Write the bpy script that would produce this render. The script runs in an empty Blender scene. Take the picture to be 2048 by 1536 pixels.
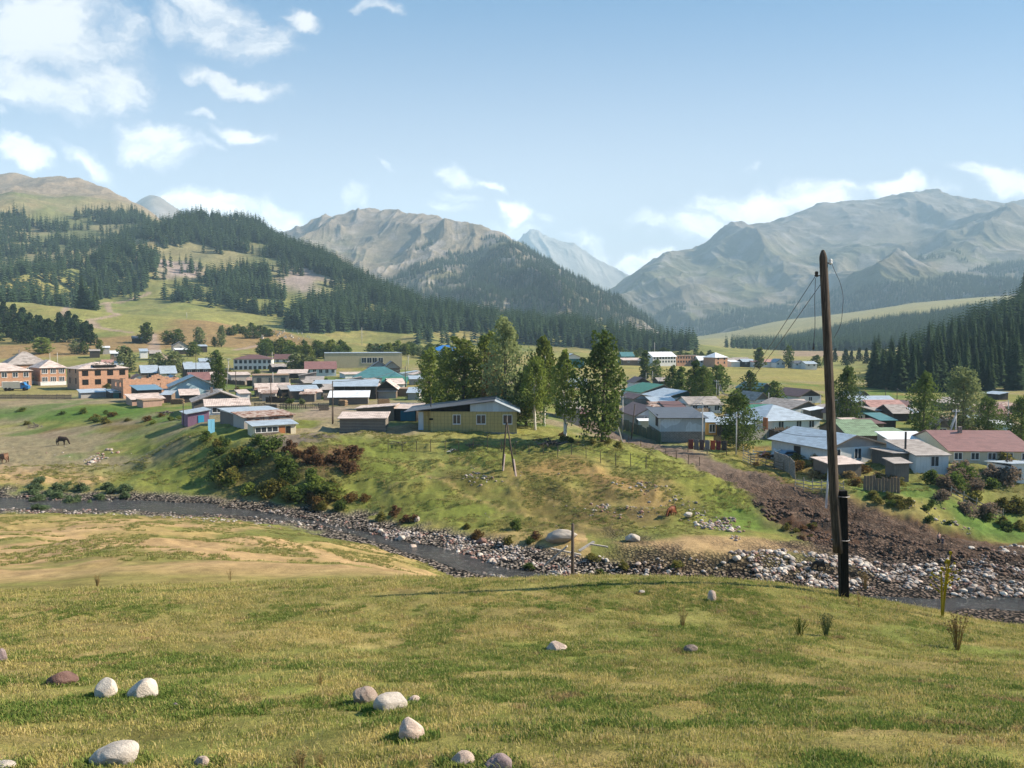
import bpy, bmesh, math, random
import numpy as np
from math import radians, sin, cos, pi, tan, exp
from mathutils import Vector, Matrix
S = bpy.context.scene
# ---------------------------------------------------------------- camera, world, sun, exposure
F = 1607.0; PITCH = math.atan(88 / F)
cam = bpy.data.cameras.new('camera'); co = bpy.data.objects.new('camera', cam); S.collection.objects.link(co)
cam.sensor_width = 36; cam.lens = 36 * F / 2048; cam.clip_start = 0.1; cam.clip_end = 60000
co.location = (0, 0, 0); co.rotation_euler = (pi / 2 - PITCH, 0, 0); S.camera = co
SUN_EL, SUN_AZ = radians(36), radians(81)          # azimuth from +Y (view direction) towards +X (right)
SD = Vector((sin(SUN_AZ) * cos(SUN_EL), cos(SUN_AZ) * cos(SUN_EL), sin(SUN_EL)))
sl = bpy.data.lights.new('sun', 'SUN'); sl.energy = 5.0; sl.angle = radians(0.53); sl.color = (1.0, 0.88, 0.71)
so = bpy.data.objects.new('sun', sl); S.collection.objects.link(so)
so.rotation_euler = SD.to_track_quat('Z', 'Y').to_euler()
S.view_settings.view_transform = 'Standard'; S.view_settings.look = 'None'
S.view_settings.exposure = 1.2; S.view_settings.gamma = 1
S.cycles.use_denoising = True; S.cycles.max_bounces = 6; S.cycles.diffuse_bounces = 2; S.cycles.glossy_bounces = 2
S.cycles.transparent_max_bounces = 12; S.cycles.volume_bounces = 0; S.cycles.sample_clamp_indirect = 4
S.cycles.use_fast_gi = False; S.cycles.caustics_reflective = False; S.cycles.caustics_refractive = False

class NT:
    "small helper to write node trees"
    def __init__(s, nt): s.nt = nt; s.nt.nodes.clear()
    def n(s, t, **k):
        nd = s.nt.nodes.new(t)
        for a, v in k.items():
            if a.startswith('i_'):
                key = a[2:]; key = int(key) if key.isdigit() else key.replace('_', ' ')
                sock = nd.inputs[key]
                if isinstance(v, bpy.types.NodeSocket): s.nt.links.new(v, sock)
                else: sock.default_value = v
            else: setattr(nd, a, v)
        return nd
    def m(s, op, a, b=0.0, c=None, clamp=False):
        nd = s.nt.nodes.new('ShaderNodeMath'); nd.operation = op; nd.use_clamp = clamp
        for i, v in enumerate((a, b) if c is None else (a, b, c)):
            if isinstance(v, bpy.types.NodeSocket): s.nt.links.new(v, nd.inputs[i])
            else: nd.inputs[i].default_value = v
        return nd.outputs[0]
    def mix(s, f, a, b, mode='MIX'):
        nd = s.nt.nodes.new('ShaderNodeMix'); nd.data_type = 'RGBA'; nd.blend_type = mode
        for sock, v in ((nd.inputs[0], f), (nd.inputs[6], a), (nd.inputs[7], b)):
            if isinstance(v, bpy.types.NodeSocket): s.nt.links.new(v, sock)
            else: sock.default_value = v if not isinstance(v, tuple) else (*v, 1)[:4]
        return nd.outputs[2]
    def ramp(s, f, lo, hi, smooth=True):
        nd = s.nt.nodes.new('ShaderNodeMapRange'); nd.interpolation_type = 'SMOOTHSTEP' if smooth else 'LINEAR'
        s.nt.links.new(f, nd.inputs[0]); nd.inputs[1].default_value = lo; nd.inputs[2].default_value = hi
        return nd.outputs[0]
    def noise(s, vec, scale, detail=4, rough=0.55, dist=0.0):
        nd = s.n('ShaderNodeTexNoise', i_Scale=scale, i_Detail=detail, i_Roughness=rough, i_Distortion=dist)
        if vec is not None: s.nt.links.new(vec, nd.inputs['Vector'])
        return nd.outputs['Fac']
    def link(s, a, b): s.nt.links.new(a, b)

W = bpy.data.worlds.new('World'); S.world = W; W.use_nodes = True
def build_world():
    t = NT(W.node_tree)
    out = t.n('ShaderNodeOutputWorld'); bg = t.n('ShaderNodeBackground')
    sky = t.n('ShaderNodeTexSky', sky_type='NISHITA', sun_disc=False, sun_elevation=SUN_EL, sun_rotation=SUN_AZ,
              altitude=1800, air_density=1.0, dust_density=0.6, ozone_density=1.3)
    g = t.n('ShaderNodeTexCoord').outputs['Generated']
    sp = t.n('ShaderNodeSeparateXYZ', i_0=g)
    y = t.m('MAXIMUM', sp.outputs[1], 0.05)
    u = t.m('DIVIDE', sp.outputs[0], y); v = t.m('DIVIDE', sp.outputs[2], y)
    uv = t.n('ShaderNodeCombineXYZ', i_0=u, i_1=v, i_2=0.0).outputs[0]
    wn = t.n('ShaderNodeTexNoise', i_Scale=7.0, i_Detail=5.0, i_Roughness=0.6, i_Vector=uv)
    wv = t.n('ShaderNodeVectorMath', operation='SUBTRACT', i_0=wn.outputs['Color'], i_1=(0.5, 0.5, 0.5)).outputs[0]
    wv = t.n('ShaderNodeVectorMath', operation='MULTIPLY', i_0=wv, i_1=(0.16, 0.11, 0)).outputs[0]
    p = t.n('ShaderNodeVectorMath', operation='ADD', i_0=uv, i_1=wv).outputs[0]
    tot = None
    for (cx, cy, rx, ry, a, s) in CLOUDS:
        uu, vv = pix_uv(cx, cy)
        d = t.n('ShaderNodeVectorMath', operation='SUBTRACT', i_0=p, i_1=(uu, vv, 0)).outputs[0]
        d = t.n('ShaderNodeVectorRotate', rotation_type='Z_AXIS', i_Vector=d, i_Angle=radians(a)).outputs[0]
        d = t.n('ShaderNodeVectorMath', operation='MULTIPLY', i_0=d, i_1=(F / rx, F / ry, 0)).outputs[0]
        l = t.n('ShaderNodeVectorMath', operation='LENGTH', i_0=d).outputs[1]
        b = t.m('MULTIPLY', t.ramp(l, 1.35, 0.35), min(1.0, s * 1.15 + .12))
        tot = b if tot is None else t.m('MAXIMUM', tot, b)
    st = t.n('ShaderNodeMapping', i_Vector=p, i_Rotation=(0, 0, radians(28)), i_Scale=(1.0, 2.3, 1)).outputs[0]
    n1 = t.noise(st, 9.0, 9, 0.62); n2 = t.noise(st, 30.0, 6, 0.6)
    e = t.m('ADD', t.m('MULTIPLY', t.m('SUBTRACT', n1, 0.5), 2.4), t.m('MULTIPLY', t.m('SUBTRACT', n2, 0.5), 0.7))
    dens = t.m('ADD', tot, t.m('MULTIPLY', e, t.ramp(tot, 0.0, 0.25)))
    mask = t.ramp(dens, 0.02, 1.15)
    sh = t.ramp(t.m('ADD', dens, t.m('MULTIPLY', n2, 0.3)), 0.5, 1.3)
    cc = t.mix(sh, (5.3, 5.5, 6.1), (7.6, 7.5, 7.4)); cc = t.n('ShaderNodeVectorMath', operation='SCALE', i_0=cc, i_Scale=t.m('ADD', 1.0, t.m('MULTIPLY', t.ramp(v, .35, .05), 1.3))).outputs[0]
    # thin veil of high haze near the horizon, part of the sky itself
    skyc = t.mix(0.7, sky.outputs[0], (0.45, 1.95, 4.1))
    hz = t.m('MULTIPLY', t.m('POWER', t.ramp(v, 0.48, 0.0, False), 1.75), 0.97)
    skyc = t.mix(hz, skyc, (11.5, 11.2, 11.0))
    col = t.mix(t.m('MULTIPLY', mask, 0.93), skyc, cc)
    t.link(col, bg.inputs[0]); bg.inputs[1].default_value = 0.066
    t.link(bg.outputs[0], out.inputs[0])
def pix_uv(px, py):
    "direction of a point of the sky given by where the photograph shows it -> (x/y, z/y)"
    a, b = (px - 1024) / F, (py - 768) / F
    y = cos(PITCH) - sin(PITCH) * b; z = -sin(PITCH) - cos(PITCH) * b
    return a / y, z / y
# centre, radii (as seen), tilt, strength
CLOUDS = [(90, 60, 190, 110, 14, .95), (200, 150, 110, 70, 20, .95), (60, 165, 160, 55, 18, .9), (230, 60, 60, 70, 0, .6),
          (430, 30, 110, 60, 20, .95), (510, 70, 90, 45, 15, .95), (600, 30, 60, 26, 20, .75), (330, 30, 60, 35, 30, .5), (770, 8, 50, 16, 0, .45),
          (480, 160, 78, 22, 22, .85), (405, 130, 40, 20, 20, .5), (330, 285, 110, 48, 17, .95), (270, 262, 60, 25, 20, .6), (440, 300, 60, 16, 15, .45),
          (510, 275, 70, 24, 20, .95), (435, 225, 42, 14, 10, .6), (25, 312, 60, 30, 15, .8), (165, 315, 85, 22, 20, .62), (10, 222, 28, 16, 0, .5),
          (440, 425, 150, 34, 10, .95), (560, 440, 60, 30, 10, .9), (330, 405, 60, 22, 10, .8), (905, 355, 60, 18, 20, .6), (980, 375, 35, 13, 20, .5), (920, 405, 50, 14, 20, .5), (895, 420, 45, 14, 20, .5),
          (1030, 437, 46, 26, 10, .8), (700, 405, 35, 18, 40, .4), (740, 345, 30, 9, 40, .4), (1100, 450, 24, 12, 0, .4), (1290, 455, 60, 14, 5, .45), (1290, 528, 80, 20, 0, .9),
          (1190, 500, 60, 24, 25, .5), (1500, 415, 130, 40, 0, .95), (1640, 402, 110, 36, -5, .95), (1790, 388, 100, 22, 0, .85), (2010, 368, 80, 40, 0, .95), (1420, 455, 120, 36, 0, .8), (1940, 342, 55, 16, 0, .5),
          (1450, 445, 90, 26, 0, .45), (1530, 335, 30, 10, 0, .35), (1000, 480, 90, 20, 0, .3)]
build_world()

# ---------------------------------------------------------------- geometry of the view (used only to find real places)
def at(px, py, Y):
    u, v = pix_uv(px, py); return Vector((u * Y, Y, v * Y))
def zof(px, py, Y): return pix_uv(px, py)[1] * Y

# ---------------------------------------------------------------- noise
def _h(ix, iy, s):
    n = (ix.astype(np.int64) * 374761393 + iy.astype(np.int64) * 668265263 + s * 1274126177) & 0xffffffff
    n = ((n ^ (n >> 13)) * 1274126177) & 0xffffffff
    return (((n ^ (n >> 16)) & 0xffff) / 65535.0).astype(np.float32)
def vn(x, y, s=0):
    x = np.asarray(x, np.float64); y = np.asarray(y, np.float64)
    ix = np.floor(x); iy = np.floor(y); fx = x - ix; fy = y - iy
    fx = fx * fx * fx * (fx * (fx * 6 - 15) + 10); fy = fy * fy * fy * (fy * (fy * 6 - 15) + 10)
    a = _h(ix, iy, s); b = _h(ix + 1, iy, s); c = _h(ix, iy + 1, s); d = _h(ix + 1, iy + 1, s)
    return (a + (b - a) * fx) * (1 - fy) + (c + (d - c) * fx) * fy
def fbm(x, y, o=5, s=0, g=0.5):
    r = 0; a = 1; t = 0
    for i in range(o):
        r = r + a * vn(x, y, s + i * 17); t += a; a *= g
        x, y = x * 1.6 + y * 1.2 + 7.3, -x * 1.2 + y * 1.6 + 3.1
    return r / t
def ridged(x, y, o=5, s=0, g=0.5):
    r = 0; a = 1; t = 0; w = 1
    for i in range(o):
        k = 1 - np.abs(2 * vn(x, y, s + i * 17) - 1); k = k * k * w
        r = r + a * k; t += a; a *= g; w = np.clip(k * 1.6, 0, 1)
        x, y = x * 1.6 + y * 1.2 + 7.3, -x * 1.2 + y * 1.6 + 3.1
    return r / t
def sstep(a, b, x):
    t = np.clip((x - a) / (b - a), 0, 1); return t * t * (3 - 2 * t)

def pchip(xk, yk, x):
    xk = np.asarray(xk, float); yk = np.asarray(yk, float); x = np.clip(x, xk[0], xk[-1])
    h = np.diff(xk); d = np.diff(yk) / h; m = np.zeros(len(xk)); m[0] = d[0]; m[-1] = d[-1]
    for i in range(1, len(xk) - 1):
        if d[i - 1] * d[i] > 0:
            w1 = 2 * h[i] + h[i - 1]; w2 = h[i] + 2 * h[i - 1]; m[i] = (w1 + w2) / (w1 / d[i - 1] + w2 / d[i])
    i = np.clip(np.searchsorted(xk, x) - 1, 0, len(xk) - 2); t = (x - xk[i]) / h[i]
    return ((1 + 2 * t) * (1 - t) ** 2) * yk[i] + t * (1 - t) ** 2 * h[i] * m[i] + t * t * (3 - 2 * t) * yk[i + 1] + t * t * (t - 1) * h[i] * m[i + 1]

def poly_dist(X, Y, pts):
    "distance to a polyline and the third value interpolated along it"
    best = np.full(np.shape(X), 1e9); val = np.zeros(np.shape(X))
    for a, b in zip(pts[:-1], pts[1:]):
        dx, dy = b[0] - a[0], b[1] - a[1]; L = dx * dx + dy * dy
        t = np.clip(((X - a[0]) * dx + (Y - a[1]) * dy) / L, 0, 1)
        d = np.hypot(X - a[0] - t * dx, Y - a[1] - t * dy)
        k = d < best; best = np.where(k, d, best)
        if len(a) > 2: val = np.where(k, a[2] + (b[2] - a[2]) * t, val)
    return best, val
def in_poly(X, Y, pts):
    r = np.zeros(np.shape(X), bool); n = len(pts)
    for i in range(n):
        x1, y1 = pts[i][:2]; x2, y2 = pts[(i + 1) % n][:2]
        if y1 == y2: continue
        c = ((y1 > Y) != (y2 > Y)) & (X < (x2 - x1) * (Y - y1) / (y2 - y1) + x1)
        r ^= c
    return r

class Columns:
    "a height field given by rows of measured heights along bearings"
    def __init__(s, cols, y0, y1, nu=700, ny=1300, smooth=2):
        s.ly = np.linspace(math.log(y0), math.log(y1), ny); Yv = np.exp(s.ly)
        ks = sorted(cols); us = [(k - 1024) / F for k in ks]
        T = []
        for k in ks:
            c = sorted(cols[k]); T.append(pchip([math.log(a[0]) for a in c], [a[1] for a in c], s.ly))
        T = np.array(T)                                   # columns x rows
        s.u = np.linspace(us[0], us[-1], nu); s.T = np.empty((nu, ny))
        us = np.array(us)
        h = np.diff(us); d = np.diff(T, axis=0) / h[:, None]; m = np.zeros_like(T); m[0] = d[0]; m[-1] = d[-1]
        for i in range(1, len(us) - 1):
            ok = d[i - 1] * d[i] > 0; w1 = 2 * h[i] + h[i - 1]; w2 = h[i] + 2 * h[i - 1]
            with np.errstate(divide='ignore', invalid='ignore'):
                m[i] = np.where(ok, (w1 + w2) / (w1 / d[i - 1] + w2 / d[i]), 0)
        for q, x in enumerate(s.u):
            i = min(max(int(np.searchsorted(us, x)) - 1, 0), len(us) - 2); t = (x - us[i]) / h[i]
            s.T[q] = ((1 + 2 * t) * (1 - t) ** 2) * T[i] + t * (1 - t) ** 2 * h[i] * m[i] + t * t * (3 - 2 * t) * T[i + 1] + t * t * (t - 1) * h[i] * m[i + 1]
        for _ in range(smooth):
            k = 9; pad = np.pad(s.T, ((k, k), (0, 0)), 'edge'); cs = np.cumsum(pad, 0)
            s.T = (cs[2 * k:] - np.vstack([np.zeros((1, ny)), cs[:-2 * k - 1]])[:s.T.shape[0]])[:nu] / (2 * k + 1)
    def __call__(s, X, Y):
        X = np.asarray(X, float); Y = np.asarray(Y, float); Yc = np.maximum(Y, math.exp(s.ly[0]))
        u = X / np.maximum(Y, 14)
        a = np.clip((u - s.u[0]) / (s.u[1] - s.u[0]), 0, len(s.u) - 1.001); b = np.clip((np.log(Yc) - s.ly[0]) / (s.ly[1] - s.ly[0]), 0, len(s.ly) - 1.001)
        i = a.astype(int); j = b.astype(int); fa = a - i; fb = b - j
        return (s.T[i, j] * (1 - fa) + s.T[i + 1, j] * fa) * (1 - fb) + (s.T[i, j + 1] * (1 - fa) + s.T[i + 1, j + 1] * fa) * fb

def mesh_from(name, V, Fq, cols=None):
    me = bpy.data.meshes.new(name); V = np.asarray(V, np.float32); Fq = np.asarray(Fq, np.int32); k = Fq.shape[1]
    me.vertices.add(len(V)); me.vertices.foreach_set('co', V.ravel())
    me.loops.add(Fq.size); me.loops.foreach_set('vertex_index', Fq.ravel())
    me.polygons.add(len(Fq)); me.polygons.foreach_set('loop_start', np.arange(0, Fq.size, k, dtype=np.int32))
    me.polygons.foreach_set('loop_total', np.full(len(Fq), k, np.int32))
    if cols is not None:
        at_ = me.color_attributes.new('Col', 'FLOAT_COLOR', 'POINT')
        c = np.ones((len(V), 4), np.float32); c[:, :cols.shape[1]] = cols; at_.data.foreach_set('color', c.ravel())
    me.update(); me.validate(); return me
def smooth(me): me.polygons.foreach_set('use_smooth', np.ones(len(me.polygons), bool)); me.update()
def grid_faces(nr, nc):
    i = np.arange(nr * nc).reshape(nr, nc)
    return np.stack([i[:-1, :-1], i[:-1, 1:], i[1:, 1:], i[1:, :-1]], -1).reshape(-1, 4)
def link(o, parent=None):
    S.collection.objects.link(o)
    if parent is not None: o.parent = parent
    return o
def mobj(name, me, mat=None, parent=None):
    o = bpy.data.objects.new(name, me); link(o, parent)
    if mat is not None and len(me.materials) == 0: me.materials.append(mat)
    return o
def tag(o, label=None, cat=None, group=None, kind=None):
    if label: o['label'] = label
    if cat: o['category'] = cat
    if group: o['group'] = group
    if kind: o['kind'] = kind
    return o
def L(c):
    "sRGB 0-255 triple to linear"
    return tuple((x / 255 / 12.92 if x / 255 <= .04045 else ((x / 255 + .055) / 1.055) ** 2.4) for x in c)
# ---------------------------------------------------------------- terrain
def col(px, *pts):
    "each entry (Y, py) where the ground shows, or (Y, z, 'z') where a height is known"
    r = []
    for p in pts: r.append((p[0], p[1] if len(p) > 2 else zof(px, p[1], p[0])))
    return r
z_ = 'z'
FG = lambda k=0.0: [(2.0, -2.06, z_), (5, -2.85, z_), (9, -4.02 - .06 * k, z_), (12, -4.86 - .15 * k, z_), (15, -5.46 - .27 * k, z_), (17.5, -5.80 - .38 * k, z_)]
TC = {
 0: col(0, *FG(), (22, 1190), (27, 1168), (36, 1130), (46, 1102), (60, 1066), (78, 1040), (88, 1028), (93, -20.6, z_), (100, -20.95, z_), (106, -20.6, z_), (112, -20.2, z_), (125, 932), (140, 903), (155, 877), (170, 856), (180, 832), (190, 808), (215, 795), (247, 776), (330, 742), (400, 716), (450, 692), (520, 665), (600, 632), (700, 602), (850, 576), (1000, 540), (1200, 482), (1400, 435), (1600, 408), (1900, 390), (2400, 364), (3000, 300, z_), (3800, 100, z_)),
 250: col(250, *FG(), (21, 1183), (27, 1158), (34, 1120), (42, 1092), (48, 1078), (56, -14.9, z_), (68, 1060), (80, 1044), (86, 1035), (92, -20.7, z_), (100, -21.0, z_), (107, -20.2, z_), (115, 962), (125, 938), (135, 910), (145, 884), (155, 858), (165, 838), (180, 818), (200, 800), (247, 778), (300, 756), (360, 731), (430, 706), (480, 690), (550, 664), (650, 632), (750, 608), (850, 585), (950, 560), (1050, 526), (1250, 480), (1450, 435), (1600, 412), (2000, 396), (2300, 392), (3000, 250, z_), (3800, 100, z_)),
 400: col(400, *FG(), (21, 1180), (28, 1150), (36, 1110), (44, 1088), (50, 1078), (56, -14.7, z_), (66, -16.3, z_), (76, 1055), (83, 1044), (88, -19.9, z_), (92, -21.0, z_), (104, -21.0, z_), (108, 988), (114, 955), (117, 930), (121, 903), (125, 868), (128, 855), (138, 848), (150, 837), (200, 798), (250, 773), (300, 757), (360, 735), (430, 710), (500, 690), (600, 655), (700, 625), (800, 602), (900, 580), (1000, 548), (1150, 500), (1300, 460), (1500, 432), (1800, 200, z_), (3000, 100, z_), (3800, 50, z_)),
 500: col(500, *FG(), (21, 1178), (30, 1148), (40, 1112), (50, 1084), (58, 1068), (66, -16.2, z_), (74, 1060), (80, 1056), (86, -20.3, z_), (92, -21.2, z_), (102, -21.2, z_), (105, -20.3, z_), (108, 962), (112, 922), (116, 892), (119, 876), (130, 857), (150, 832), (200, 793), (250, 770), (300, 755), (360, 735), (430, 714), (500, 697), (600, 672), (700, 655), (780, 638), (880, 595), (1000, 560), (1200, 505), (1450, 452), (1700, 180, z_), (2500, 100, z_), (3800, 50, z_)),
 600: col(600, *FG(), (21, 1172), (30, 1150), (40, 1122), (50, 1098), (60, 1078), (68, 1066), (76, 1060), (83, -19.9, z_), (88, -21.3, z_), (99, -21.4, z_), (102, -20.5, z_), (105, 970), (109, 930), (113, 898), (118, 878), (130, 858), (150, 832), (200, 793), (250, 769), (300, 754), (360, 733), (430, 714), (500, 699), (600, 682), (700, 664), (780, 648), (880, 605), (1000, 565), (1150, 520), (1300, 497), (1500, 130, z_), (2500, 80, z_), (3800, 50, z_)),
 700: col(700, *FG(), (21, 1168), (30, 1152), (40, 1132), (50, 1115), (60, 1100), (70, 1085), (78, 1072), (84, -20.6, z_), (88, -21.6, z_), (97, -21.6, z_), (100, -20.5, z_), (103, 985), (107, 955), (110, 930), (115, 902), (120, 876), (130, 858), (150, 832), (200, 792), (250, 769), (300, 752), (360, 732), (430, 715), (500, 703), (600, 690), (700, 676), (780, 662), (880, 625), (1000, 585), (1200, 540), (1500, 95, z_), (2500, 60, z_), (3800, 50, z_)),
 850: col(850, *FG(), (21, 1162), (30, 1154), (40, 1146), (55, 1136), (66, 1126), (73, 1118), (77, -21.2, z_), (80, -22.0, z_), (89, -21.9, z_), (92, -20.8, z_), (96, 1012), (100, 985), (106, 950), (112, 920), (118, 890), (125, 865), (150, 832), (200, 792), (250, 769), (300, 753), (360, 735), (430, 719), (500, 708), (600, 697), (700, 688), (780, 673), (880, 645), (950, 622), (1050, 597), (1300, 30, z_), (2500, 40, z_), (3800, 50, z_)),
 950: col(950, *FG(), (19.4, 1169), (21.5, 1161), (30, -9.6, z_), (45, -14.5, z_), (60, -19, z_), (70, -21.7, z_), (75, -22.3, z_), (84, -22.1, z_), (87, -21.2, z_), (90, 1055), (96, 1020), (102, 980), (108, 942), (114, 905), (120, 880), (128, 863), (150, 832), (200, 792), (250, 769), (350, 744), (450, 728), (550, 716), (650, 708), (750, 697), (850, 672), (930, 645), (1000, 620), (1300, 20, z_), (2500, 20, z_), (3800, 50, z_)),
 1060: col(1060, *FG(), (19.4, 1167), (21.5, 1159), (30, -10.5, z_), (45, -16, z_), (60, -20.5, z_), (70, -22.3, z_), (79, -22.4, z_), (82, 1112), (85, 1084), (92, 1045), (98, 1005), (104, 965), (110, 932), (115, 905), (121, 884), (130, 866), (150, 836), (200, 797), (250, 772), (350, 746), (450, 729), (550, 718), (650, 710), (750, 700), (850, 687), (950, 655), (1050, 635), (1300, 10, z_), (2500, 10, z_), (3800, 30, z_)),
 1200: col(1200, *FG(), (19.4, 1164), (21.5, 1156), (30, -10.5, z_), (45, -16.5, z_), (58, -21, z_), (66, -22.7, z_), (74, -22.7, z_), (79, -22.0, z_), (82, -21.0, z_), (88, -21.0, z_), (92, 1040), (99, 1000), (104, 962), (109, 928), (114, 900), (120, 882), (128, -15.9, z_), (140, -16.7, z_), (150, -17.0, z_), (200, -16.9, z_), (250, -16.5, z_), (350, -16, z_), (450, -15.5, z_), (550, -15, z_), (700, -13, z_), (800, -9, z_), (900, 686), (1000, 8, z_), (1300, 5, z_), (2500, 10, z_), (3800, 30, z_)),
 1400: col(1400, *FG(), (19.4, 1167), (21.5, 1159), (30, -10.5, z_), (45, -16.5, z_), (56, -21.3, z_), (64, -22.9, z_), (71, -22.9, z_), (76, -22.0, z_), (79, -20.95, z_), (86, -20.8, z_), (91, -20.5, z_), (96, 1015), (102, 975), (107, 952), (112, 942), (117, 932), (126, -18.3, z_), (140, -17.8, z_), (160, -17.5, z_), (200, -17.3, z_), (250, -17, z_), (350, -17, z_), (450, -16.5, z_), (600, -16, z_), (800, -14, z_), (1000, -8, z_), (1300, -6, z_), (2500, 0, z_), (3800, 30, z_)),
 1550: col(1550, *FG(.2), (19.4, 1175), (21.5, 1167), (30, -11, z_), (45, -17, z_), (56, -21.6, z_), (64, -23, z_), (70, -22.9, z_), (75, -22.2, z_), (78, -21.2, z_), (83, -21.1, z_), (88, -20.9, z_), (93, 1030), (98, 1000), (103, 980), (109, 961), (116, 940), (124, 921), (133, 901), (150, 872), (200, 824), (250, 796), (350, -17.6, z_), (450, -17.2, z_), (600, -17, z_), (800, -16, z_), (1200, -14, z_), (1600, 692), (2000, 676), (2600, 652), (3800, 640)),
 1700: col(1700, *FG(.6), (19.4, 1197), (21.5, 1189), (30, -11.5, z_), (45, -17.5, z_), (56, -22, z_), (64, -23.1, z_), (70, -23.0, z_), (75, -22.2, z_), (79, -21.7, z_), (83, 1100), (88, 1068), (92, 1042), (96, 1018), (101, 990), (106, 970), (111, 951), (118, 931), (132, 901), (150, -17.9, z_), (200, -18.3, z_), (250, -18.7, z_), (350, -19, z_), (450, -19, z_), (600, -18, z_), (800, -17, z_), (1000, -16, z_), (1300, 695), (1600, 664), (2000, 642), (2600, 628), (3800, 622)),
 1850: col(1850, *FG(1.1), (19.4, 1225), (21.5, 1217), (30, -12.2, z_), (45, -18.5, z_), (56, -22.6, z_), (64, -23.4, z_), (71, -23.4, z_), (76, -23.0, z_), (80, 1140), (84, 1110), (88, 1083), (91, 1060), (95, 1035), (99, 1006), (102, 982), (106, 962), (115, -18.5, z_), (130, -18.4, z_), (150, -18.3, z_), (200, -18.8, z_), (250, -19.5, z_), (330, -20, z_), (380, -17.5, z_), (450, -12, z_), (600, -5, z_), (750, -3, z_), (900, -5, z_), (1200, 690), (1500, 658), (2000, 622), (2600, 606), (3800, 600)),
 2048: col(2048, *FG(1.9), (19.4, 1261), (21.5, 1253), (30, -13.2, z_), (45, -19.4, z_), (56, -23, z_), (64, -23.6, z_), (72, -23.6, z_), (80, -23.4, z_), (88, -23.3, z_), (93, -23.0, z_), (98, 1060), (103, 1030), (107, 1000), (111, 972), (116, -19.3, z_), (130, -19, z_), (150, -19, z_), (200, -19.5, z_), (250, -19.5, z_), (320, -18, z_), (370, -10, z_), (440, 0, z_), (580, 22, z_), (750, 42, z_), (900, 48, z_), (1200, 40, z_), (1600, 62, z_), (2000, 602), (2600, 590), (3800, 586)),
}
TC[-700] = list(TC[0]); TC[2700] = list(TC[2048])
BASE = Columns(TC, 2.0, 3800)
RIVER = [(-140, 110, -20.8), (-66, 103, -21.0), (-46, 102.5, -21.15), (-34, 99, -21.35), (-23, 94.5, -21.6), (-14.4, 87.6, -21.9), (-6.2, 81, -22.15), (-1.1, 77, -22.35),
         (11.7, 70, -22.7), (23.6, 67.5, -23.0), (33, 69.5, -23.2), (42, 71, -23.4), (60, 69, -23.6), (120, 66, -23.9)]
ROAD = [(15, 165, -17.0), (19, 142, -17.4), (23, 134, -17.7), (28.6, 123, -18.2), (33, 107, -19.2), (36.8, 97, -20.4), (41.5, 91, -21.2), (46, 86.5, -21.8), (52, 84.5, -22.5), (70, 82, -23.0), (95, 80, -23.2)]
def height(X, Y, fine=True):
    X = np.asarray(X, float); Y = np.asarray(Y, float)
    Z = BASE(X, Y) + np.where(Y < 2, 0.23 * (2 - Y), 0)
    Z = np.maximum(Z, -99)
    # undulation
    mid = sstep(18, 40, Y) * (1 - .75 * sstep(108, 122, Y)) * (1 - sstep(170, 260, Y))
    Z = Z + mid * ((fbm(X / 16, Y / 16, 4, 31) - .5) * 1.5 + (fbm(X / 4.5, Y / 4.5, 3, 32) - .5) * .5)
    # road bed
    d, v = poly_dist(X, Y, ROAD)
    wob = (fbm(X * .2, Y * .2, 3, 5) - .5)
    k = 1 - sstep(2.4, 6.5, d + wob * 2)
    Z = Z * (1 - k) + (v + 0.0) * k
    # river channel
    d, v = poly_dist(X, Y, RIVER)
    wid = 2.0 + 2.2 * (fbm(X * .07, Y * .07, 3, 9) - .5) * 2
    wid = np.where((X < -38) & (Y < 104), wid + 1.0, wid)
    k = d - wid
    bed = v - 0.45 + 0.37 * sstep(-1.5, 0.3, k) + 0.22 * sstep(0, 3.5, k) + 0.28 * np.maximum(k - 3, 0) + (fbm(X / 1.4, Y / 1.1, 3, 10) - .5) * .34
    cut = np.minimum(Z, bed)
    Z = np.where(k < 9, cut * (1 - sstep(4, 9, k)) + Z * sstep(4, 9, k), Z)
    Z = np.where(k < 1.5, bed, Z)
    Z = np.where(k < 12, np.maximum(Z, v - .03 + .06 * np.maximum(k, 0) - 9 * (k < .0)), Z)
    sl_ = sstep(10, 16, X - .05 * (Y - 90)) * sstep(76, 82, Y) * (1 - sstep(112, 118, Y)) * (1 - sstep(7, 12, poly_dist(X, Y, ROAD)[0]))
    Z = Z + sl_ * ((ridged(X / 2.6 + Y / 3.4, Y / 5 - X / 5, 4, 66) - .5) * .55 + (fbm(X / .6, Y / .6, 3, 67) - .5) * .35)
    fg = 1 - sstep(16, 30, Y)
    Z = Z + fg * ((fbm(X / 3.2, Y / 3.2, 3, 41) - .5) * .22)
    far = sstep(420, 1000, Y) * (1 - 0.88 * sstep(.17, .27, X / np.maximum(Y, 1))) 
    Z = Z + far * ((ridged(X / 330 + .3 * fbm(X / 200, Y / 200, 2, 4), Y / 420, 4, 51) - .42) * 46 + (fbm(X / 60, Y / 60, 3, 52) - .5) * 12)
    if fine:
        hs = sstep(86, 92, Y) * (1 - sstep(125, 160, Y)) * sstep(2, 6, k)
        Z = Z + hs * ((ridged(X / 7 + Y / 22, Y / 2.6 - X / 13, 3, 61) - .5) * .75 + (fbm(X / 1.3, Y / 1.3, 3, 62) - .5) * .4)
        Z = Z + fg * (fbm(X / .35, Y / .35, 3, 63) - .5) * .05
        Z = Z + mid * (fbm(X / .9, Y / .9, 2, 64) - .5) * .12
    return Z
def hgt(x, y): return float(height(np.array([x]), np.array([y]))[0])
_YS = np.exp(np.linspace(math.log(2.2), math.log(3600), 5200))
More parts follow.
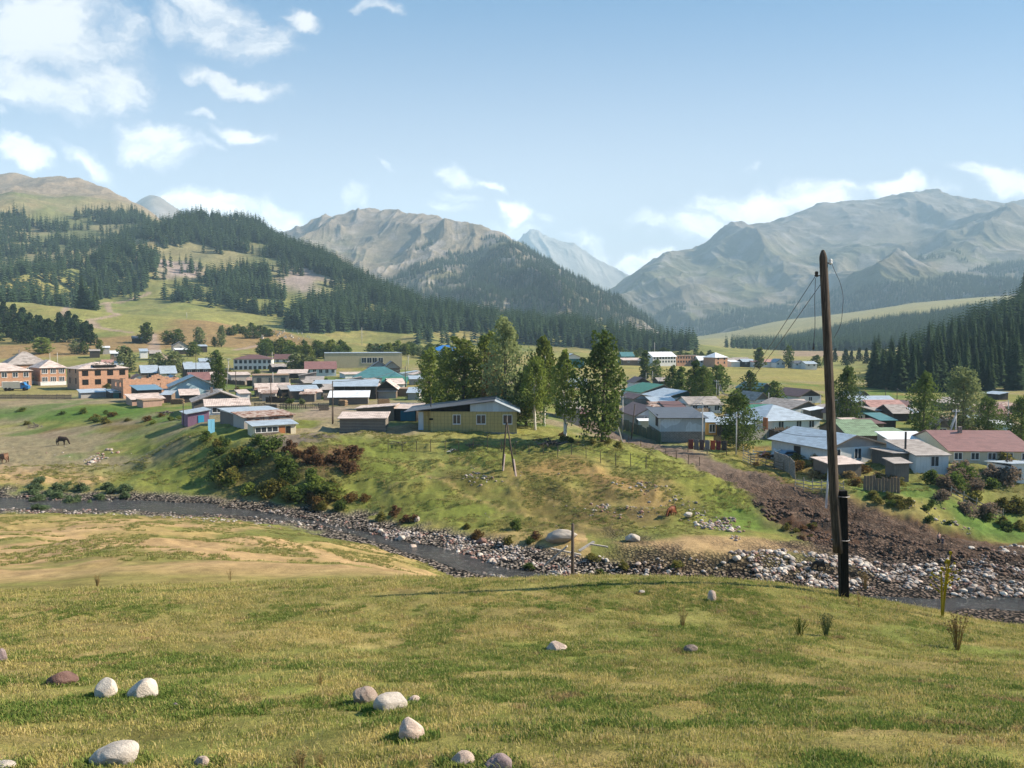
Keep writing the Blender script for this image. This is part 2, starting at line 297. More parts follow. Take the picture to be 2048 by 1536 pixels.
def cast(px, py, y0=2.2):
    "where a line of sight first meets the ground"
    u, v = pix_uv(px, py); ys = _YS[_YS >= y0]
    dz = v * ys - height(u * ys, ys, False); i = np.argmax(dz < 0)
    if dz[i] >= 0: i = len(ys) - 1
    if i > 0 and dz[i - 1] > 0:
        t = dz[i - 1] / (dz[i - 1] - dz[i]); y = ys[i - 1] + (ys[i] - ys[i - 1]) * t
    else: y = ys[i]
    return Vector((u * y, y, hgt(u * y, y)))
def proj(X, Y, Z):
    fy = Y * cos(PITCH) - Z * sin(PITCH); uz = Y * sin(PITCH) + Z * cos(PITCH)
    return 1024 + F * X / fy, 768 - F * uz / fy

def wpoly(pts): return [tuple(cast(*p)[:2]) for p in pts]
def blob(X, Y, pts, soft, n=None, ns=4.0, na=0.6, seed=0):
    "soft membership of a closed outline on the ground, its rim broken by noise"
    P = pts; m = soft * 2.6 + 1; px = [p[0] for p in P]; py = [p[1] for p in P]
    k = (X > min(px) - m) & (X < max(px) + m) & (Y > min(py) - m) & (Y < max(py) + m)
    out = np.zeros(np.shape(X)); x = X[k]; y = Y[k]
    if x.size == 0: return out
    ins = in_poly(x, y, P); d, _ = poly_dist(x, y, P + [P[0]])
    sd = np.where(ins, -d, d) + (fbm(x / ns, y / ns, 4, 70 + seed) - .5) * 2 * na * soft * 2
    out[k] = 1 - sstep(-soft, soft, sd); return out
def near_line(X, Y, pts, m):
    "distance to a polyline, worked out only near it"
    px = [p[0] for p in pts]; py = [p[1] for p in pts]
    k = (X > min(px) - m) & (X < max(px) + m) & (Y > min(py) - m) & (Y < max(py) + m)
    out = np.full(np.shape(X), 1e3); out[k] = poly_dist(X[k], Y[k], pts)[0]; return out
# ---------------------------------------------------------------- ground colours (albedo of what grows or lies there)
C = dict(green=(.125, .15, .030), lush=(.065, .135, .022), olive=(.185, .168, .048), dry=(.29, .215, .085), tan=(.38, .25, .13), meadow=(.21, .205, .065), soil=(.072, .037, .021), red=(.13, .060, .036),
         grav=(.26, .215, .18), dirt=(.17, .125, .095), bed=(.06, .052, .045), weed=(.11, .10, .035), bare=(.20, .165, .115), wood=(.045, .06, .03))
def mixc(c, k, name):
    t = np.array(C[name] if isinstance(name, str) else name); return c * (1 - k[..., None]) + t * k[..., None]
def ground_colour(X, Y, Z):
    n0 = fbm(X / 14, Y / 14, 5, 101); n1 = fbm(X / 3.2, Y / 3.2, 4, 102); n2 = fbm(X / .7, Y / .7, 3, 103)
    c = np.zeros(X.shape + (3,)); c[:] = C['olive']
    c = mixc(c, sstep(.42, .62, n1) * .7, 'green'); c = mixc(c, sstep(.5, .72, n0) * .55, 'dry')
    fgm = 1 - sstep(18, 24, Y)
    k = fgm * sstep(.45, .62, fbm(X / 1.2, Y / .9, 5, 110)) * .5; c = mixc(c, k, 'green')
    k = fgm * sstep(.52, .66, fbm(X / 2.4, Y / 1.6, 4, 111)) * .65; c = mixc(c, k, 'dry')
    k = fgm * (1 - sstep(3.2, 4.4, Y + 1.2 * (n1 - .5) + .5 * X)) * .9; c = mixc(c, k * (X < 3), 'tan')
    # brown mounds on the left
    mm = sstep(24, 34, Y) * (1 - sstep(84, 90, Y)) * (X < 8)
    c = mixc(c, mm * .85, (.33, .235, .098)); c = mixc(c, mm * sstep(.4, .6, fbm(X / 9, Y / 5, 4, 112)) * .75, 'tan'); c = mixc(c, mm * sstep(.57, .7, fbm(X / 7 + 9, Y / 6, 4, 113)) * .65, 'green')
    c = mixc(c, blob(X, Y, wpoly([(470, 1062), (640, 1064), (780, 1090), (770, 1098), (600, 1085), (430, 1072)]), 1.2, seed=1) * .8, 'green')
    # far bank meadow, left
    m = sstep(104, 110, Y) * (1 - sstep(185, 195, Y)) * (X < 30)
    c = mixc(c, m * .5, 'meadow'); c = mixc(c, m * sstep(.45, .6, fbm(X / 11, Y / 6, 4, 114)) * .6, 'green')
    c = mixc(c, blob(X, Y, wpoly([(-300, 990), (-300, 925), (0, 928), (120, 938), (230, 962), (180, 968), (0, 962)]), 2.5, seed=2) * .8, 'tan')
    c = mixc(c, blob(X, Y, wpoly([(-300, 815), (0, 812), (150, 808), (280, 812), (420, 838), (330, 850), (170, 838), (0, 838), (-300, 850)]), 4, seed=3) * .8, 'lush')
    c = mixc(c, blob(X, Y, wpoly([(-200, 915), (0, 905), (90, 902), (180, 918), (90, 932), (0, 928)]), 3, seed=4) * .7, (.16, .17, .045))
    for q, (pp, s, w, nm) in enumerate([([(190, 905), (340, 900), (420, 925), (400, 990), (240, 985), (200, 940)], 5, .7, 'green'), ([(300, 845), (470, 870), (500, 925), (400, 960), (300, 905)], 5, .75, 'green'), ([(40, 862), (110, 850), (140, 868), (100, 880)], 2, .6, 'red'), ([(180, 850), (250, 835), (300, 850), (240, 872)], 2, .5, 'red'),
            ([(690, 880), (830, 880), (800, 960), (740, 1000), (700, 960)], 3, .7, 'green'), ([(740, 990), (900, 985), (1010, 1000), (960, 1040), (820, 1030)], 3, .7, 'green'), ([(880, 890), (1020, 880), (1180, 890), (1100, 920), (940, 930)], 4, .65, 'green'),
            ([(1090, 915), (1200, 920), (1330, 965), (1380, 1010), (1300, 1010), (1180, 960), (1050, 940)], 3.5, .75, (.27, .165, .07)), ([(1020, 960), (1180, 970), (1330, 1020), (1250, 1065), (1060, 1050)], 3, .5, 'soil'),
            ([(1250, 905), (1420, 940), (1520, 990), (1540, 1060), (1430, 1060), (1370, 980)], 3, .75, (.15, .165, .032)), ([(1440, 990), (1520, 1010), (1545, 1060), (1450, 1070)], 2, .6, 'lush'),
            ([(1230, 1085), (1500, 1075), (1660, 1095), (1640, 1110), (1400, 1106), (1250, 1098)], 1.2, .85, 'tan'),
            ([(470, 905), (560, 900), (700, 895), (735, 920), (700, 960), (640, 985), (500, 990), (430, 960)], 2.5, .6, (.10, .06, .035)), ([(590, 895), (690, 900), (700, 935), (600, 925)], 1.5, .8, (.16, .085, .05)),
            ([(500, 885), (560, 870), (680, 868), (650, 885), (560, 895)], 1.5, .85, (.15, .115, .10)), ([(1240, 895), (1330, 880), (1440, 910), (1420, 930), (1300, 905)], 1, .0, 'dirt'),
            ([(870, 930), (990, 945), (960, 975), (880, 960)], 1.5, .45, 'soil'), ([(590, 815), (700, 812), (690, 835), (600, 835)], 3, .8, (.30, .23, .19)),
            ([(1500, 995), (1570, 1000), (1640, 1060), (1690, 1085), (1640, 1090), (1540, 1050)], 1.6, .95, (.055, .036, .028)), ([(1540, 985), (1640, 1000), (1720, 1020), (1830, 1060), (1860, 1100), (1680, 1112), (1600, 1060)], 2, .95, 'soil'),
            ([(1440, 925), (1560, 955), (1720, 1015), (1900, 1065), (2060, 1085), (2200, 1160), (1950, 1135), (1780, 1120), (1640, 1085), (1540, 1010)], 1.6, .95, (.072, .037, .021)), ([(1780, 1090), (1860, 1100), (1890, 1150), (1800, 1130)], 1.2, .9, 'red'),
            ([(1690, 960), (1830, 965), (1900, 985), (1880, 1000), (1720, 990)], 1.5, .8, 'lush'), ([(1890, 1000), (2048, 1010), (2100, 1080), (1960, 1065)], 2, .8, 'lush'), ([(1480, 885), (1600, 900), (1640, 945), (1500, 935)], 2, .7, (.20, .125, .045)), ([(1780, 930), (2048, 930), (2100, 1000), (1830, 975)], 3, .6, 'weed')]):
        c = mixc(c, blob(X, Y, wpoly(pp), s, seed=10 + q) * w, nm)
    # worn paths on the hill
    for P, w in [([(770, 918), (830, 935), (900, 968), (960, 1000), (1060, 1030), (1200, 1060)], .5), ([(900, 910), (960, 935), (1040, 975), (1120, 1005)], .35), ([(770, 985), (860, 935), (920, 915)], .3)]:
        d = near_line(X, Y, wpoly(P), 3); c = mixc(c, (1 - sstep(w * .4, w, d + (n2 - .5) * .4)) * .7, 'dry')
    # village yards, lanes
    v = sstep(118, 128, Y) * (1 - sstep(330, 430, Y)); vy = v * sstep(.5, .62, fbm(X / 22, Y / 22, 4, 120)) * .7; c = mixc(c, vy, (.24, .185, .13))
    c = mixc(c, sstep(128, 135, Y) * (1 - sstep(300, 400, Y)) * sstep(.52, .66, fbm(X / 12 + 5, Y / 15, 4, 121)) * .6, 'lush')
    c = mixc(c, blob(X, Y, wpoly([(-200, 800), (0, 797), (130, 795), (240, 780), (240, 770), (0, 775), (-200, 775)]), 6, seed=50) * .8, (.24, .20, .075))
    # valley and hill meadows
    f = sstep(330, 430, Y); c = mixc(c, f * .8, 'meadow'); c = mixc(c, f * sstep(.5, .66, fbm(X / 60, Y / 90, 5, 122)) * .5, 'dry'); c = mixc(c, f * sstep(.5, .68, fbm(X / 45, Y / 60, 5, 123)) * .55, (.10, .13, .035))
    c = mixc(c, blob(X, Y, wpoly([(-200, 700), (60, 690), (330, 655), (480, 652), (640, 690), (560, 700), (400, 690), (300, 705), (100, 715), (-200, 720)]), 10, ns=25, seed=51) * .75, (.25, .15, .075))
    c = mixc(c, blob(X, Y, wpoly([(1250, 728), (1720, 738), (1700, 770), (1350, 760)]), 12, ns=25, seed=52) * .5, (.27, .22, .07))
    c = mixc(c, blob(X, Y, wpoly([(1560, 702), (1680, 700), (1690, 712), (1570, 712)]), 10, ns=25, seed=53) * .7, (.26, .17, .14))
    c = mixc(c, sstep(900, 1300, Y) * sstep(.18, .26, X / np.maximum(Y, 1)) * .75, (.27, .235, .10))
    hl = sstep(900, 1200, Y) * (X < 0); c = mixc(c, hl * .55, 'bare'); c = mixc(c, hl * sstep(.45, .6, fbm(X / 90, Y / 120, 5, 124)) * .6, (.09, .115, .04))
    c = mixc(c, sstep(1650, 1900, Y) * (X < -300) * .8, (.23, .18, .14))
    for q, pp in enumerate([[(250, 520), (300, 512), (400, 530), (420, 545), (380, 555), (330, 550)], [(320, 535), (400, 532), (390, 555), (330, 552)], [(560, 545), (640, 530), (650, 560), (610, 590), (580, 580)]]):
        c = mixc(c, blob(X, Y, wpoly(pp), 14, ns=30, seed=60 + q) * .9, (.30, .235, .21))
    # tracks on the meadow and lanes in the village
    for P, w in [([(300, 585), (215, 605), (235, 630), (180, 640), (195, 655), (260, 665)], 3.5), ([(120, 640), (180, 612), (215, 605)], 3), ([(300, 668), (310, 690), (305, 705), (340, 720)], 4), ([(470, 700), (520, 690)], 3), ([(430, 735), (460, 760), (560, 778), (640, 760)], 3)]:
        d = near_line(X, Y, wpoly(P), 12); c = mixc(c, (1 - sstep(w * .5, w * 1.2, d + (n1 - .5) * w)) * .85, (.30, .22, .17))
    # road
    d, v = poly_dist(X, Y, ROAD); near = 1 - sstep(95, 125, Y)
    wr = 2.7 + 2.0 * near; k = 1 - sstep(wr - .5, wr + 1.0, d + (n1 - .5) * 1.6)
    c = mixc(c, k, 'dirt'); c = mixc(c, k * near * .8, (.066, .036, .022))
    k_road = k * near
    kr_ = k_road
    st = sstep(.5, .62, fbm(d * 1.3 + 20, (X + Y) / 26, 3, 140)); c = mixc(c, k * near * st * .8, (.13, .092, .068))
    k2 = (1 - sstep(.2, .5, np.abs(np.abs(d - .15) - .9) + (n2 - .5) * .4)) * k; c = mixc(c, k2 * .35, (.05, .034, .026))
    # river bed and gravel
    d, v = poly_dist(X, Y, RIVER); h = Z - v
    th = .04 + .42 * sstep(-25, 5, X); g = (1 - sstep(th, th + .35, h + (n1 - .5) * .6)) * (d < 14)
    c = mixc(c, g * .95, 'grav'); c = mixc(c, g * sstep(.5, .62, n2) * .5, 'bed'); c = mixc(c, (1 - sstep(-.12, .05, h)) * (d < 14) * .9, 'bed')
    rk = sstep(2, 8, X - 6) * (1 - sstep(1.2, 2.2, h + (n1 - .5))) * (d < 16) * (Y > 64); rk = rk * (1 - kr_ * .9); c = mixc(c, rk * .8, (.12, .085, .065))
    c = c * (0.78 + .44 * n2)[..., None] * (0.85 + .3 * n1)[..., None]
    return np.concatenate([c, np.clip(g + rk * .8 + k_road * .4, 0, 1)[..., None]], -1)

def mat_new(name):
    m = bpy.data.materials.new(name); m.use_nodes = True; return m, NT(m.node_tree)
def ground_material(name, bump=1.0, scale=1.0, rocky=False, big=False):
    m, t = mat_new(name)
    out = t.n('ShaderNodeOutputMaterial'); b = t.n('ShaderNodeBsdfPrincipled', i_Roughness=.95); b.inputs['Specular IOR Level'].default_value = .12
    P = t.n('ShaderNodeNewGeometry').outputs['Position']
    vcn = t.n('ShaderNodeVertexColor', layer_name='Col'); vc = vcn.outputs[0]; al = vcn.outputs[1]
    n0 = t.noise(P, .42 * scale, 5, .7); n1 = t.noise(P, 1.7 * scale, 6, .65); n2 = t.noise(P, 14 * scale, 5, .65); n3 = t.noise(P, 60 * scale, 3, .6)
    f = t.m('ADD', t.m('MULTIPLY', n1, .9), t.m('MULTIPLY', n2, .9)); f = t.m('SUBTRACT', f, .9)
    f = t.m('ADD', f, t.m('SUBTRACT', t.m('MULTIPLY', n0, .8), .4)); bri = t.m('ADD', 1.0, t.m('MULTIPLY', f, 1.3)); bri = t.m('MULTIPLY', bri, t.m('ADD', .72, t.m('MULTIPLY', n3, .56)))
    c = t.n('ShaderNodeVectorMath', operation='SCALE', i_0=vc, i_Scale=bri).outputs[0]
    pb = 0.0
    if not big and scale == 1.0:      # pebbles and clods where the ground is bare
        v1 = t.n('ShaderNodeTexVoronoi', i_Scale=3.2, i_Vector=P); s1 = t.n('ShaderNodeSeparateColor', i_0=v1.outputs['Color']); dk = t.ramp(v1.outputs['Distance'], .62, .35)
        f2 = t.m('MULTIPLY', t.m('ADD', .55, t.m('MULTIPLY', t.m('POWER', s1.outputs[0], 2.0), 1.5)), dk); f2 = t.m('ADD', t.m('MULTIPLY', f2, al), t.m('SUBTRACT', 1.0, al))
        c = t.n('ShaderNodeVectorMath', operation='SCALE', i_0=c, i_Scale=f2).outputs[0]; pb = t.m('MULTIPLY', t.m('MULTIPLY', dk, al), 5.0)
    t.link(c, b.inputs['Base Color'])
    bp = t.n('ShaderNodeBump', i_Strength=.9 * bump, i_Distance=.05 / scale if not big else 6.0)
    hgt_ = t.m('ADD', t.m('MULTIPLY', n1, 1.2), t.m('ADD', t.m('ADD', t.m('MULTIPLY', n2, .8), t.m('MULTIPLY', n3, .3)), pb))
    t.link(hgt_, bp.inputs['Height']); t.link(bp.outputs[0], b.inputs['Normal']); t.link(b.outputs[0], out.inputs[0]); return m

ys = np.concatenate([np.arange(-8, 2.0, .12), np.exp(np.arange(math.log(2.0), math.log(3700), .0078))])
us = np.concatenate([np.arange(-1.25, -.72, .012), np.arange(-.72, .72, .00175), np.arange(.72, 1.25, .012)])
GY, GU = np.meshgrid(ys, us, indexing='ij'); GX = GU * (np.maximum(GY, -6) + 9)
GZ = height(GX, GY)
NEARM = ground_material('grassy ground'); FARM = ground_material('hill ground', .6, .12)
gc = ground_colour(GX, GY, GZ)
def strip(name, r0, r1, mat):
    V = np.stack([GX[r0:r1], GY[r0:r1], GZ[r0:r1]], -1).reshape(-1, 3)
    me = mesh_from(name, V, grid_faces(r1 - r0, len(us)), gc[r0:r1].reshape(-1, 4)); smooth(me)
    return tag(mobj(name, me, mat), kind='structure')
_s = int(np.searchsorted(ys, 420))
strip('ground', 0, _s + 1, NEARM); strip('hills', _s, len(ys), FARM)

# ---------------------------------------------------------------- water
def water():
    n = 400; P = []
    r = np.array(RIVER); s = np.concatenate([[0], np.cumsum(np.hypot(*np.diff(r[:, :2], axis=0).T))]); q = np.linspace(0, s[-1], n)
    cx, cy, cz = (np.interp(q, s, r[:, i]) for i in range(3))
    k = 9; pad = lambda a: np.convolve(np.pad(a, k, 'edge'), np.ones(2 * k + 1) / (2 * k + 1), 'valid')
    cx, cy = pad(cx), pad(cy); dx, dy = np.gradient(cx), np.gradient(cy); l = np.hypot(dx, dy)
    W_ = np.linspace(-12, 12, 50)
    X = cx[:, None] - (dy / l)[:, None] * W_; Y = cy[:, None] + (dx / l)[:, None] * W_
    _, z = poly_dist(X, Y, RIVER); Z = z - .08 + (fbm(X / .8, Y / .5, 3, 71) - .5) * .05
    me = mesh_from('river', np.stack([X, Y, Z], -1).reshape(-1, 3), grid_faces(n, 50)); smooth(me)
    m, t = mat_new('river water'); out = t.n('ShaderNodeOutputMaterial')
    b = t.n('ShaderNodeBsdfPrincipled', i_Roughness=.12); b.inputs['Base Color'].default_value = (.045, .05, .05, 1)
    P_ = t.n('ShaderNodeNewGeometry').outputs['Position']; mp = t.n('ShaderNodeMapping', i_Vector=P_, i_Scale=(1, 1.8, 1)).outputs[0]
    n1 = t.noise(mp, 2.2, 5, .65, .8); foam = t.ramp(t.noise(mp, 1.6, 6, .75, 1.0), .53, .66)
    t.link(t.mix(t.m('MULTIPLY', foam, .5), (.05, .048, .045), (.42, .42, .40)), b.inputs['Base Color'])
    bp = t.n('ShaderNodeBump', i_Strength=1.0, i_Distance=.6); t.link(n1, bp.inputs['Height']); t.link(bp.outputs[0], b.inputs['Normal']); t.link(b.outputs[0], out.inputs[0])
    tag(mobj('river', me, m), kind='structure')
water()
# ---------------------------------------------------------------- mountains beyond
def mountain(name, cols, y0, y1, px0, px1, amp, sc, colf, mat, nr=420, nc=620, seed=0, spurs=(), crest=None, jag=0):
    B = Columns(cols, y0, y1, 500, 500, 2)
    Y, U = np.meshgrid(np.exp(np.linspace(math.log(y0), math.log(y1), nr)), np.linspace((px0 - 1024) / F, (px1 - 1024) / F, nc), indexing='ij')
    X = U * Y
    def H(X, Y):
        Z = B(X, Y)
        for (pts, a, w) in spurs:
            d, v = poly_dist(X, Y, [(*p, 1) for p in pts]); Z = Z + a * np.exp(-(d / w) ** 1.3)
        wx = (fbm(X / sc / 1.5, Y / sc / 1.5, 3, seed + 3) - .5) * .8
        k = 1 if crest is None else 1 - .85 * np.exp(-((Y - np.interp(1024 + F * X / Y, *crest)) / (.11 * Y)) ** 2)
        Z = Z + jag * (ridged(X / 260, Y / 260, 4, seed + 40) - .4)
        Z = Z + k * amp * (ridged(X / sc + wx, Y / sc * .42 - wx, 8, seed, .56) - .45) * 1.5
        return Z + amp * .15 * (fbm(X / sc * 5, Y / sc * 5, 4, seed + 9, .6) - .5) + amp * .42 * (ridged(X / sc * 3.6 + wx * 2, Y / sc * 1.1 - wx, 5, seed + 12, .55) - .4)
    Z = H(X, Y)
    me = mesh_from(name, np.stack([X, Y, Z], -1).reshape(-1, 3), grid_faces(nr, nc), colf(X, Y, Z).reshape(-1, 3)); smooth(me)
    tag(mobj(name, me, mat), kind='structure'); return H
def mc(px, *pts): return col(px, *pts)
ROCKM = ground_material('mountain rock', .8, .012, big=True)
def c_mid(X, Y, Z):
    gx = np.gradient(Z, axis=1) / (np.gradient(X, axis=1) + 1e-6)
    n = fbm(X / 260, Y / 260, 5, 201); n2 = fbm(X / 70, Y / 70, 4, 202)
    c = np.zeros(X.shape + (3,)); c[:] = (.20, .165, .115)
    c = mixc(c, sstep(.45, .6, n) * .6, (.13, .13, .06)); c = mixc(c, sstep(380, 560, Z + 250 * (n - .5)) * .8, (.22, .175, .14)); c = mixc(c, sstep(.55, .68, n2) * .6, (.25, .22, .20))
    return c * (.8 + .4 * n2)[..., None]
def c_right(X, Y, Z):
    n = fbm(X / 420, Y / 420, 6, 211); n2 = fbm(X / 90, Y / 90, 4, 212)
    c = np.zeros(X.shape + (3,)); c[:] = (.17, .145, .10)
    c = mixc(c, sstep(.42, .58, n) * .7, (.10, .11, .05)); c = mixc(c, sstep(380, 800, Z + 500 * (n - .5)) * .9, (.155, .13, .11)); c = mixc(c, sstep(.54, .66, n2) * .55, (.22, .20, .19))
    return c * (.75 + .5 * n2)[..., None]
def c_far(X, Y, Z):
    n2 = fbm(X / 160, Y / 160, 5, 222); c = np.zeros(X.shape + (3,)); c[:] = (.27, .25, .23)
    return c * (.6 + .8 * n2)[..., None]
MID = {480: mc(480, (1800, 0, z_), (2600, 560), (3600, 500), (4300, 492), (5200, 0, z_)),
 600: mc(600, (1800, 0, z_), (2600, 560), (3600, 485), (4300, 462), (5200, 200, z_)),
 660: mc(660, (1800, 0, z_), (2600, 555), (3400, 480), (4200, 437), (5200, 300, z_)),
 740: mc(740, (1800, 0, z_), (2400, 560), (3200, 480), (4000, 424), (5200, 350, z_)),
 800: mc(800, (1800, 0, z_), (2300, 570), (3100, 480), (3900, 420), (5200, 350, z_)),
 860: mc(860, (1700, 0, z_), (2200, 580), (3000, 480), (3800, 428), (5200, 350, z_)),
 940: mc(940, (1600, 0, z_), (2100, 590), (2900, 500), (3600, 445), (5200, 300, z_)),
 1000: mc(1000, (1500, 0, z_), (1950, 610), (2700, 510), (3300, 460), (5000, 200, z_)),
 1060: mc(1060, (1450, 0, z_), (1850, 620), (2400, 535), (3000, 497), (5000, 100, z_)),
 1120: mc(1120, (1400, -5, z_), (1750, 635), (2200, 570), (2700, 541), (4500, 0, z_)),
 1180: mc(1180, (1350, -8, z_), (1650, 655), (2000, 602), (2400, 583), (4000, 0, z_)),
 1240: mc(1240, (1300, -12, z_), (1550, 672), (1850, 636), (2150, 622), (3500, -10, z_)),
 1290: mc(1290, (1300, -14, z_), (1500, 686), (1800, 665), (2000, 655), (3000, -20, z_)),
 1340: mc(1340, (1300, -16, z_), (1500, -18, z_), (2000, -20, z_), (3000, -30, z_))}
RGT = {1150: mc(1150, (2600, 0, z_), (3800, 640), (5000, 620), (7000, 0, z_)),
 1220: mc(1220, (2600, 0, z_), (3600, 655), (4600, 600), (5200, 578), (9000, 0, z_)),
 1300: mc(1300, (2500, 0, z_), (3300, 668), (4300, 600), (5400, 549), (9000, 0, z_)),
 1400: mc(1400, (2400, 0, z_), (3100, 668), (4200, 590), (5600, 512), (9000, 100, z_)),
 1500: mc(1500, (2300, 5, z_), (3000, 655), (4200, 570), (5800, 473), (9000, 300, z_)),
 1600: mc(1600, (2300, 20, z_), (3000, 640), (3800, 590), (4800, 520), (6000, 436), (9000, 500, z_)),
 1690: mc(1690, (2300, 50, z_), (3000, 622), (3700, 580), (4700, 510), (6200, 412), (9000, 700, z_)),
 1800: mc(1800, (2300, 60, z_), (3000, 610), (3700, 565), (4700, 500), (6300, 408), (9000, 700, z_)),
 1870: mc(1870, (2300, 70, z_), (3000, 602), (3700, 550), (4700, 495), (6200, 405), (9000, 700, z_)),
 1960: mc(1960, (2300, 85, z_), (3000, 594), (3700, 535), (4700, 480), (6300, 408), (9000, 700, z_)),
 2048: mc(2048, (2300, 95, z_), (3000, 586), (3600, 520), (4600, 460), (6300, 406), (9000, 700, z_)),
 2500: mc(2500, (2300, 100, z_), (3000, 570), (3700, 500), (4700, 450), (6300, 395), (9000, 700, z_))}
FAR = {980: mc(980, (7000, 0, z_), (9500, 560), (13000, 0, z_)), 1040: mc(1040, (7000, 0, z_), (8300, 600), (9500, 497), (13000, 400, z_)), 1070: mc(1070, (7000, 0, z_), (8200, 590), (9500, 474), (13000, 400, z_)),
 1105: mc(1105, (7000, 0, z_), (8200, 580), (9500, 464), (13000, 400, z_)), 1150: mc(1150, (7000, 0, z_), (8200, 585), (9500, 476), (13000, 400, z_)), 1200: mc(1200, (7000, 0, z_), (8200, 600), (9500, 502), (13000, 400, z_)),
 1260: mc(1260, (7000, 0, z_), (8200, 610), (9500, 532), (13000, 400, z_)), 1330: mc(1330, (7000, 0, z_), (8200, 630), (9500, 575), (13000, 100, z_)), 1400: mc(1400, (7000, 0, z_), (9500, 620), (13000, 0, z_))}
SML = {180: mc(180, (4200, 0, z_), (6000, 470), (8000, 0, z_)), 270: mc(270, (4200, 0, z_), (6000, 412), (8000, 200, z_)), 312: mc(312, (4200, 0, z_), (6000, 393), (8000, 300, z_)), 350: mc(350, (4200, 0, z_), (6000, 415), (8000, 300, z_)),
 420: mc(420, (4200, 0, z_), (6000, 470), (8000, 100, z_)), 520: mc(520, (4200, 0, z_), (6000, 520), (8000, 0, z_))}
HMID = mountain('mountain_slope', MID, 1400, 5100, 480, 1338, 78, 560, c_mid, ROCKM, seed=300, jag=40, crest=([480, 600, 740, 860, 940, 1060, 1180, 1290], [4300, 4300, 4000, 3800, 3600, 3000, 2400, 2000]), nr=520, nc=760)
SP = [([tuple(at(*a)[:2]) for a in s], h, w) for s, h, w in [
    ([(1850, 0, 5700), (1780, 0, 5300), (1700, 0, 4700)], 70, 260), ([(1660, 0, 5700), (1600, 0, 5300), (1540, 0, 4700)], 70, 260), ([(1980, 0, 5600), (1990, 0, 5200), (1960, 0, 4400), (1850, 0, 3700)], 60, 240),
    ([(1500, 0, 5700), (1440, 0, 4600), (1380, 0, 3700)], 60, 240), ([(1350, 0, 5400), (1310, 0, 4300)], 80, 200), ([(2048, 0, 4600), (1900, 0, 3700), (1740, 0, 3200)], 90, 200)]]
HRGT = mountain('mountain_range', RGT, 2400, 8800, 1160, 2380, 105, 1100, c_right, ROCKM, seed=340, spurs=SP, jag=42, crest=([1220, 1400, 1600, 1800], [5200, 5600, 6000, 6250]), nr=620, nc=900)
mountain('far_mountain', FAR, 7200, 9950, 985, 1395, 230, 1300, c_far, ROCKM, seed=370, nr=300, nc=300)
mountain('far_mountain', SML, 4300, 7800, 185, 515, 60, 1200, c_mid, ROCKM, seed=390, nr=160, nc=200)
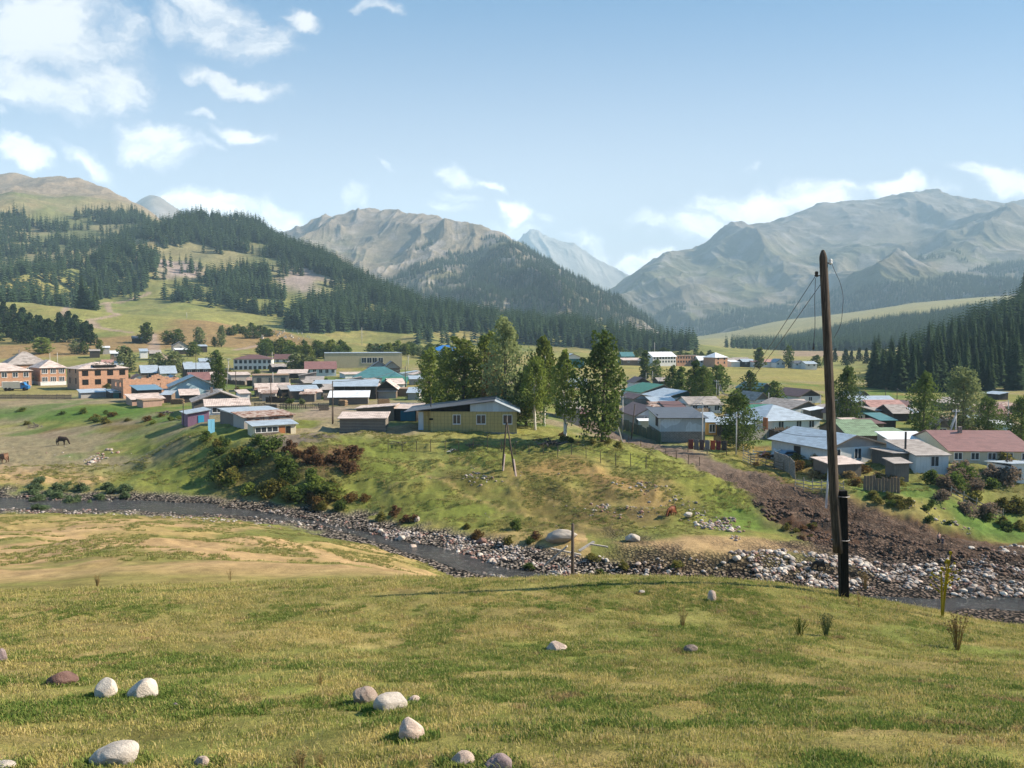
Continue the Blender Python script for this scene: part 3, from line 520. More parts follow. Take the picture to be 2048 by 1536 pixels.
# ---------------------------------------------------------------- materials for built things
MATS = {}
def paint(name, col, kind='plain', rough=.8, metal=0.0, var=.22, scale=1.0, dirt=.35):
    "kinds: plain (plaster), brick, boards, logs, slate (corrugated), metal (ribbed sheet), insul, wood, concrete, rust"
    if name in MATS: return MATS[name]
    m, t = mat_new(name); MATS[name] = m
    out = t.n('ShaderNodeOutputMaterial'); b = t.n('ShaderNodeBsdfPrincipled', i_Roughness=rough, i_Metallic=metal)
    b.inputs['Specular IOR Level'].default_value = .3 if kind != 'metal' else .5
    tc = t.n('ShaderNodeTexCoord'); O = tc.outputs['Object']; r = t.n('ShaderNodeObjectInfo').outputs['Random']
    sh = t.n('ShaderNodeVectorMath', operation='ADD', i_0=O, i_1=t.n('ShaderNodeCombineXYZ', i_0=t.m('MULTIPLY', r, 53), i_1=t.m('MULTIPLY', r, 31), i_2=0.0).outputs[0]).outputs[0]
    n = t.noise(sh, 1.3 * scale, 6, .65); n2 = t.noise(sh, 9 * scale, 4, .6)
    stv = t.n('ShaderNodeMapping', i_Vector=sh, i_Scale=(3, 3, .35)).outputs[0]; streak = t.noise(stv, 1.6, 5, .6)
    c = (*col, 1); h = n2; bs = .25; sp = t.n('ShaderNodeSeparateXYZ', i_0=O)
    if kind == 'brick':
        cx = t.n('ShaderNodeCombineXYZ', i_0=t.m('ADD', sp.outputs[0], sp.outputs[1]), i_1=sp.outputs[2], i_2=0.0).outputs[0]
        br = t.n('ShaderNodeTexBrick', i_Scale=1.0, i_Vector=cx); br.inputs['Brick Width'].default_value = .5; br.inputs['Row Height'].default_value = .22; br.inputs['Mortar Size'].default_value = .025
        for i, k in ((1, 1.12), (2, .78)): br.inputs[i].default_value = (*[x * k for x in col], 1)
        br.inputs[3].default_value = (.42, .36, .30, 1); c = br.outputs[0]; h = br.outputs[1]; bs = -.2
    elif kind in ('boards', 'insul'):
        w = t.n('ShaderNodeTexWave', wave_type='BANDS', bands_direction='X', wave_profile='SAW', i_Scale=1.1 if kind == 'boards' else .55, i_Distortion=.3, i_Vector=t.n('ShaderNodeCombineXYZ', i_0=t.m('ADD', sp.outputs[0], sp.outputs[1]), i_1=0.0, i_2=0.0).outputs[0])
        gap = t.ramp(w.outputs[1], .9, .97); dk = tuple(x * (.25 if kind == 'boards' else .35) for x in col)
        c = t.mix(gap, c, dk)
        if kind == 'insul':
            w2 = t.n('ShaderNodeTexWave', wave_type='BANDS', bands_direction='Z', wave_profile='SAW', i_Scale=.55, i_Vector=O); c = t.mix(t.m('MULTIPLY', t.ramp(w2.outputs[1], .9, .97), .6), c, dk)
        h = gap; bs = -.5
    elif kind == 'logs':
        w = t.n('ShaderNodeTexWave', wave_type='BANDS', bands_direction='Z', wave_profile='SIN', i_Scale=1.3, i_Distortion=1.2, i_Vector=O); w.inputs['Detail Scale'].default_value = .6
        c = t.mix(t.ramp(w.outputs[1], .35, .05), c, tuple(x * .2 for x in col)); h = w.outputs[1]; bs = .8
    elif kind in ('slate', 'metal'):
        w = t.n('ShaderNodeTexWave', wave_type='BANDS', bands_direction='X', i_Scale=.95 if kind == 'slate' else .5, i_Vector=O, wave_profile='SIN' if kind == 'slate' else 'SAW'); h = w.outputs[1]; bs = .8 if kind == 'slate' else .35
        rw = t.n('ShaderNodeTexWave', wave_type='BANDS', bands_direction='Y', i_Scale=.18, i_Vector=O, wave_profile='SAW', i_Distortion=.4); k = .75 if kind == 'slate' else .4
        c = t.mix(t.m('MULTIPLY', t.ramp(rw.outputs[1], .9, .99), k), c, tuple(x * .35 for x in col))
        if kind == 'metal': c = t.mix(t.m('MULTIPLY', t.ramp(w.outputs[1], .92, .99), .45), c, tuple(x * .5 for x in col))
        pt = t.n('ShaderNodeTexBrick', i_Scale=.55, i_Vector=O); pt.inputs[1].default_value = (1.15,) * 3 + (1,); pt.inputs[2].default_value = (.55, .52, .5, 1); pt.inputs[3].default_value = (.9,) * 3 + (1,); pt.inputs['Mortar Size'].default_value = .005
        c = t.mix(.8 if kind == 'slate' else .45, c, pt.outputs[0], 'MULTIPLY')
    elif kind == 'wood':
        g = t.n('ShaderNodeMapping', i_Vector=sh, i_Scale=(14, 14, .7)).outputs[0]; w = t.noise(g, 2.0, 6, .65, .3); c = t.mix(t.ramp(w, .35, .68), tuple(x * .35 for x in col), tuple(x * 1.25 for x in col)); h = w; bs = .7
    elif kind == 'rust':
        c = t.mix(t.ramp(n, .42, .58), c, (.16, .06, .03))
    f = t.m('ADD', 1 - var, t.m('MULTIPLY', t.m('ADD', n, n2), var)); d = t.m('MULTIPLY', t.ramp(streak, .5, .72), dirt)
    c = t.n('ShaderNodeVectorMath', operation='SCALE', i_0=c, i_Scale=f).outputs[0] if isinstance(c, bpy.types.NodeSocket) else t.n('ShaderNodeVectorMath', operation='SCALE', i_0=c[:3], i_Scale=f).outputs[0]
    c = t.mix(d, c, tuple(x * .45 + .015 for x in col)); t.link(c, b.inputs['Base Color'])
    bp = t.n('ShaderNodeBump', i_Strength=abs(bs), i_Distance=.03, invert=bs < 0); t.link(h, bp.inputs['Height']); t.link(bp.outputs[0], b.inputs['Normal'])
    t.link(b.outputs[0], out.inputs[0]); return m
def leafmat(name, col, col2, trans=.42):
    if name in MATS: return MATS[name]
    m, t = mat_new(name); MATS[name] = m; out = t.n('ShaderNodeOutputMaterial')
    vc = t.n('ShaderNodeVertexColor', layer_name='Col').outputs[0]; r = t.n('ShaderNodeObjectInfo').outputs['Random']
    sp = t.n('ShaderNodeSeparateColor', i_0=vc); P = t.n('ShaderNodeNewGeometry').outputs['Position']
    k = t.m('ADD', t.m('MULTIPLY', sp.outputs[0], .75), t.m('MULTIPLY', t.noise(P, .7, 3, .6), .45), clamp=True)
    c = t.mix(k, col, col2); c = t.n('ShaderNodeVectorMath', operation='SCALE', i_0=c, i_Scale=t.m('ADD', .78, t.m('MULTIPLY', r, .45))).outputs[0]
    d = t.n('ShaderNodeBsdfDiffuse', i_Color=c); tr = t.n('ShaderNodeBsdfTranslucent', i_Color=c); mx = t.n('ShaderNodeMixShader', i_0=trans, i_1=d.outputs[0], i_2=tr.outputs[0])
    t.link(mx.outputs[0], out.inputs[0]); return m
M_SPR = leafmat('spruce needles', (.016, .032, .017), (.045, .07, .03), .06)
M_PINE = leafmat('pine needles', (.02, .042, .02), (.05, .078, .028), .06)
M_LEAF = leafmat('poplar leaves', (.09, .14, .026), (.26, .30, .075)); M_DARKLEAF = leafmat('dark green leaves', (.045, .085, .02), (.13, .17, .045))
M_PALE = leafmat('pale leaves', (.10, .14, .05), (.28, .31, .14)); M_RUSTL = leafmat('rusty leaves', (.10, .06, .025), (.22, .14, .05))
M_BROWN = leafmat('dry brown twigs', (.09, .05, .028), (.20, .115, .06)); M_STRAW = leafmat('straw stalks', (.26, .18, .08), (.48, .37, .18)); M_GRASS = leafmat('grass blades', (.055, .105, .016), (.20, .21, .05), .35)
M_WILLOW = leafmat('willow leaves', (.07, .12, .05), (.19, .24, .12)); M_WEED = leafmat('weed leaves', (.08, .095, .022), (.24, .21, .06)); M_PURPLE = leafmat('faded thistle bushes', (.13, .10, .07), (.26, .20, .15))
M_BARK = paint('grey bark', (.14, .11, .085), 'wood'); M_BIRCH = paint('white bark', (.62, .58, .52), 'plain', var=.4, scale=3); M_SBARK = paint('spruce bark', (.07, .05, .038), 'wood')
# ---------------------------------------------------------------- plants
def tube_np(pts, rad, n=7, closed=True):
    "tapered tube along points"
    V = []; Fq = []
    for i, (p, r) in enumerate(zip(pts, rad)):
        p = Vector(p); d = (Vector(pts[min(i + 1, len(pts) - 1)]) - Vector(pts[max(i - 1, 0)])).normalized()
        a = d.orthogonal().normalized() if i == 0 else (a - d * a.dot(d)).normalized(); b = d.cross(a)
        for k in range(n): w = 2 * pi * k / n; V.append(p + (a * cos(w) + b * sin(w)) * r)
    for i in range(len(pts) - 1):
        for k in range(n): Fq.append((i * n + k, i * n + (k + 1) % n, (i + 1) * n + (k + 1) % n, (i + 1) * n + k))
    return [tuple(v) for v in V], Fq
class MB:
    "collects simple shapes into one mesh"
    def __init__(s): s.V = []; s.F = []; s.C = []
    def add(s, V, F_, c=(1, 1, 1)): o = len(s.V); s.V += [tuple(v) for v in V]; s.F += [tuple(i + o for i in f) for f in F_]; s.C += [c] * len(V); return s
    def tube(s, pts, rad, n=7):
        if not hasattr(rad, '__len__'): rad = [rad] * len(pts)
        V, F_ = tube_np(pts, rad, n); m = len(V); F_ = F_ + [tuple(range(n))[::-1], tuple(range(m - n, m))]; return s.add(V, F_)
    def box(s, x0, x1, y0, y1, z0, z1, M=None):
        V = [Vector((x, y, z)) for x in (x0, x1) for y in (y0, y1) for z in (z0, z1)]
        if M is not None: V = [M @ v for v in V]
        return s.add(V, [(0, 1, 3, 2), (4, 6, 7, 5), (0, 4, 5, 1), (2, 3, 7, 6), (0, 2, 6, 4), (1, 5, 7, 3)])
    def beam(s, a, b, w, h=None):
        a, b = Vector(a), Vector(b); d = b - a; l = d.length; q = d.to_track_quat('X', 'Z').to_matrix().to_4x4(); h = h or w
        return s.box(0, l, -w / 2, w / 2, -h / 2, h / 2, Matrix.Translation(a) @ q)
    def prism(s, prof, y0, y1):
        "outline in x,z pushed from y0 to y1"
        n = len(prof); V = [(x, y0, z) for x, z in prof] + [(x, y1, z) for x, z in prof]
        return s.add(V, [tuple(range(n)), tuple(range(2 * n - 1, n - 1, -1))] + [(i, i + n, (i + 1) % n + n, (i + 1) % n) for i in range(n)])
    def mesh(s, name, sm=False, col=False):
        me = bpy.data.meshes.new(name); me.from_pydata(s.V, [], s.F); me.update()
        bm = bmesh.new(); bm.from_mesh(me); bmesh.ops.recalc_face_normals(bm, faces=bm.faces); bm.to_mesh(me); bm.free()
        if sm: smooth(me)
        return me
    def build(s, name, mat, parent=None, sm=False): return mobj(name, s.mesh(name, sm), mat, parent)

def cards(cx, size, rng, flat=0.0, aspect=1.0, col=None, name='crown', droop=None):
    "a leaf-sized four-sided face at each point"
    n = len(cx); a = rng.normal(size=(n, 3)); a /= np.linalg.norm(a, axis=1)[:, None]; b = rng.normal(size=(n, 3)); b -= (a * b).sum(1)[:, None] * a; b /= np.linalg.norm(b, axis=1)[:, None]
    s = (np.ones(n) * size * rng.uniform(.6, 1.35, n))[:, None] if np.ndim(size) == 0 else size[:, None]
    V = np.stack([cx - a * s * .5 * aspect, cx + b * s * .5, cx + a * s * .5 * aspect, cx - b * s * .5], 1).reshape(-1, 3)
    Fq = np.arange(4 * n).reshape(-1, 4); k = rng.uniform(0, 1, n) if col is None else col
    return mesh_from(name, V, Fq, np.repeat(np.stack([k, k, k], 1), 4, 0))
def crown_points(rng, H, W_, kind, n, r0):
    "clumps along rising limbs -> leaf positions; leaves gaps between the clumps"
    limbs = []; P = []; K = []
    nl = {'poplar': 30, 'broad': 26, 'birch': 22, 'bush': 16, 'willow': 26, 'pine': 30}[kind]
    for i in range(nl):
        f = (i + .5) / nl; w = 2 * pi * (i * .618 + rng.uniform(0, .1))
        if kind == 'poplar': z = r0 + (1 - r0) * f; R = W_ * .5 * (min(1, 2.6 * (f + .12)) * (1 - f) ** .5 + .06) * rng.uniform(.65, 1.25)
        elif kind == 'birch': z = r0 + (1 - r0) * f; R = W_ * .5 * math.sin(pi * min(.97, f * .8 + .17)) ** .8 * rng.uniform(.5, 1.3)
        elif kind == 'pine': z = r0 + (1 - r0) * f; R = W_ * .5 * (1 - f) ** .75 * rng.uniform(.7, 1.2) + .2
        elif kind == 'bush': z = .15 + .6 * f * rng.uniform(.6, 1.2); R = W_ * .5 * rng.uniform(.2, 1) * (1.1 - .6 * f)
        else: z = r0 + (1 - r0) * f; R = W_ * .5 * math.sin(pi * min(.95, .22 + f * .75)) ** .7 * rng.uniform(.55, 1.2)
        c = np.array([cos(w) * R * .75, sin(w) * R * .75, z * H]); limbs.append(c)
        rr = np.array([1, 1, 1.25]) * (R * .42 + W_ * .085) * rng.uniform(.75, 1.15)
        m = int(n / nl * rng.uniform(.6, 1.4)); u = rng.normal(size=(m, 3)); u /= np.linalg.norm(u, axis=1)[:, None]; u *= rng.uniform(.25, 1, m)[:, None] ** .45
        p = c + u * rr; P.append(p); K.append(np.clip(.5 + .0 * p[:, 2] + rng.normal(0, .2, m) + rng.uniform(-.25, .25), 0, 1))
    P = np.concatenate(P); K = np.concatenate(K)
    P += np.stack([fbm(P[:, 1] * .8, P[:, 2] * .8, 2, 5) - .5, fbm(P[:, 0] * .8, P[:, 2] * .8, 2, 6) - .5, fbm(P[:, 0], P[:, 1], 2, 7) - .5], 1) * W_ * .22
    P[:, 2] = np.maximum(P[:, 2], .05 * H if kind != 'bush' else .02); return P, K, limbs
def leafy(seed, H, W_, kind, n, leaf, r0=.18, mat=None, twin=False):
    rng = np.random.default_rng(seed); P, K, limbs = crown_points(rng, H, W_, kind, n, r0)
    cme = cards(P, leaf, rng, col=K); cme.materials.append(mat)
    m = MB(); r = H * .017 + .05
    stems = [(-.25, 0), (.3, .1)] if twin else [(0, 0)]
    for ox, oy in stems:
        bx, by = (ox * 3, oy * 3) if twin else (rng.uniform(-.3, .3), rng.uniform(-.3, .3))
        m.tube([(ox * .4, oy * .4, -.6), (ox * .6, oy * .6, H * .06), (bx * .5, by * .5, H * .35), (bx, by, H * .65), (bx * .8, by, H * .93)], [r * 1.3, r, r * .75, r * .45, r * .12], 8)
    for c in limbs[::2]:
        z = max(.1 * H, c[2] - .22 * H - .5 * math.hypot(c[0], c[1])); m.tube([(0, 0, z), tuple(np.array([c[0] * .45, c[1] * .45, (z + c[2]) / 2 - .02 * H])), tuple(c)], [r * .4, r * .25, .02], 5)
    tme = m.mesh('trunk', True); return tme, cme
def spruce(seed, H, whorls, per, name='crown', wid=.17):
    rng = np.random.default_rng(seed); V = []; Fq = []; Cc = []
    for i in range(whorls):
        f = i / (whorls - 1); z = H * (.05 + .93 * f ** .92); R = H * wid * (1 - f) ** .82 * rng.uniform(.85, 1.15) + .12
        for k in range(per):
            w = 2 * pi * (k + rng.uniform(-.3, .3)) / per + i * 1.1; r = R * rng.uniform(.7, 1.18); dz = -r * rng.uniform(.28, .6); hw = r * sin(pi / per) * rng.uniform(.75, 1.15)
            d = np.array([cos(w), sin(w), 0]); s_ = np.array([-sin(w), cos(w), 0]); o = len(V); zt = z + r * .22
            V += [tuple(d * .02 + [0, 0, zt]), tuple(d * r * .62 - s_ * hw + [0, 0, z + dz * .7 - hw * .3]), tuple(d * r + [0, 0, z + dz + r * .1]), tuple(d * r * .62 + s_ * hw + [0, 0, z + dz * .7 - hw * .3]), tuple(d * r * .55 + [0, 0, z + dz * .2])]
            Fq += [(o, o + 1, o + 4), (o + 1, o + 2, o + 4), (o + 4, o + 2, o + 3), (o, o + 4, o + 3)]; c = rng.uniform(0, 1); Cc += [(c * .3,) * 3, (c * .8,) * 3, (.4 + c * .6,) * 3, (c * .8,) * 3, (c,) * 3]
    return mesh_from(name, np.array(V), np.array(Fq), np.array(Cc))
def trunk_mesh(H, r, name='trunk'): return MB().tube([(0, 0, -.8), (0, 0, H * .3), (0, 0, H * .9)], [r, r * .8, r * .1], 7).mesh(name, True)
rnd = random.Random(11)
def place(name, parts, loc, sc, label, cat, group=None, rz=None, sx=None):
    "one plant: an empty at its foot with its trunk and crown"
    o = bpy.data.objects.new(name, None); link(o); o.empty_display_size = .2; o.location = loc; o.scale = (sx or sc, sx or sc, sc); o.rotation_euler = (0, 0, rnd.uniform(0, 6.28) if rz is None else rz)
    tag(o, label, cat, group)
    for nm, me in parts: mobj(nm, me, None, o)
    return o
# ---- spruces
SPR = []
for i in range(6):
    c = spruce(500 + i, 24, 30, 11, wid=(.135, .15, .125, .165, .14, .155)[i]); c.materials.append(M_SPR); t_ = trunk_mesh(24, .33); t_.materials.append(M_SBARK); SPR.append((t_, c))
LOW = [spruce(520 + i, 24, 11, 7, wid=(.17, .185, .15, .21)[i]) for i in range(4)]
LOWA = []
for me in LOW:
    v = np.empty(len(me.vertices) * 3, np.float32); me.vertices.foreach_get('co', v); f = np.empty(len(me.loops), np.int32); me.loops.foreach_get('vertex_index', f)
    c = np.empty(len(me.vertices) * 4, np.float32); me.color_attributes['Col'].data.foreach_get('color', c); LOWA.append((v.reshape(-1, 3), f.reshape(-1, 3), c.reshape(-1, 4)[:, :3]))
def wood(name, XYZ, S_, label, seed=0, lean=0):
    rng = np.random.default_rng(seed); Vs = []; Fs = []; Cs = []; off = 0
    for (x, y, z), s in zip(XYZ, S_):
        v, f, c = LOWA[rng.integers(4)]; a = rng.uniform(0, 6.28); ca, sa = cos(a), sin(a); w = s * rng.uniform(.85, 1.2)
        Vs.append(np.stack([(v[:, 0] * ca - v[:, 1] * sa) * w + x, (v[:, 0] * sa + v[:, 1] * ca) * w + y, v[:, 2] * s + z - .5], 1)); Fs.append(f + off); Cs.append(c * rng.uniform(.5, 1.1)); off += len(v)
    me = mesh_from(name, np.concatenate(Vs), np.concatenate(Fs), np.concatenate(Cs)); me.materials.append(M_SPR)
    return tag(mobj(name, me), label, kind='stuff')
WOODS = [  # outlines of the woods by where their trees stand, density (trees per 100 m2), weight
 ([(565, 655), (600, 615), (680, 600), (760, 588), (820, 585), (880, 598), (960, 612), (1000, 628), (1000, 650), (950, 668), (870, 662), (800, 668), (745, 662), (700, 662), (620, 668)], 1.35),
 ([(980, 622), (1090, 640), (1200, 664), (1290, 682), (1390, 693), (1395, 702), (1300, 706), (1200, 700), (1100, 690), (980, 690)], .75),
 ([(870, 662), (980, 665), (990, 700), (900, 705), (820, 690)], .16),
 ([(330, 455), (400, 436), (500, 450), (620, 492), (720, 530), (830, 575), (900, 600), (800, 596), (690, 565), (560, 520), (450, 500), (380, 485), (320, 500)], .85),
 ([(150, 575), (170, 540), (230, 500), (300, 455), (380, 460), (330, 500), (300, 560), (280, 590), (200, 600)], .95),
 ([(345, 605), (420, 560), (470, 540), (530, 545), (570, 590), (565, 635), (500, 628), (440, 612), (420, 590), (370, 605)], .95),
 ([(-60, 450), (0, 430), (120, 430), (270, 430), (300, 450), (230, 500), (160, 500), (80, 480), (-60, 500)], .6),
 ([(-60, 600), (0, 560), (70, 545), (170, 580), (280, 570), (290, 600), (180, 625), (70, 625), (40, 640), (-60, 640)], .5),
 ([(-60, 510), (100, 490), (160, 530), (140, 570), (40, 560), (-60, 560)], .3),
 ([(560, 520), (700, 560), (800, 600), (700, 600), (590, 620), (540, 560)], .22),
 ([(-60, 480), (300, 440), (560, 520), (560, 640), (340, 600), (200, 610), (-60, 600)], .09)]
def in_woods(px, py, WD):
    d = np.zeros(px.shape)
    for pp, w in WD: d = np.maximum(d, in_poly(px, py, pp) * w)
    return d
def scatter(seed, n, x0, x1, y0, y1, dens, Hf=None, lo=.35):
    rng = np.random.default_rng(seed); Y = np.sqrt(rng.uniform(y0 ** 2, y1 ** 2, n)); u = rng.uniform(x0, x1, n); X = u * Y; Z = (Hf or height)(X, Y) if Hf is None else Hf(X, Y)
    d = dens(X, Y, Z); k = rng.uniform(0, 1, n) < d
    return X[k], Y[k], Z[k]
def dens_left(X, Y, Z):
    px, py = proj(X, Y, Z); n_ = fbm(X / 55, Y / 55, 5, 301); d = np.maximum(in_woods(px, py, WOODS) * .62 * sstep(.40, .54, n_ + .03), in_woods(px, py, [WOODS[i] for i in (0, 1, 3, 5)]) * sstep(.30, .42, n_))
    return d * .9
X, Y, Z = scatter(31, 76000, -.72, .26, 640, 1900, dens_left)
SPX = [(x, y, z, 's') for x, y, z in zip(X, Y, Z)]
def dens_right(X, Y, Z):
    px, py = proj(X, Y, Z); top = np.interp(px, [1735, 1800, 1900, 2000, 2048, 2300], [745, 716, 676, 632, 604, 520])
    gap = 1 - (1 - sstep(0, 26, np.abs(py - np.interp(px, [1850, 1950, 2048, 2200], [735, 690, 668, 640]))) ) * .85
    return (px > 1738) * (py < np.interp(px, [1738, 1830, 1900, 2048], [775, 786, 790, 790])) * (py > top) * gap * sstep(.28, .42, fbm(X / 30, Y / 30, 3, 303)) * .8
X, Y, Z = scatter(33, 9000, .43, .80, 300, 1000, dens_right)
SPX += [(x, y, z, 'r') for x, y, z in zip(X, Y, Z)]
def dens_mid(X, Y, Z):
    px, py = proj(X, Y, Z)
    return (py > np.interp(px, [1440, 1560, 1700, 1800, 1950, 2300], [696, 676, 648, 630, 612, 590])) * (py < np.interp(px, [1440, 1500, 1600, 1700, 1900], [701, 702, 706, 708, 716])) * (px > 1435) * np.interp(px, [1435, 1560, 1600], [.2, .3, 1.0])
X, Y, Z = scatter(34, 9000, .255, .78, 1150, 1750, dens_mid)
MIDW = list(zip(X, Y, Z))
size = lambda y, r: (14 + 15 * r) / 24 * (.80 if y < 620 else 1.08)
SPX = [(x, y, z, k, size(y, rnd.random())) for x, y, z, k in SPX]
SPX.sort(key=lambda q: -q[4] / q[1])
LOC_SPR = {'r': ('dark spruce in the tall wood on the slope at the right edge of the valley', 'spruces in the dark wood at the right'), 's': ('dark spruce among the woods on the hillside above the village', 'spruces on the hillside above the village')}
for i, (x, y, z, k, s) in enumerate(SPX[:300]):
    place('spruce_tree', [('trunk', SPR[i % 6][0]), ('crown', SPR[i % 6][1])], (x, y, z), s, LOC_SPR[k][0], 'spruce', LOC_SPR[k][1], sx=s * rnd.uniform(.9, 1.25))
rest = SPX[300:]
wood('spruce_forest', [q[:3] for q in rest] + MIDW, [q[4] * .95 for q in rest] + [rnd.uniform(.7, 1.1) for _ in MIDW], 'dense dark spruce forest spread over the hillsides around the valley', 1)
def dens_fm(X, Y, Z):
    px, py = proj(X, Y, Z); n = fbm(X / 160, Y / 160, 4, 305)
    edge = np.interp(px, [600, 700, 800, 860, 950, 1040, 1100, 1300], [560, 545, 520, 500, 490, 480, 500, 500])
    core = sstep(-15, 40, py - np.interp(px, [850, 950, 1040, 1100, 1200], [570, 530, 500, 520, 560]))
    return (py > edge - 12) * np.maximum(core * sstep(.30, .42, n), sstep(.52, .6, n) * .7) * .85
X, Y, Z = scatter(35, 30000, -.25, .19, 1500, 3400, dens_fm, HMID)
A = list(zip(X, Y, Z)); AS = [rnd.uniform(.75, 1.1) for _ in A]
def dens_fr(X, Y, Z):
    px, py = proj(X, Y, Z); n = fbm(X / 260 + Y / 500, Y / 420, 4, 306)
    lim = np.interp(px, [1250, 1350, 1500, 1600, 1700, 1850, 2048], [660, 650, 622, 600, 575, 560, 520])
    low = np.interp(px, [1250, 1400, 1450, 1560, 1700, 1900, 2048], [700, 690, 672, 655, 628, 600, 585])
    return (py < low) * np.maximum((py > lim) * sstep(.34, .44, n) * 1.0, (py > lim - 45) * sstep(.6, .66, n) * .6)
X, Y, Z = scatter(36, 40000, .15, .72, 2500, 4300, dens_fr, HRGT)
A += list(zip(X, Y, Z)); AS += [rnd.uniform(.8, 1.15) for _ in X]
wood('mountain_forest', A, AS, 'blue hazy forest covering the lower flanks of the far mountains', 2)

# ---- broadleaved trees: px, py of the foot, height in px, width in px, kind
KINDS = {}
def kind_of(key, *a, **k):
    if key not in KINDS: KINDS[key] = [leafy(700 + 13 * i + hash(key[0]) % 1 + len(KINDS) * 3, *a, **k) for i in range(k.pop('n_', 2) if 'n_' in k else 2)]
    return KINDS[key]
def getkind(kd, near):
    n, lf = (5600, .40) if near else (1100, .95)
    T = {'p': ('poplar', 16, 7, M_LEAF, .06), 'd': ('broad', 15, 8, M_DARKLEAF, .1), 'b': ('birch', 16, 6.5, M_LEAF, .3), 'l': ('broad', 15, 8.5, M_PALE, .1), 'c': ('poplar', 16, 5, M_DARKLEAF, .05), 'r': ('broad', 13, 8, M_RUSTL, .1), 'n': ('pine', 15, 7, M_PINE, .04), 'w': ('birch', 16, 6, M_LEAF, .3)}[kd]
    key = (kd, near)
    if key not in KINDS:
        KINDS[key] = []
        for i in range(3 if near else 2):
            tm, cm = leafy(700 + len(KINDS) * 7 + i, T[1], T[2], T[0], n, lf, T[4], T[3], twin=(kd == 'w')); tm.materials.append(M_BIRCH if kd in 'bw' else M_BARK); KINDS[key].append((tm, cm, T[1], T[2]))
    return KINDS[key]
def tree(px, py, hp, wp, kd, label, group=None, Yd=None, name='leafy_tree'):
    p = cast(px, py) if Yd is None else Vector((*at(px, py, Yd)[:2], 0)); p.z = hgt(p.x, p.y)
    h = hp / F * p.y * .94; near = hp > 75; V_ = getkind(kd, near); tm, cm, H0, W0 = V_[rnd.randrange(len(V_))]
    return place(name, [('trunk', tm), ('crown', cm)], p, h / H0, label, 'tree', group, sx=wp / F * p.y / W0)
TREES = [(1012, 862, 214, 92, 'l', 'tallest pale green tree behind the yellow house in the village centre', 140), (972, 860, 172, 78, 'p', 'dense tree directly left of the tallest tree behind the yellow house', 150),
 (985, 850, 130, 44, 'r', 'tree with rusty orange leaves left of the tallest tree', 146), (925, 850, 160, 92, 'p', 'bright green tree rising over the left end of the dark yellow house roof', 152), (893, 845, 130, 60, 'p', 'young green tree between the rusty-leaved tree and the yellow house', 160),
 (860, 840, 125, 62, 'p', 'round tree at the left end of the central group of trees', 165), (1052, 855, 110, 80, 'd', 'low dark tree filling the gap right of the tallest tree', 138), (1088, 858, 182, 58, 'b', 'slender birch with pale trunk second from the right in the central group', 142),
 (1130, 868, 186, 50, 'w', 'twin-stemmed white birch between the yellow house and the big bushy tree', 124), (1070, 870, 150, 50, 'b', 'slim tree half hidden between two birches', 134), (1205, 884, 218, 104, 'd', 'big bushy tree standing alone at the top of the dirt road', 121),
 (1476, 872, 120, 72, 'd', 'dark bushy tree right of the orange-yellow house above the carpets', 135), (1388, 812, 96, 36, 'c', 'tall dark poplar leaning over the slate roofs', 210), (1404, 818, 84, 50, 'd', 'broad dark tree beside the leaning poplar among roofs', 205),
 (1345, 790, 60, 34, 'd', 'round dark tree behind the green gable roof', 245), (1362, 795, 62, 26, 'c', 'narrow dark poplar right of the round tree behind the green roof', 240), (1290, 762, 62, 26, 'c', 'lone narrow poplar at the field edge right of the big bushy tree', 330),
 (1312, 764, 44, 26, 'd', 'small tree beside the lone narrow poplar at the field edge', 325), (1435, 792, 62, 44, 'd', 'dark round tree behind the concrete lamp posts', 250), (1418, 780, 40, 30, 'd', 'small dark tree left of the lamp posts', 270), (1500, 800, 60, 40, 'd', 'tree behind the bushy tree beside the dark teal roof', 235), (1550, 815, 50, 34, 'd', 'dull green tree between the satellite dish and the blue shed', 220),
 (1692, 865, 118, 58, 'd', 'dark green tree right behind the wooden pole', 170), (1846, 890, 132, 58, 'd', 'tall dark tree between the green roof and the red roof', 150), (1925, 880, 126, 76, 'l', 'wide wind-blown pale tree behind the concrete strut pole', 165),
 (1975, 878, 82, 50, 'd', 'low dark tree right of the wind-blown pale tree', 155), (2042, 890, 108, 56, 'd', 'dark tree cut by the right edge of the picture', 140), (438, 790, 84, 28, 'c', 'tall leaning poplar among the roofs in the left village', 200),
 (1518, 732, 44, 24, 'c', 'dark tree in front of the far white hamlet', 480), (1577, 735, 46, 20, 'd', 'dark tree among the far houses left of the pole', 500), (1632, 728, 26, 30, 'd', 'pale green tree cluster left of the pole at the far hamlet', 520)]
for T_ in TREES: tree(T_[0], T_[1], T_[2], T_[3], T_[4], T_[5], None, T_[6])
G1 = 'small trees around the houses on the left hillside'
for (a, b, c_, d_, k) in [(293, 697, 44, 26, 'c'), (252, 733, 52, 40, 'l'), (335, 684, 28, 26, 'd'), (355, 688, 32, 28, 'd'), (399, 690, 38, 26, 'l'), (443, 690, 44, 20, 'l'), (428, 668, 20, 12, 'd'), (316, 738, 40, 34, 'l'), (350, 738, 44, 42, 'l'), (386, 720, 30, 30, 'd'), (85, 716, 34, 42, 'p'), (432, 735, 46, 36, 'd'), (200, 716, 30, 16, 'p'), (150, 722, 26, 24, 'l'), (168, 718, 26, 20, 'd')]:
    tree(a, b, c_, d_, k, 'small leafy tree among the low houses on the left hillside', G1, 330 if b > 728 else (420 if b > 700 else 500))
G2 = 'pines in the dark clump at the left edge'
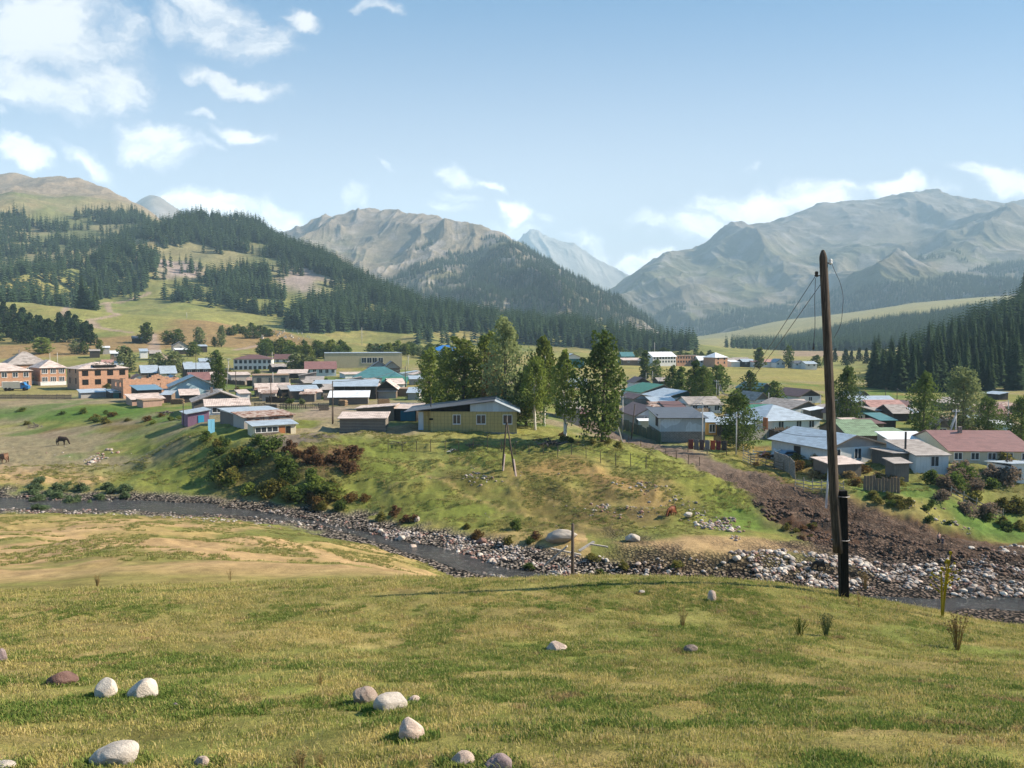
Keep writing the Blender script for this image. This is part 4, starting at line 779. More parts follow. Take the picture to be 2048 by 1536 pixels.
for i in range(26): x = -25 + 8.2 * i + rnd.uniform(-5, 5); tree(x, 690 - .05 * x - rnd.uniform(0, 14), rnd.uniform(44, 60) * (1 - .0012 * x), rnd.uniform(24, 32), 'n', 'dark bushy pine in the planted clump at the left edge below the meadow', G2, rnd.uniform(450, 560), 'pine_tree')
G3 = 'row of green trees behind the long beige hall'
for i in range(17): x = 525 + 10.6 * i + rnd.uniform(-5, 5); tree(x, 718, rnd.uniform(26, 38), rnd.uniform(22, 34), rnd.choice('ddp'), 'rounded green tree in the belt left behind the long beige hall', G3, rnd.uniform(400, 450))
for (a, b, h_) in [(590, 738, 38), (608, 738, 34), (622, 738, 30)]: tree(a, b, h_, 38, 'l', 'pale round tree beside the left end of the beige hall', 'pale trees at the left end of the beige hall', 330)
for i in range(10): x = 458 + 9 * i; tree(x, 666 - .3 * i, rnd.uniform(12, 20), rnd.uniform(14, 22), 'd', 'low dark tree in the short hedge row at the graveyard edge', 'dark trees at the graveyard', rnd.uniform(560, 600))
for i in range(19): x = 742 + 11 * i + rnd.uniform(-3, 3); tree(x, 712, rnd.uniform(18, 32), rnd.uniform(18, 30), rnd.choice('ddlp'), 'green tree in the belt between the beige hall and the bright blue roof', 'trees behind the beige hall and blue roof', rnd.uniform(440, 520))
for i in range(15): x = 1243 + 13.4 * i + rnd.uniform(-4, 4); tree(x, 710, rnd.uniform(13, 24), rnd.uniform(16, 28), 'd', 'dark tree at the foot of the wood behind the far white houses', 'dark trees behind the far white houses', rnd.uniform(560, 640))
for i in range(9): x = 1655 + 16 * i + rnd.uniform(-4, 4); tree(x, 735, rnd.uniform(24, 36), rnd.uniform(12, 18), 'n', 'lone small spruce on the meadow below the right wood', 'small spruces below the right wood', rnd.uniform(520, 640), 'small_spruce')

# ---- shrubs
SHR = {}
def shrub_kind(mt, n=900, leaf=.17):
    key = mt.name
    if key not in SHR:
        SHR[key] = []
        for i in range(3):
            rng = np.random.default_rng(900 + len(SHR) * 5 + i); P, K, limbs = crown_points(rng, 2.0, 2.4, 'bush', n, .1); me = cards(P, leaf, rng, col=K, name='foliage', aspect=1.6); me.materials.append(mt)
            m = MB()
            for c in limbs[::2]: m.tube([(0, 0, -.2), (c[0] * .5, c[1] * .5, c[2] * .5), tuple(c)], [.035, .025, .01], 4)
            st = m.mesh('stems'); st.materials.append(M_BARK); SHR[key].append((st, me))
    return SHR[key]
def shrub(px, py, hp, mt, label, group, wf=1.0, p=None):
    p = p or cast(px, py, 24); k = shrub_kind(mt); st, me = k[rnd.randrange(3)]; s = hp / F * p.y / 1.9
    return place('shrub', [('stems', st), ('foliage', me)], (p.x, p.y, p.z - .1), s, label, 'shrub', group, sx=s * rnd.uniform(.8, 1.2) * wf)
def shrubs(n, poly, hp, mats, label, group, wf=1.0, seed=0, y0=24):
    r = random.Random(seed); xs = [p[0] for p in poly]; ys_ = [p[1] for p in poly]; k = 0; n = int(n * .66)
    while k < n:
        x, y = r.uniform(min(xs), max(xs)), r.uniform(min(ys_), max(ys_))
        if not bool(in_poly(np.array([x]), np.array([y]), poly)[0]): continue
        k += 1; p = cast(x, y, y0); shrub(x, y, r.uniform(*hp), mats[r.randrange(len(mats))], label, group, wf, p)
shrubs(46, [(430, 935), (500, 900), (560, 905), (600, 960), (720, 975), (690, 1000), (560, 1008), (440, 985)], (20, 38), [M_DARKLEAF, M_LEAF, M_WEED, M_DARKLEAF], 'dark green shrub on the steep bank below the left sheds', 'shrubs on the steep bank below the sheds', 1.2, 1)
shrubs(22, [(570, 900), (690, 900), (730, 925), (700, 950), (600, 935)], (14, 26), [M_BROWN], 'dry brown bush on top of the dark bank left of the hill', 'dry brown bushes on the bank', 1.3, 2)
shrubs(34, [(480, 985), (700, 985), (860, 1020), (1050, 1060), (1090, 1090), (1000, 1090), (850, 1055), (700, 1035), (480, 1008)], (12, 24), [M_WEED, M_BROWN, M_DARKLEAF, M_RUSTL], 'low weedy bush hanging over the far river bank', 'weedy bushes along the far river bank', 1.3, 3)
shrubs(52, [(60, 968), (240, 968), (290, 990), (200, 1022), (70, 1022)], (9, 17), [M_WILLOW], 'grey green willow bush in the river gravel on the left', 'willow bushes in the river gravel', 1.7, 4)
shrubs(46, [(1840, 945), (2046, 930), (2046, 1070), (1960, 1065), (1880, 1000)], (18, 36), [M_WEED, M_PURPLE, M_WEED, M_DARKLEAF, M_PURPLE], 'tall weedy bush on the slope below the red roofed house', 'bushes on the right slope', 1.3, 5)
shrubs(30, [(1500, 925), (1640, 915), (1690, 950), (1860, 945), (1840, 965), (1700, 975), (1600, 945)], (12, 22), [M_WEED, M_RUSTL, M_STRAW], 'rank yellow weed clump in the yard behind the plank fences', 'weed clumps in the right yards', 1.4, 6)
shrubs(24, [(1700, 985), (1880, 1010), (1940, 1060), (1860, 1045), (1760, 1010)], (10, 20), [M_WEED, M_DARKLEAF], 'small green bush beside the lower dirt road', 'bushes beside the lower road', 1.4, 7)
shrubs(26, [(0, 820), (160, 825), (330, 820), (420, 850), (300, 862), (120, 850), (0, 850)], (8, 16), [M_LEAF, M_WEED, M_DARKLEAF, M_RUSTL], 'leafy garden plant clump below the plank fence on the left', 'garden clumps on the left terrace', 1.6, 8)
shrubs(18, [(380, 870), (450, 860), (520, 880), (540, 905), (440, 935)], (12, 24), [M_DARKLEAF, M_WEED], 'shrub on the shaded slope under the purple shed', 'shrubs under the purple shed', 1.3, 9)
shrubs(16, [(1060, 870), (1180, 872), (1240, 890), (1330, 900), (1280, 912), (1150, 890)], (8, 16), [M_WEED, M_DARKLEAF, M_BROWN], 'weed clump along the wire fence on the hill', 'weeds along the wire fence', 1.4, 10)
shrubs(16, [(1560, 1030), (1640, 1050), (1660, 1080), (1560, 1085)], (8, 14), [M_WEED, M_BROWN], 'reddish weed at the foot of the earth bank', 'weeds at the foot of the earth bank', 1.4, 11)
shrubs(9, [(1020, 1120), (1080, 1110), (1300, 1120), (1500, 1150), (1380, 1150), (1020, 1150)], (12, 20), [M_WEED, M_DARKLEAF], 'bush at the foot of the cut river bank', 'bushes at the cut bank', 1.5, 12)

shrubs(60, [(130, 760), (460, 745), (800, 760), (830, 800), (660, 818), (480, 800), (200, 790)], (7, 15), [M_LEAF, M_WEED, M_DARKLEAF, M_PALE], 'rounded garden bush between the sheds of the left village', 'garden bushes in the left village', 1.3, 21, 120)
shrubs(50, [(1250, 800), (1500, 800), (1800, 830), (2040, 860), (1900, 905), (1640, 880), (1480, 850), (1300, 820)], (8, 18), [M_LEAF, M_WEED, M_DARKLEAF], 'rounded garden bush between the roofs of the right village', 'garden bushes in the right village', 1.3, 22, 120)
shrubs(24, [(1480, 900), (1600, 920), (1780, 940), (1780, 960), (1600, 960), (1500, 930)], (8, 16), [M_STRAW, M_WEED, M_RUSTL], 'dry orange weed clump in front of the white farmhouse', 'dry weeds before the white farmhouse', 1.8, 23, 90)
# ---------------------------------------------------------------- buildings
P_ = lambda n, c, k='plain', **kw: paint(n, c, k, **kw)
WALLS = dict(white=lambda: P_('whitewash', (.72, .72, .70)), pale=lambda: P_('pale blue wall', (.55, .64, .70)), cream=lambda: P_('cream plaster', (.62, .55, .40)), beige=lambda: P_('beige plaster', (.52, .44, .28)), brick=lambda: P_('orange brick', (.50, .235, .125), 'brick', var=.35, dirt=.25),
    wood=lambda: P_('weathered boards', (.17, .15, .13), 'boards', var=.5), logs=lambda: P_('grey logs', (.24, .21, .18), 'logs', var=.4), dark=lambda: P_('dark timber', (.05, .042, .036), 'boards'), adobe=lambda: P_('brown adobe', (.20, .145, .105), 'plain', var=.5, scale=2), conc=lambda: P_('grey block', (.22, .21, .20), 'brick', var=.35),
    insul=lambda: P_('yellow insulation', (.48, .37, .15), 'insul'), orange=lambda: P_('ochre wall', (.60, .33, .09), 'plain'), teal=lambda: P_('teal sheet', (.035, .17, .17), 'metal', rough=.5), lblue=lambda: P_('light blue boards', (.45, .62, .68), 'boards'), purple=lambda: P_('purple plaster', (.21, .12, .19), 'plain', var=.5, scale=2), greyw=lambda: P_('grey plaster', (.36, .34, .32)),
    pink=lambda: P_('pinkish wall', (.42, .27, .21), 'plain', var=.4), wsheet=lambda: P_('white sheet', (.66, .74, .80), 'metal', rough=.5), dgreen=lambda: P_('dark green sheet', (.015, .07, .055), 'metal', rough=.5), green=lambda: P_('green wall', (.05, .13, .07), 'boards'))
ROOFS = dict(slate=lambda: P_('grey corrugated slate', (.36, .32, .295), 'slate', var=.45), pslate=lambda: P_('pale corrugated slate', (.58, .48, .43), 'slate', var=.45), silver=lambda: P_('galvanised sheet', (.50, .56, .61), 'metal', rough=.42, metal=.35), dgrey=lambda: P_('dark grey sheet', (.085, .09, .105), 'metal', rough=.45),
    brown=lambda: P_('brown sheet', (.15, .07, .055), 'metal', rough=.5), red=lambda: P_('dull red sheet', (.24, .115, .10), 'metal', rough=.55), green=lambda: P_('green sheet', (.04, .19, .12), 'metal', rough=.5), teal=lambda: P_('teal roof sheet', (.07, .20, .21), 'metal', rough=.5), blue=lambda: P_('grey blue sheet', (.13, .24, .33), 'metal', rough=.45), bblue=lambda: P_('bright blue sheet', (.015, .17, .52), 'metal', rough=.45),
    white=lambda: P_('white roof sheet', (.78, .80, .82), 'metal', rough=.5), rust=lambda: P_('rusty sheet', (.45, .36, .30), 'rust', rough=.7), pink=lambda: P_('faded pink roof', (.42, .24, .21), 'slate'), grn2=lambda: P_('mossy green slate', (.20, .29, .18), 'slate'), dirt=lambda: P_('earth roof', (.34, .25, .16), 'plain', var=.5, scale=2), clay=lambda: P_('clay roof', (.33, .22, .15), 'plain', var=.5))
M_FRAME = paint('white window frame', (.75, .75, .74), rough=.5); M_WOODB = paint('old wood', (.20, .165, .13), 'wood'); M_CHIM = paint('sooty chimney', (.18, .13, .11), 'brick'); M_PIPE = paint('dark stove pipe', (.06, .055, .05), rough=.5); M_SHADE = paint('painted interior shade', (.012, .011, .01), rough=1)  # last but one line of tones: flat black painted as the shade inside openings
M_DOORO = paint('orange brown door', (.38, .15, .06), 'boards'); M_DOORB = paint('bright blue door', (.03, .30, .50), 'plain'); M_DOORD = paint('dark door', (.045, .035, .03), 'boards')
def glass():
    m, t = mat_new('window glass'); out = t.n('ShaderNodeOutputMaterial'); b = t.n('ShaderNodeBsdfPrincipled', i_Roughness=.12); b.inputs['Base Color'].default_value = (.035, .045, .055, 1); t.link(b.outputs[0], out.inputs[0]); return m
M_GLASS = glass()
def window(par, x, z, w, h, mul=1, y=0.0, frame=True, mat=None, far=False):
    fr = .09
    if frame:
        m = MB()
        for a in ((x - w / 2 - fr, x - w / 2, z - fr, z + h + fr), (x + w / 2, x + w / 2 + fr, z - fr, z + h + fr), (x - w / 2, x + w / 2, z - fr, z), (x - w / 2, x + w / 2, z + h, z + h + fr)): m.box(a[0], a[1], y - .07, y + .02, a[2], a[3])
        for k in range(mul): xm = x - w / 2 + w * (k + 1) / (mul + 1); m.box(xm - .04, xm + .04, y - .06, y + .015, z, z + h)
        f = m.build('window', M_FRAME, par)
        if not far: MB().box(x - w / 2 - .12, x + w / 2 + .12, y - .13, y - .072, z - fr - .05, z - fr - .003).build('sill', M_FRAME, f)
        MB().box(x - w / 2, x + w / 2, y - .022, y + .012, z, z + h).build('pane', mat or M_GLASS, f); return f
    return MB().box(x - w / 2, x + w / 2, y - .03, y + .02, z, z + h).build('window', mat or M_GLASS, par)
def roofed(name, mat, prof_fn, parent): pass
def plane_quad(name, mat, parent, a, b, c, d, th=.1):
    "a slab: a-b along the eave, d-c along the ridge; its own axes follow it so ribs run up the slope"
    a, b, c, d = map(Vector, (a, b, c, d)); X = (b - a).normalized(); N = X.cross(d - a).normalized(); 
    if N.z < 0: N = -N
    Yx = N.cross(X); M = Matrix((X, Yx, N)).transposed().to_4x4(); M.translation = a; I = M.inverted()
    lo = [I @ v for v in (a, b, c, d)]; m = MB(); n = 8; top = []
    V = [v + Vector((0, 0, th)) for v in lo] + lo
    m.add(V, [(0, 1, 2, 3), (7, 6, 5, 4), (0, 4, 5, 1), (1, 5, 6, 2), (2, 6, 7, 3), (3, 7, 4, 0)])
    o = m.build(name, mat, parent); o.matrix_local = M; return o
def roof(kind, r, w, d, h, rh, mat, gmat, ov=.45, px_=0.5):
    "origin at the front left corner, x along the front, y into depth. returns nothing, adds parts"
    t = .1; z = h + .02
    if kind == 'gable':      # ridge along the front
        s = rh / (d / 2); e = z - s * ov
        plane_quad('roof', mat, r, (-ov, -ov, e), (w + ov, -ov, e), (w + ov, d / 2, h + rh), (-ov, d / 2, h + rh), t)
        plane_quad('roof', mat, r, (w + ov, d + ov, e), (-ov, d + ov, e), (-ov, d / 2 + .002, h + rh), (w + ov, d / 2 + .002, h + rh), t)
        for x0 in (.0, w - .15):
            m = MB(); V = [(x0, 0, h + .01), (x0, d, h + .01), (x0, d / 2, h + rh - .03)]; V += [(x + .15, y, zz) for x, y, zz in V]; m.add(V, [(0, 1, 2), (5, 4, 3), (0, 3, 4, 1), (1, 4, 5, 2), (2, 5, 3, 0)]); m.build('gable', gmat, r)
    elif kind == 'gfront':   # gable over the front; px_ = where the ridge stands
        xr = w * px_; sl = rh / xr; sr = rh / (w - xr); 
        plane_quad('roof', mat, r, (-ov, d + ov, z - sl * ov), (-ov, -ov, z - sl * ov), (xr, -ov, h + rh), (xr, d + ov, h + rh), t)
        plane_quad('roof', mat, r, (w + ov, -ov, z - sr * ov), (w + ov, d + ov, z - sr * ov), (xr + .002, d + ov, h + rh), (xr + .002, -ov, h + rh), t)
        for y0 in (0.0, d - .15): MB().prism([(0, h + .01), (w, h + .01), (xr, h + rh - .03)], y0 - (.02 if y0 == 0 else 0), y0 + .15).build('gable', gmat, r)
        m = MB(); m.beam((-ov, -ov - .03, z - sl * ov - .02), (xr, -ov - .03, h + rh - .02), .05, .2); m.beam((w + ov, -ov - .03, z - sr * ov - .02), (xr, -ov - .03, h + rh - .02), .05, .2); m.build('barge_board', M_WOODB, r)
    elif kind == 'hip':
        k = min(w, d) / 2; e = z - rh / k * ov * .9; A = [(-ov, -ov, e), (w + ov, -ov, e), (w + ov, d + ov, e), (-ov, d + ov, e)]
        if w >= d: R0, R1 = (k, d / 2, h + rh), (w - k, d / 2, h + rh); q = [(A[0], A[1], R1, R0), (A[2], A[3], R0, R1), (A[1], A[2], R1, R1), (A[3], A[0], R0, R0)]
        else: R0, R1 = (w / 2, k, h + rh), (w / 2, d - k, h + rh); q = [(A[0], A[1], R0, R0), (A[2], A[3], R1, R1), (A[1], A[2], R1, R0), (A[3], A[0], R0, R1)]
        for a in q: plane_quad('roof', mat, r, *a, t)
    elif kind == 'shed':     # low at the front
        s = rh / d; plane_quad('roof', mat, r, (-ov, -ov, z - s * ov), (w + ov, -ov, z - s * ov), (w + ov, d + ov, h + rh + s * ov), (-ov, d + ov, h + rh + s * ov), t)
        if rh > .15:
            for x0 in (0.0, w - .15): m = MB(); V = [(x0, 0, h), (x0, d, h), (x0, d, h + rh), (x0, .01, h + .01)]; V += [(x + .15, y, zz) for x, y, zz in V]; m.add(V, [(0, 1, 2, 3), (7, 6, 5, 4), (0, 4, 5, 1), (1, 5, 6, 2), (2, 6, 7, 3)]); m.build('gable', gmat, r)
    elif kind == 'shedback': # high at the front
        s = rh / d; plane_quad('roof', mat, r, (w + ov, d + ov, z - s * ov), (-ov, d + ov, z - s * ov), (-ov, -ov, h + rh + s * ov), (w + ov, -ov, h + rh + s * ov), t); MB().box(0, w, -.02, .13, h + .01, h + rh).build('gable', gmat, r)
    elif kind == 'shedl':    # high at the right
        s = rh / w; plane_quad('roof', mat, r, (-ov, d + ov, z - s * ov), (-ov, -ov, z - s * ov), (w + ov, -ov, h + rh + s * ov), (w + ov, d + ov, h + rh + s * ov), t); MB().prism([(0, h + .01), (w, h + .01), (w, h + rh)], -.02, .13).build('gable', gmat, r)
    elif kind == 'flat': MB().box(-.15, w + .15, -.15, d + .15, h, h + .22).build('roof', mat, r)
NB = [0]
def house(name, pxL, pxR, py, wallp, kind, roofp, yaw, depth, wall, rf, label, nw=0, rows=1, gable=None, group=None, Y=None, chim=0, door=None, cat='house', plinth=None, win=(1.1, 1.3), frame=True, wmul=1, pr=.5, dx=None, low=None, wx=None):
    "foot of the front wall from pxL to pxR at py, wall and roof heights as seen; yaw turns the front towards the right"
    u1, u2 = (pxL - 1024) / F, (pxR - 1024) / F; th = radians(yaw)
    Y1 = cast(pxL, py, 90).y if Y is None or py > 790 else Y
    if Y is not None and not .75 < Y1 / Y < 1.3: Y1 = Y
    # keep the seen size: pixels per metre measured at the front's left corner
    fy = Y1 * 1.0; w = (u2 - u1) * Y1 / (cos(th) - u2 * sin(th)); x1 = u1 * Y1
    c_, s_ = cos(th), sin(th); cs = [(x1, Y1), (x1 + w * c_, Y1 + w * s_), (x1 - depth * s_, Y1 + depth * c_), (x1 + w * c_ - depth * s_, Y1 + w * s_ + depth * c_)]
    g = [hgt(*q) for q in cs]; base = zof((pxL + pxR) / 2, py, Y1 + w * s_ * .5) if Y is not None or True else g[0]; base = min(max(base, min(g) - .8), max(g) + 1.2)
    h = max(1.6, wallp / F * Y1); rh = roofp / F * Y1; d = depth; w = max(w, 1.2)
    NB[0] += 1; j = NB[0] * .0013
    r = bpy.data.objects.new(name, None); link(r); r.location = (x1, Y1, base + j); r.rotation_euler = (0, 0, th); tag(r, label, cat, group)
    wm = WALLS[wall](); rm = ROOFS[rf](); gm = WALLS[gable]() if gable else wm; far = Y1 > 260
    if low:      # a lower storey of another material
        hl = h * low[1]; MB().box(0, w, 0, d, -3.8, hl).build('lower_wall', WALLS[low[0]](), r); MB().box(.0, w, .0, d, hl + .003, h).build('wall', wm, r)
    else:
        if plinth: MB().box(-.04, w + .04, -.04, d + .04, -3.5, .7).build('plinth', WALLS[plinth](), r)
        MB().box(0, w, 0, d, -3.5 if not plinth else -3.0, h).build('wall', wm, r)
    roof(kind, r, w, d, h, rh, rm, gm, ov=.35 if h < 2.4 else .5, px_=pr)
    if nw:
        xs = wx or [(i + .5) / nw for i in range(nw)]
        for k in range(rows):
            zz = h * ((k + .5) / rows) - win[1] / 2 + (.12 * h / rows if rows == 1 else .1)
            for f in xs: window(r, w * f, zz, min(win[0], w / nw * .6), min(win[1], h / rows * .6), wmul, -.02, frame, far=far)
    if door is not None: x = w * door[0]; MB().box(x - .5, x + .5, -.07, .02, 0, min(2.0, h * .85)).build('door', {'o': M_DOORO, 'b': M_DOORB, 'd': M_DOORD}[door[1]], r)
    for i in range(chim): x = w * (.35 + .3 * i); zt = h + rh; MB().box(x, x + .5, d * .42, d * .42 + .5, h, zt + .75).build('chimney', M_CHIM, r)
    r['w'] = w; r['d'] = d; r['h'] = h; return r
def side_windows(r, n, z=1.0, w=.8, h=1.1, mat=None):
    "openings in the left side wall"
    d = r['d']
    for i in range(n): y = d * (i + .5) / n; MB().box(-.05, .02, y - w / 2, y + w / 2, z, z + h).build('window', mat or M_GLASS, r)
H = house
# --- left village, front
r = H('brick_apartment_house', -72, 62, 778, 37, 'hip', 15, 42, 12, 'brick', 'pslate', 'two-storey orange brick house behind the blue truck at the left edge', 6, 2, plinth='white', Y=244, chim=1, win=(1.3, 1.4), cat='apartment house')
r = H('brick_apartment_house', 80, 131, 767, 33, 'hip', 14, 44, 12, 'brick', 'pslate', 'two-storey orange brick house between the truck house and the burnt ruin', 3, 2, plinth='white', Y=258, win=(1.7, 1.4), wmul=2, cat='apartment house'); side_windows(r, 2, 1.2, .7)
r = H('ruined_brick_house', 157, 256, 772, 36, 'hip', 12, 44, 12, 'brick', 'pslate', 'two-storey brick ruin with empty windows and a caved-in roof', 4, 2, Y=240, win=(1.7, 1.8), frame=False, cat='ruin'); side_windows(r, 2, .8, .8, 1.8, M_SHADE); side_windows(r, 2, 4.0, .8, 1.2, M_SHADE)
for o in list(r.children):
    if o.name.startswith('window'): o.data.materials[0] = M_SHADE  # window boxes blackened to stand for the unlit rooms behind
m = MB(); rr = random.Random(3)
for i in range(26): x = r['w'] * rr.uniform(.25, .85); y = r['d'] * rr.uniform(0, .5); z = r['h'] + rr.uniform(.3, 1.6); m.beam((x, y, z), (x + rr.uniform(-1.6, 1.6), y + rr.uniform(-1, 1.5), z + rr.uniform(-.3, .9)), .14, .14)
m.build('broken_rafters', M_WOODB, r); MB().box(r['w'] * .3, r['w'] * .75, -.3, r['d'] * .3, r['h'] + .5, r['h'] + 1.0).build('painted_hole_shade', M_SHADE, r)  # black slab on the roof, painted as the shade of a hole
def ruin():
    Y1 = 206; th = radians(44); r = bpy.data.objects.new('roofless_brick_ruin', None); link(r); x1 = (245 - 1024) / F * Y1; r.location = (x1, Y1, hgt(x1, Y1) - .2); r.rotation_euler = (0, 0, th); tag(r, 'roofless brick ruin with a torn open front wall among the metal sheds', 'ruin')
    u2 = (357 - 1024) / F; w = (u2 - (245 - 1024) / F) * Y1 / (cos(th) - u2 * sin(th)); d = 9; h = 5.0; b = WALLS['brick']()
    m = MB(); m.box(0, w * .17, 0, .4, -1, h); m.box(w * .17, w * .52, 0, .4, h * .78, h); m.box(w * .17, w * .52, 0, .4, -1, .4)
    xs = [.52, .60, .66, .74, .80, .88, .93, 1.0]
    for i in range(7): m.box(w * xs[i] + .001, w * xs[i + 1], 0, .4, -1, h * (1.0 if i % 2 == 0 else .35)); 
    for i in (1, 3, 5): m.box(w * xs[i] + .001, w * xs[i + 1], 0.001, .399, h * .78, h - rr.uniform(0, .5))
    for i in range(22): x = w * i / 22; m.box(x, x + w / 23, .02, .38, h, h + rr.uniform(0, .45) + (.9 * math.exp(-((i - 13) / 3) ** 2)))
    m.build('wall', b, r); m = MB()
    for (y0, y1, z0, z1) in [(.4, 1.6, -1, h), (1.6, 2.6, -1, .6), (1.6, 2.6, 2.2, 3.2), (1.6, 2.6, 4.4, h), (2.6, 5, -1, h), (5, 6, -1, .6), (5, 6, 2.0, 3.2), (5, 6, 4.4, h), (6, 9, -1, h)]: m.box(0, .4, y0 + .001, y1, z0, z1)
    m.build('side_wall', b, r); MB().box(.4, w, d - .4, d, -1, h * .8).build('back_wall', b, r); MB().box(w * .16, w * .55, .5, .7, 0, h * .7).build('painted_room_shade', M_SHADE, r)  # black sheet behind the gap stands in for the room's shade
ruin()
H('hip_roofed_house', 14, 98, 757, 30, 'hip', 24, 42, 12, 'brick', 'slate', 'brick house with broad grey hip roof and chimney behind the left apartment house', 3, 1, Y=285, chim=1)
H('metal_roofed_shed', 160, 213, 797, 10, 'shed', 5, 40, 3, 'greyw', 'silver', 'low grey tin shed at the end of the plank fence on the left', Y=196, cat='shed')
r = H('long_metal_shed', 222, 282, 797, 12, 'shed', 5, 42, 5, 'dark', 'silver', 'long open shed with pale metal roof and a teal door', Y=184, cat='shed'); MB().box(.3, 1.7, -.08, -.02, 0, 2).build('door', WALLS['teal'](), r)
H('blue_metal_shed', 275, 322, 786, 9, 'shed', 7, 40, 6, 'dark', 'blue', 'low shed with grey blue metal roof in front of the roofless ruin', Y=192, cat='shed')
H('slate_roofed_byre', 262, 326, 812, 14, 'shed', 8, 40, 5, 'pink', 'pslate', 'long pink-walled byre under pale corrugated slate beside the clay hut', Y=174, cat='byre')
H('clay_hut', 284, 322, 816, 15, 'flat', 2, 40, 5, 'pink', 'clay', 'small brown clay hut beside the slate-roofed byre', Y=168, cat='hut')
r = H('light_blue_gable_house', 340, 430, 800, 28, 'gfront', 20, 26, 11, 'lblue', 'blue', 'house with light blue board gable and bluish metal roof on the left', 1, 1, Y=178, gable='lblue', win=(1.2, 1.2), pr=.52)
H('slate_annex', 360, 396, 806, 16, 'shed', 9, 26, 4, 'dark', 'pslate', 'pale slate lean-to in front of the light blue gable house', Y=168, cat='annex')
r = H('grey_wooden_house', 386, 488, 830, 28, 'gfront', 19, 24, 10, 'wood', 'slate', 'grey weathered wooden house with patched slate roof and brick chimney', Y=143, chim=1, gable='wood', pr=.52)
r = H('whitewashed_annex', 410, 497, 832, 21, 'shed', 10, 24, 3.2, 'pale', 'pslate', 'pale blue annex with pinkish slate roof below the grey wooden gable', 2, 1, Y=136, win=(1.6, .9), cat='annex')
r = H('purple_shed', 373, 416, 853, 26, 'shedl', 6, 32, 6, 'purple', 'silver', 'purple walled shed with bright blue door and silver roof', Y=127, door=(.62, 'b'), cat='shed')
MB().box(-.6, -.48, 1, 1.12, 0, 5.3).build('stove_pipe', M_PIPE, r)
def gate(px, py, Y, w, h, mat, label, name='blue_gate'):
    p = at(px, py, Y); m = MB(); m.box(0, w, 0, .08, -.3, h); o = m.build(name, mat); o.location = (p.x, Y, hgt(p.x, Y)); o.rotation_euler = (0, 0, .5); return tag(o, label, 'gate')
gate(416, 849, 126, 1.0, 2.4, paint('sky blue paint', (.25, .60, .80)), 'tall sky blue gate leaf beside the purple shed')
# big stepped barn
r = H('patched_metal_barn', 470, 568, 852, 26, 'shed', 4, 36, 9, 'wood', 'silver', 'long weathered barn with two stepped silver roofs behind the orange door shed', Y=127, cat='barn', gable='white')
r = H('patched_metal_barn', 486, 585, 862, 30, 'shed', 5, 36, 5.5, 'greyw', 'rust', 'middle shed with rust spotted wall and patched silver roof', Y=121.5, cat='barn')
MB().box(.4, r['w'] * .98, -.07, -.02, 1.6, r['h'] - .1).build('rusty_sheeting', ROOFS['rust'](), r)
r = H('low_milking_shed', 505, 590, 871, 20, 'shed', 5, 34, 3.2, 'cream', 'silver', 'low whitish shed with two framed windows and an orange brown door', 2, 1, Y=117.5, door=(.66, 'o'), win=(1.7, .75), cat='shed', wx=[.17, .43])
MB().box(r['w'] * .76, r['w'] * .87, -.06, -.02, 0, 1.3).build('painted_doorway_shade', M_SHADE, r); MB().box(.1, r['w'] * .6, -.5, -.12, 0, .55).build('bench', M_WOODB, r)  # black panel on the wall, painted as shade in an open doorway
r = H('log_shed', 678, 770, 862, 25, 'shed', 7, 3, 4.5, 'logs', 'pslate', 'long grey log shed with wavy pale slate roof left of the yellow house', Y=124, cat='shed')
r = H('adobe_shed', 712, 787, 842, 24, 'shedl', 6, 0, 6, 'adobe', 'pslate', 'brown adobe shed with tilted slate roof behind the log shed', Y=140, cat='shed')
r = H('adobe_shed', 787, 832, 842, 24, 'shed', 6, -8, 5, 'dark', 'pslate', 'dark open shed with teal sheet door left of the yellow house', Y=139, cat='shed'); MB().box(r['w'] * .3, r['w'] * .95, -.08, -.02, 0, r['h'] * .85).build('door', paint('teal blue tarpaulin', (.02, .13, .19)), r)
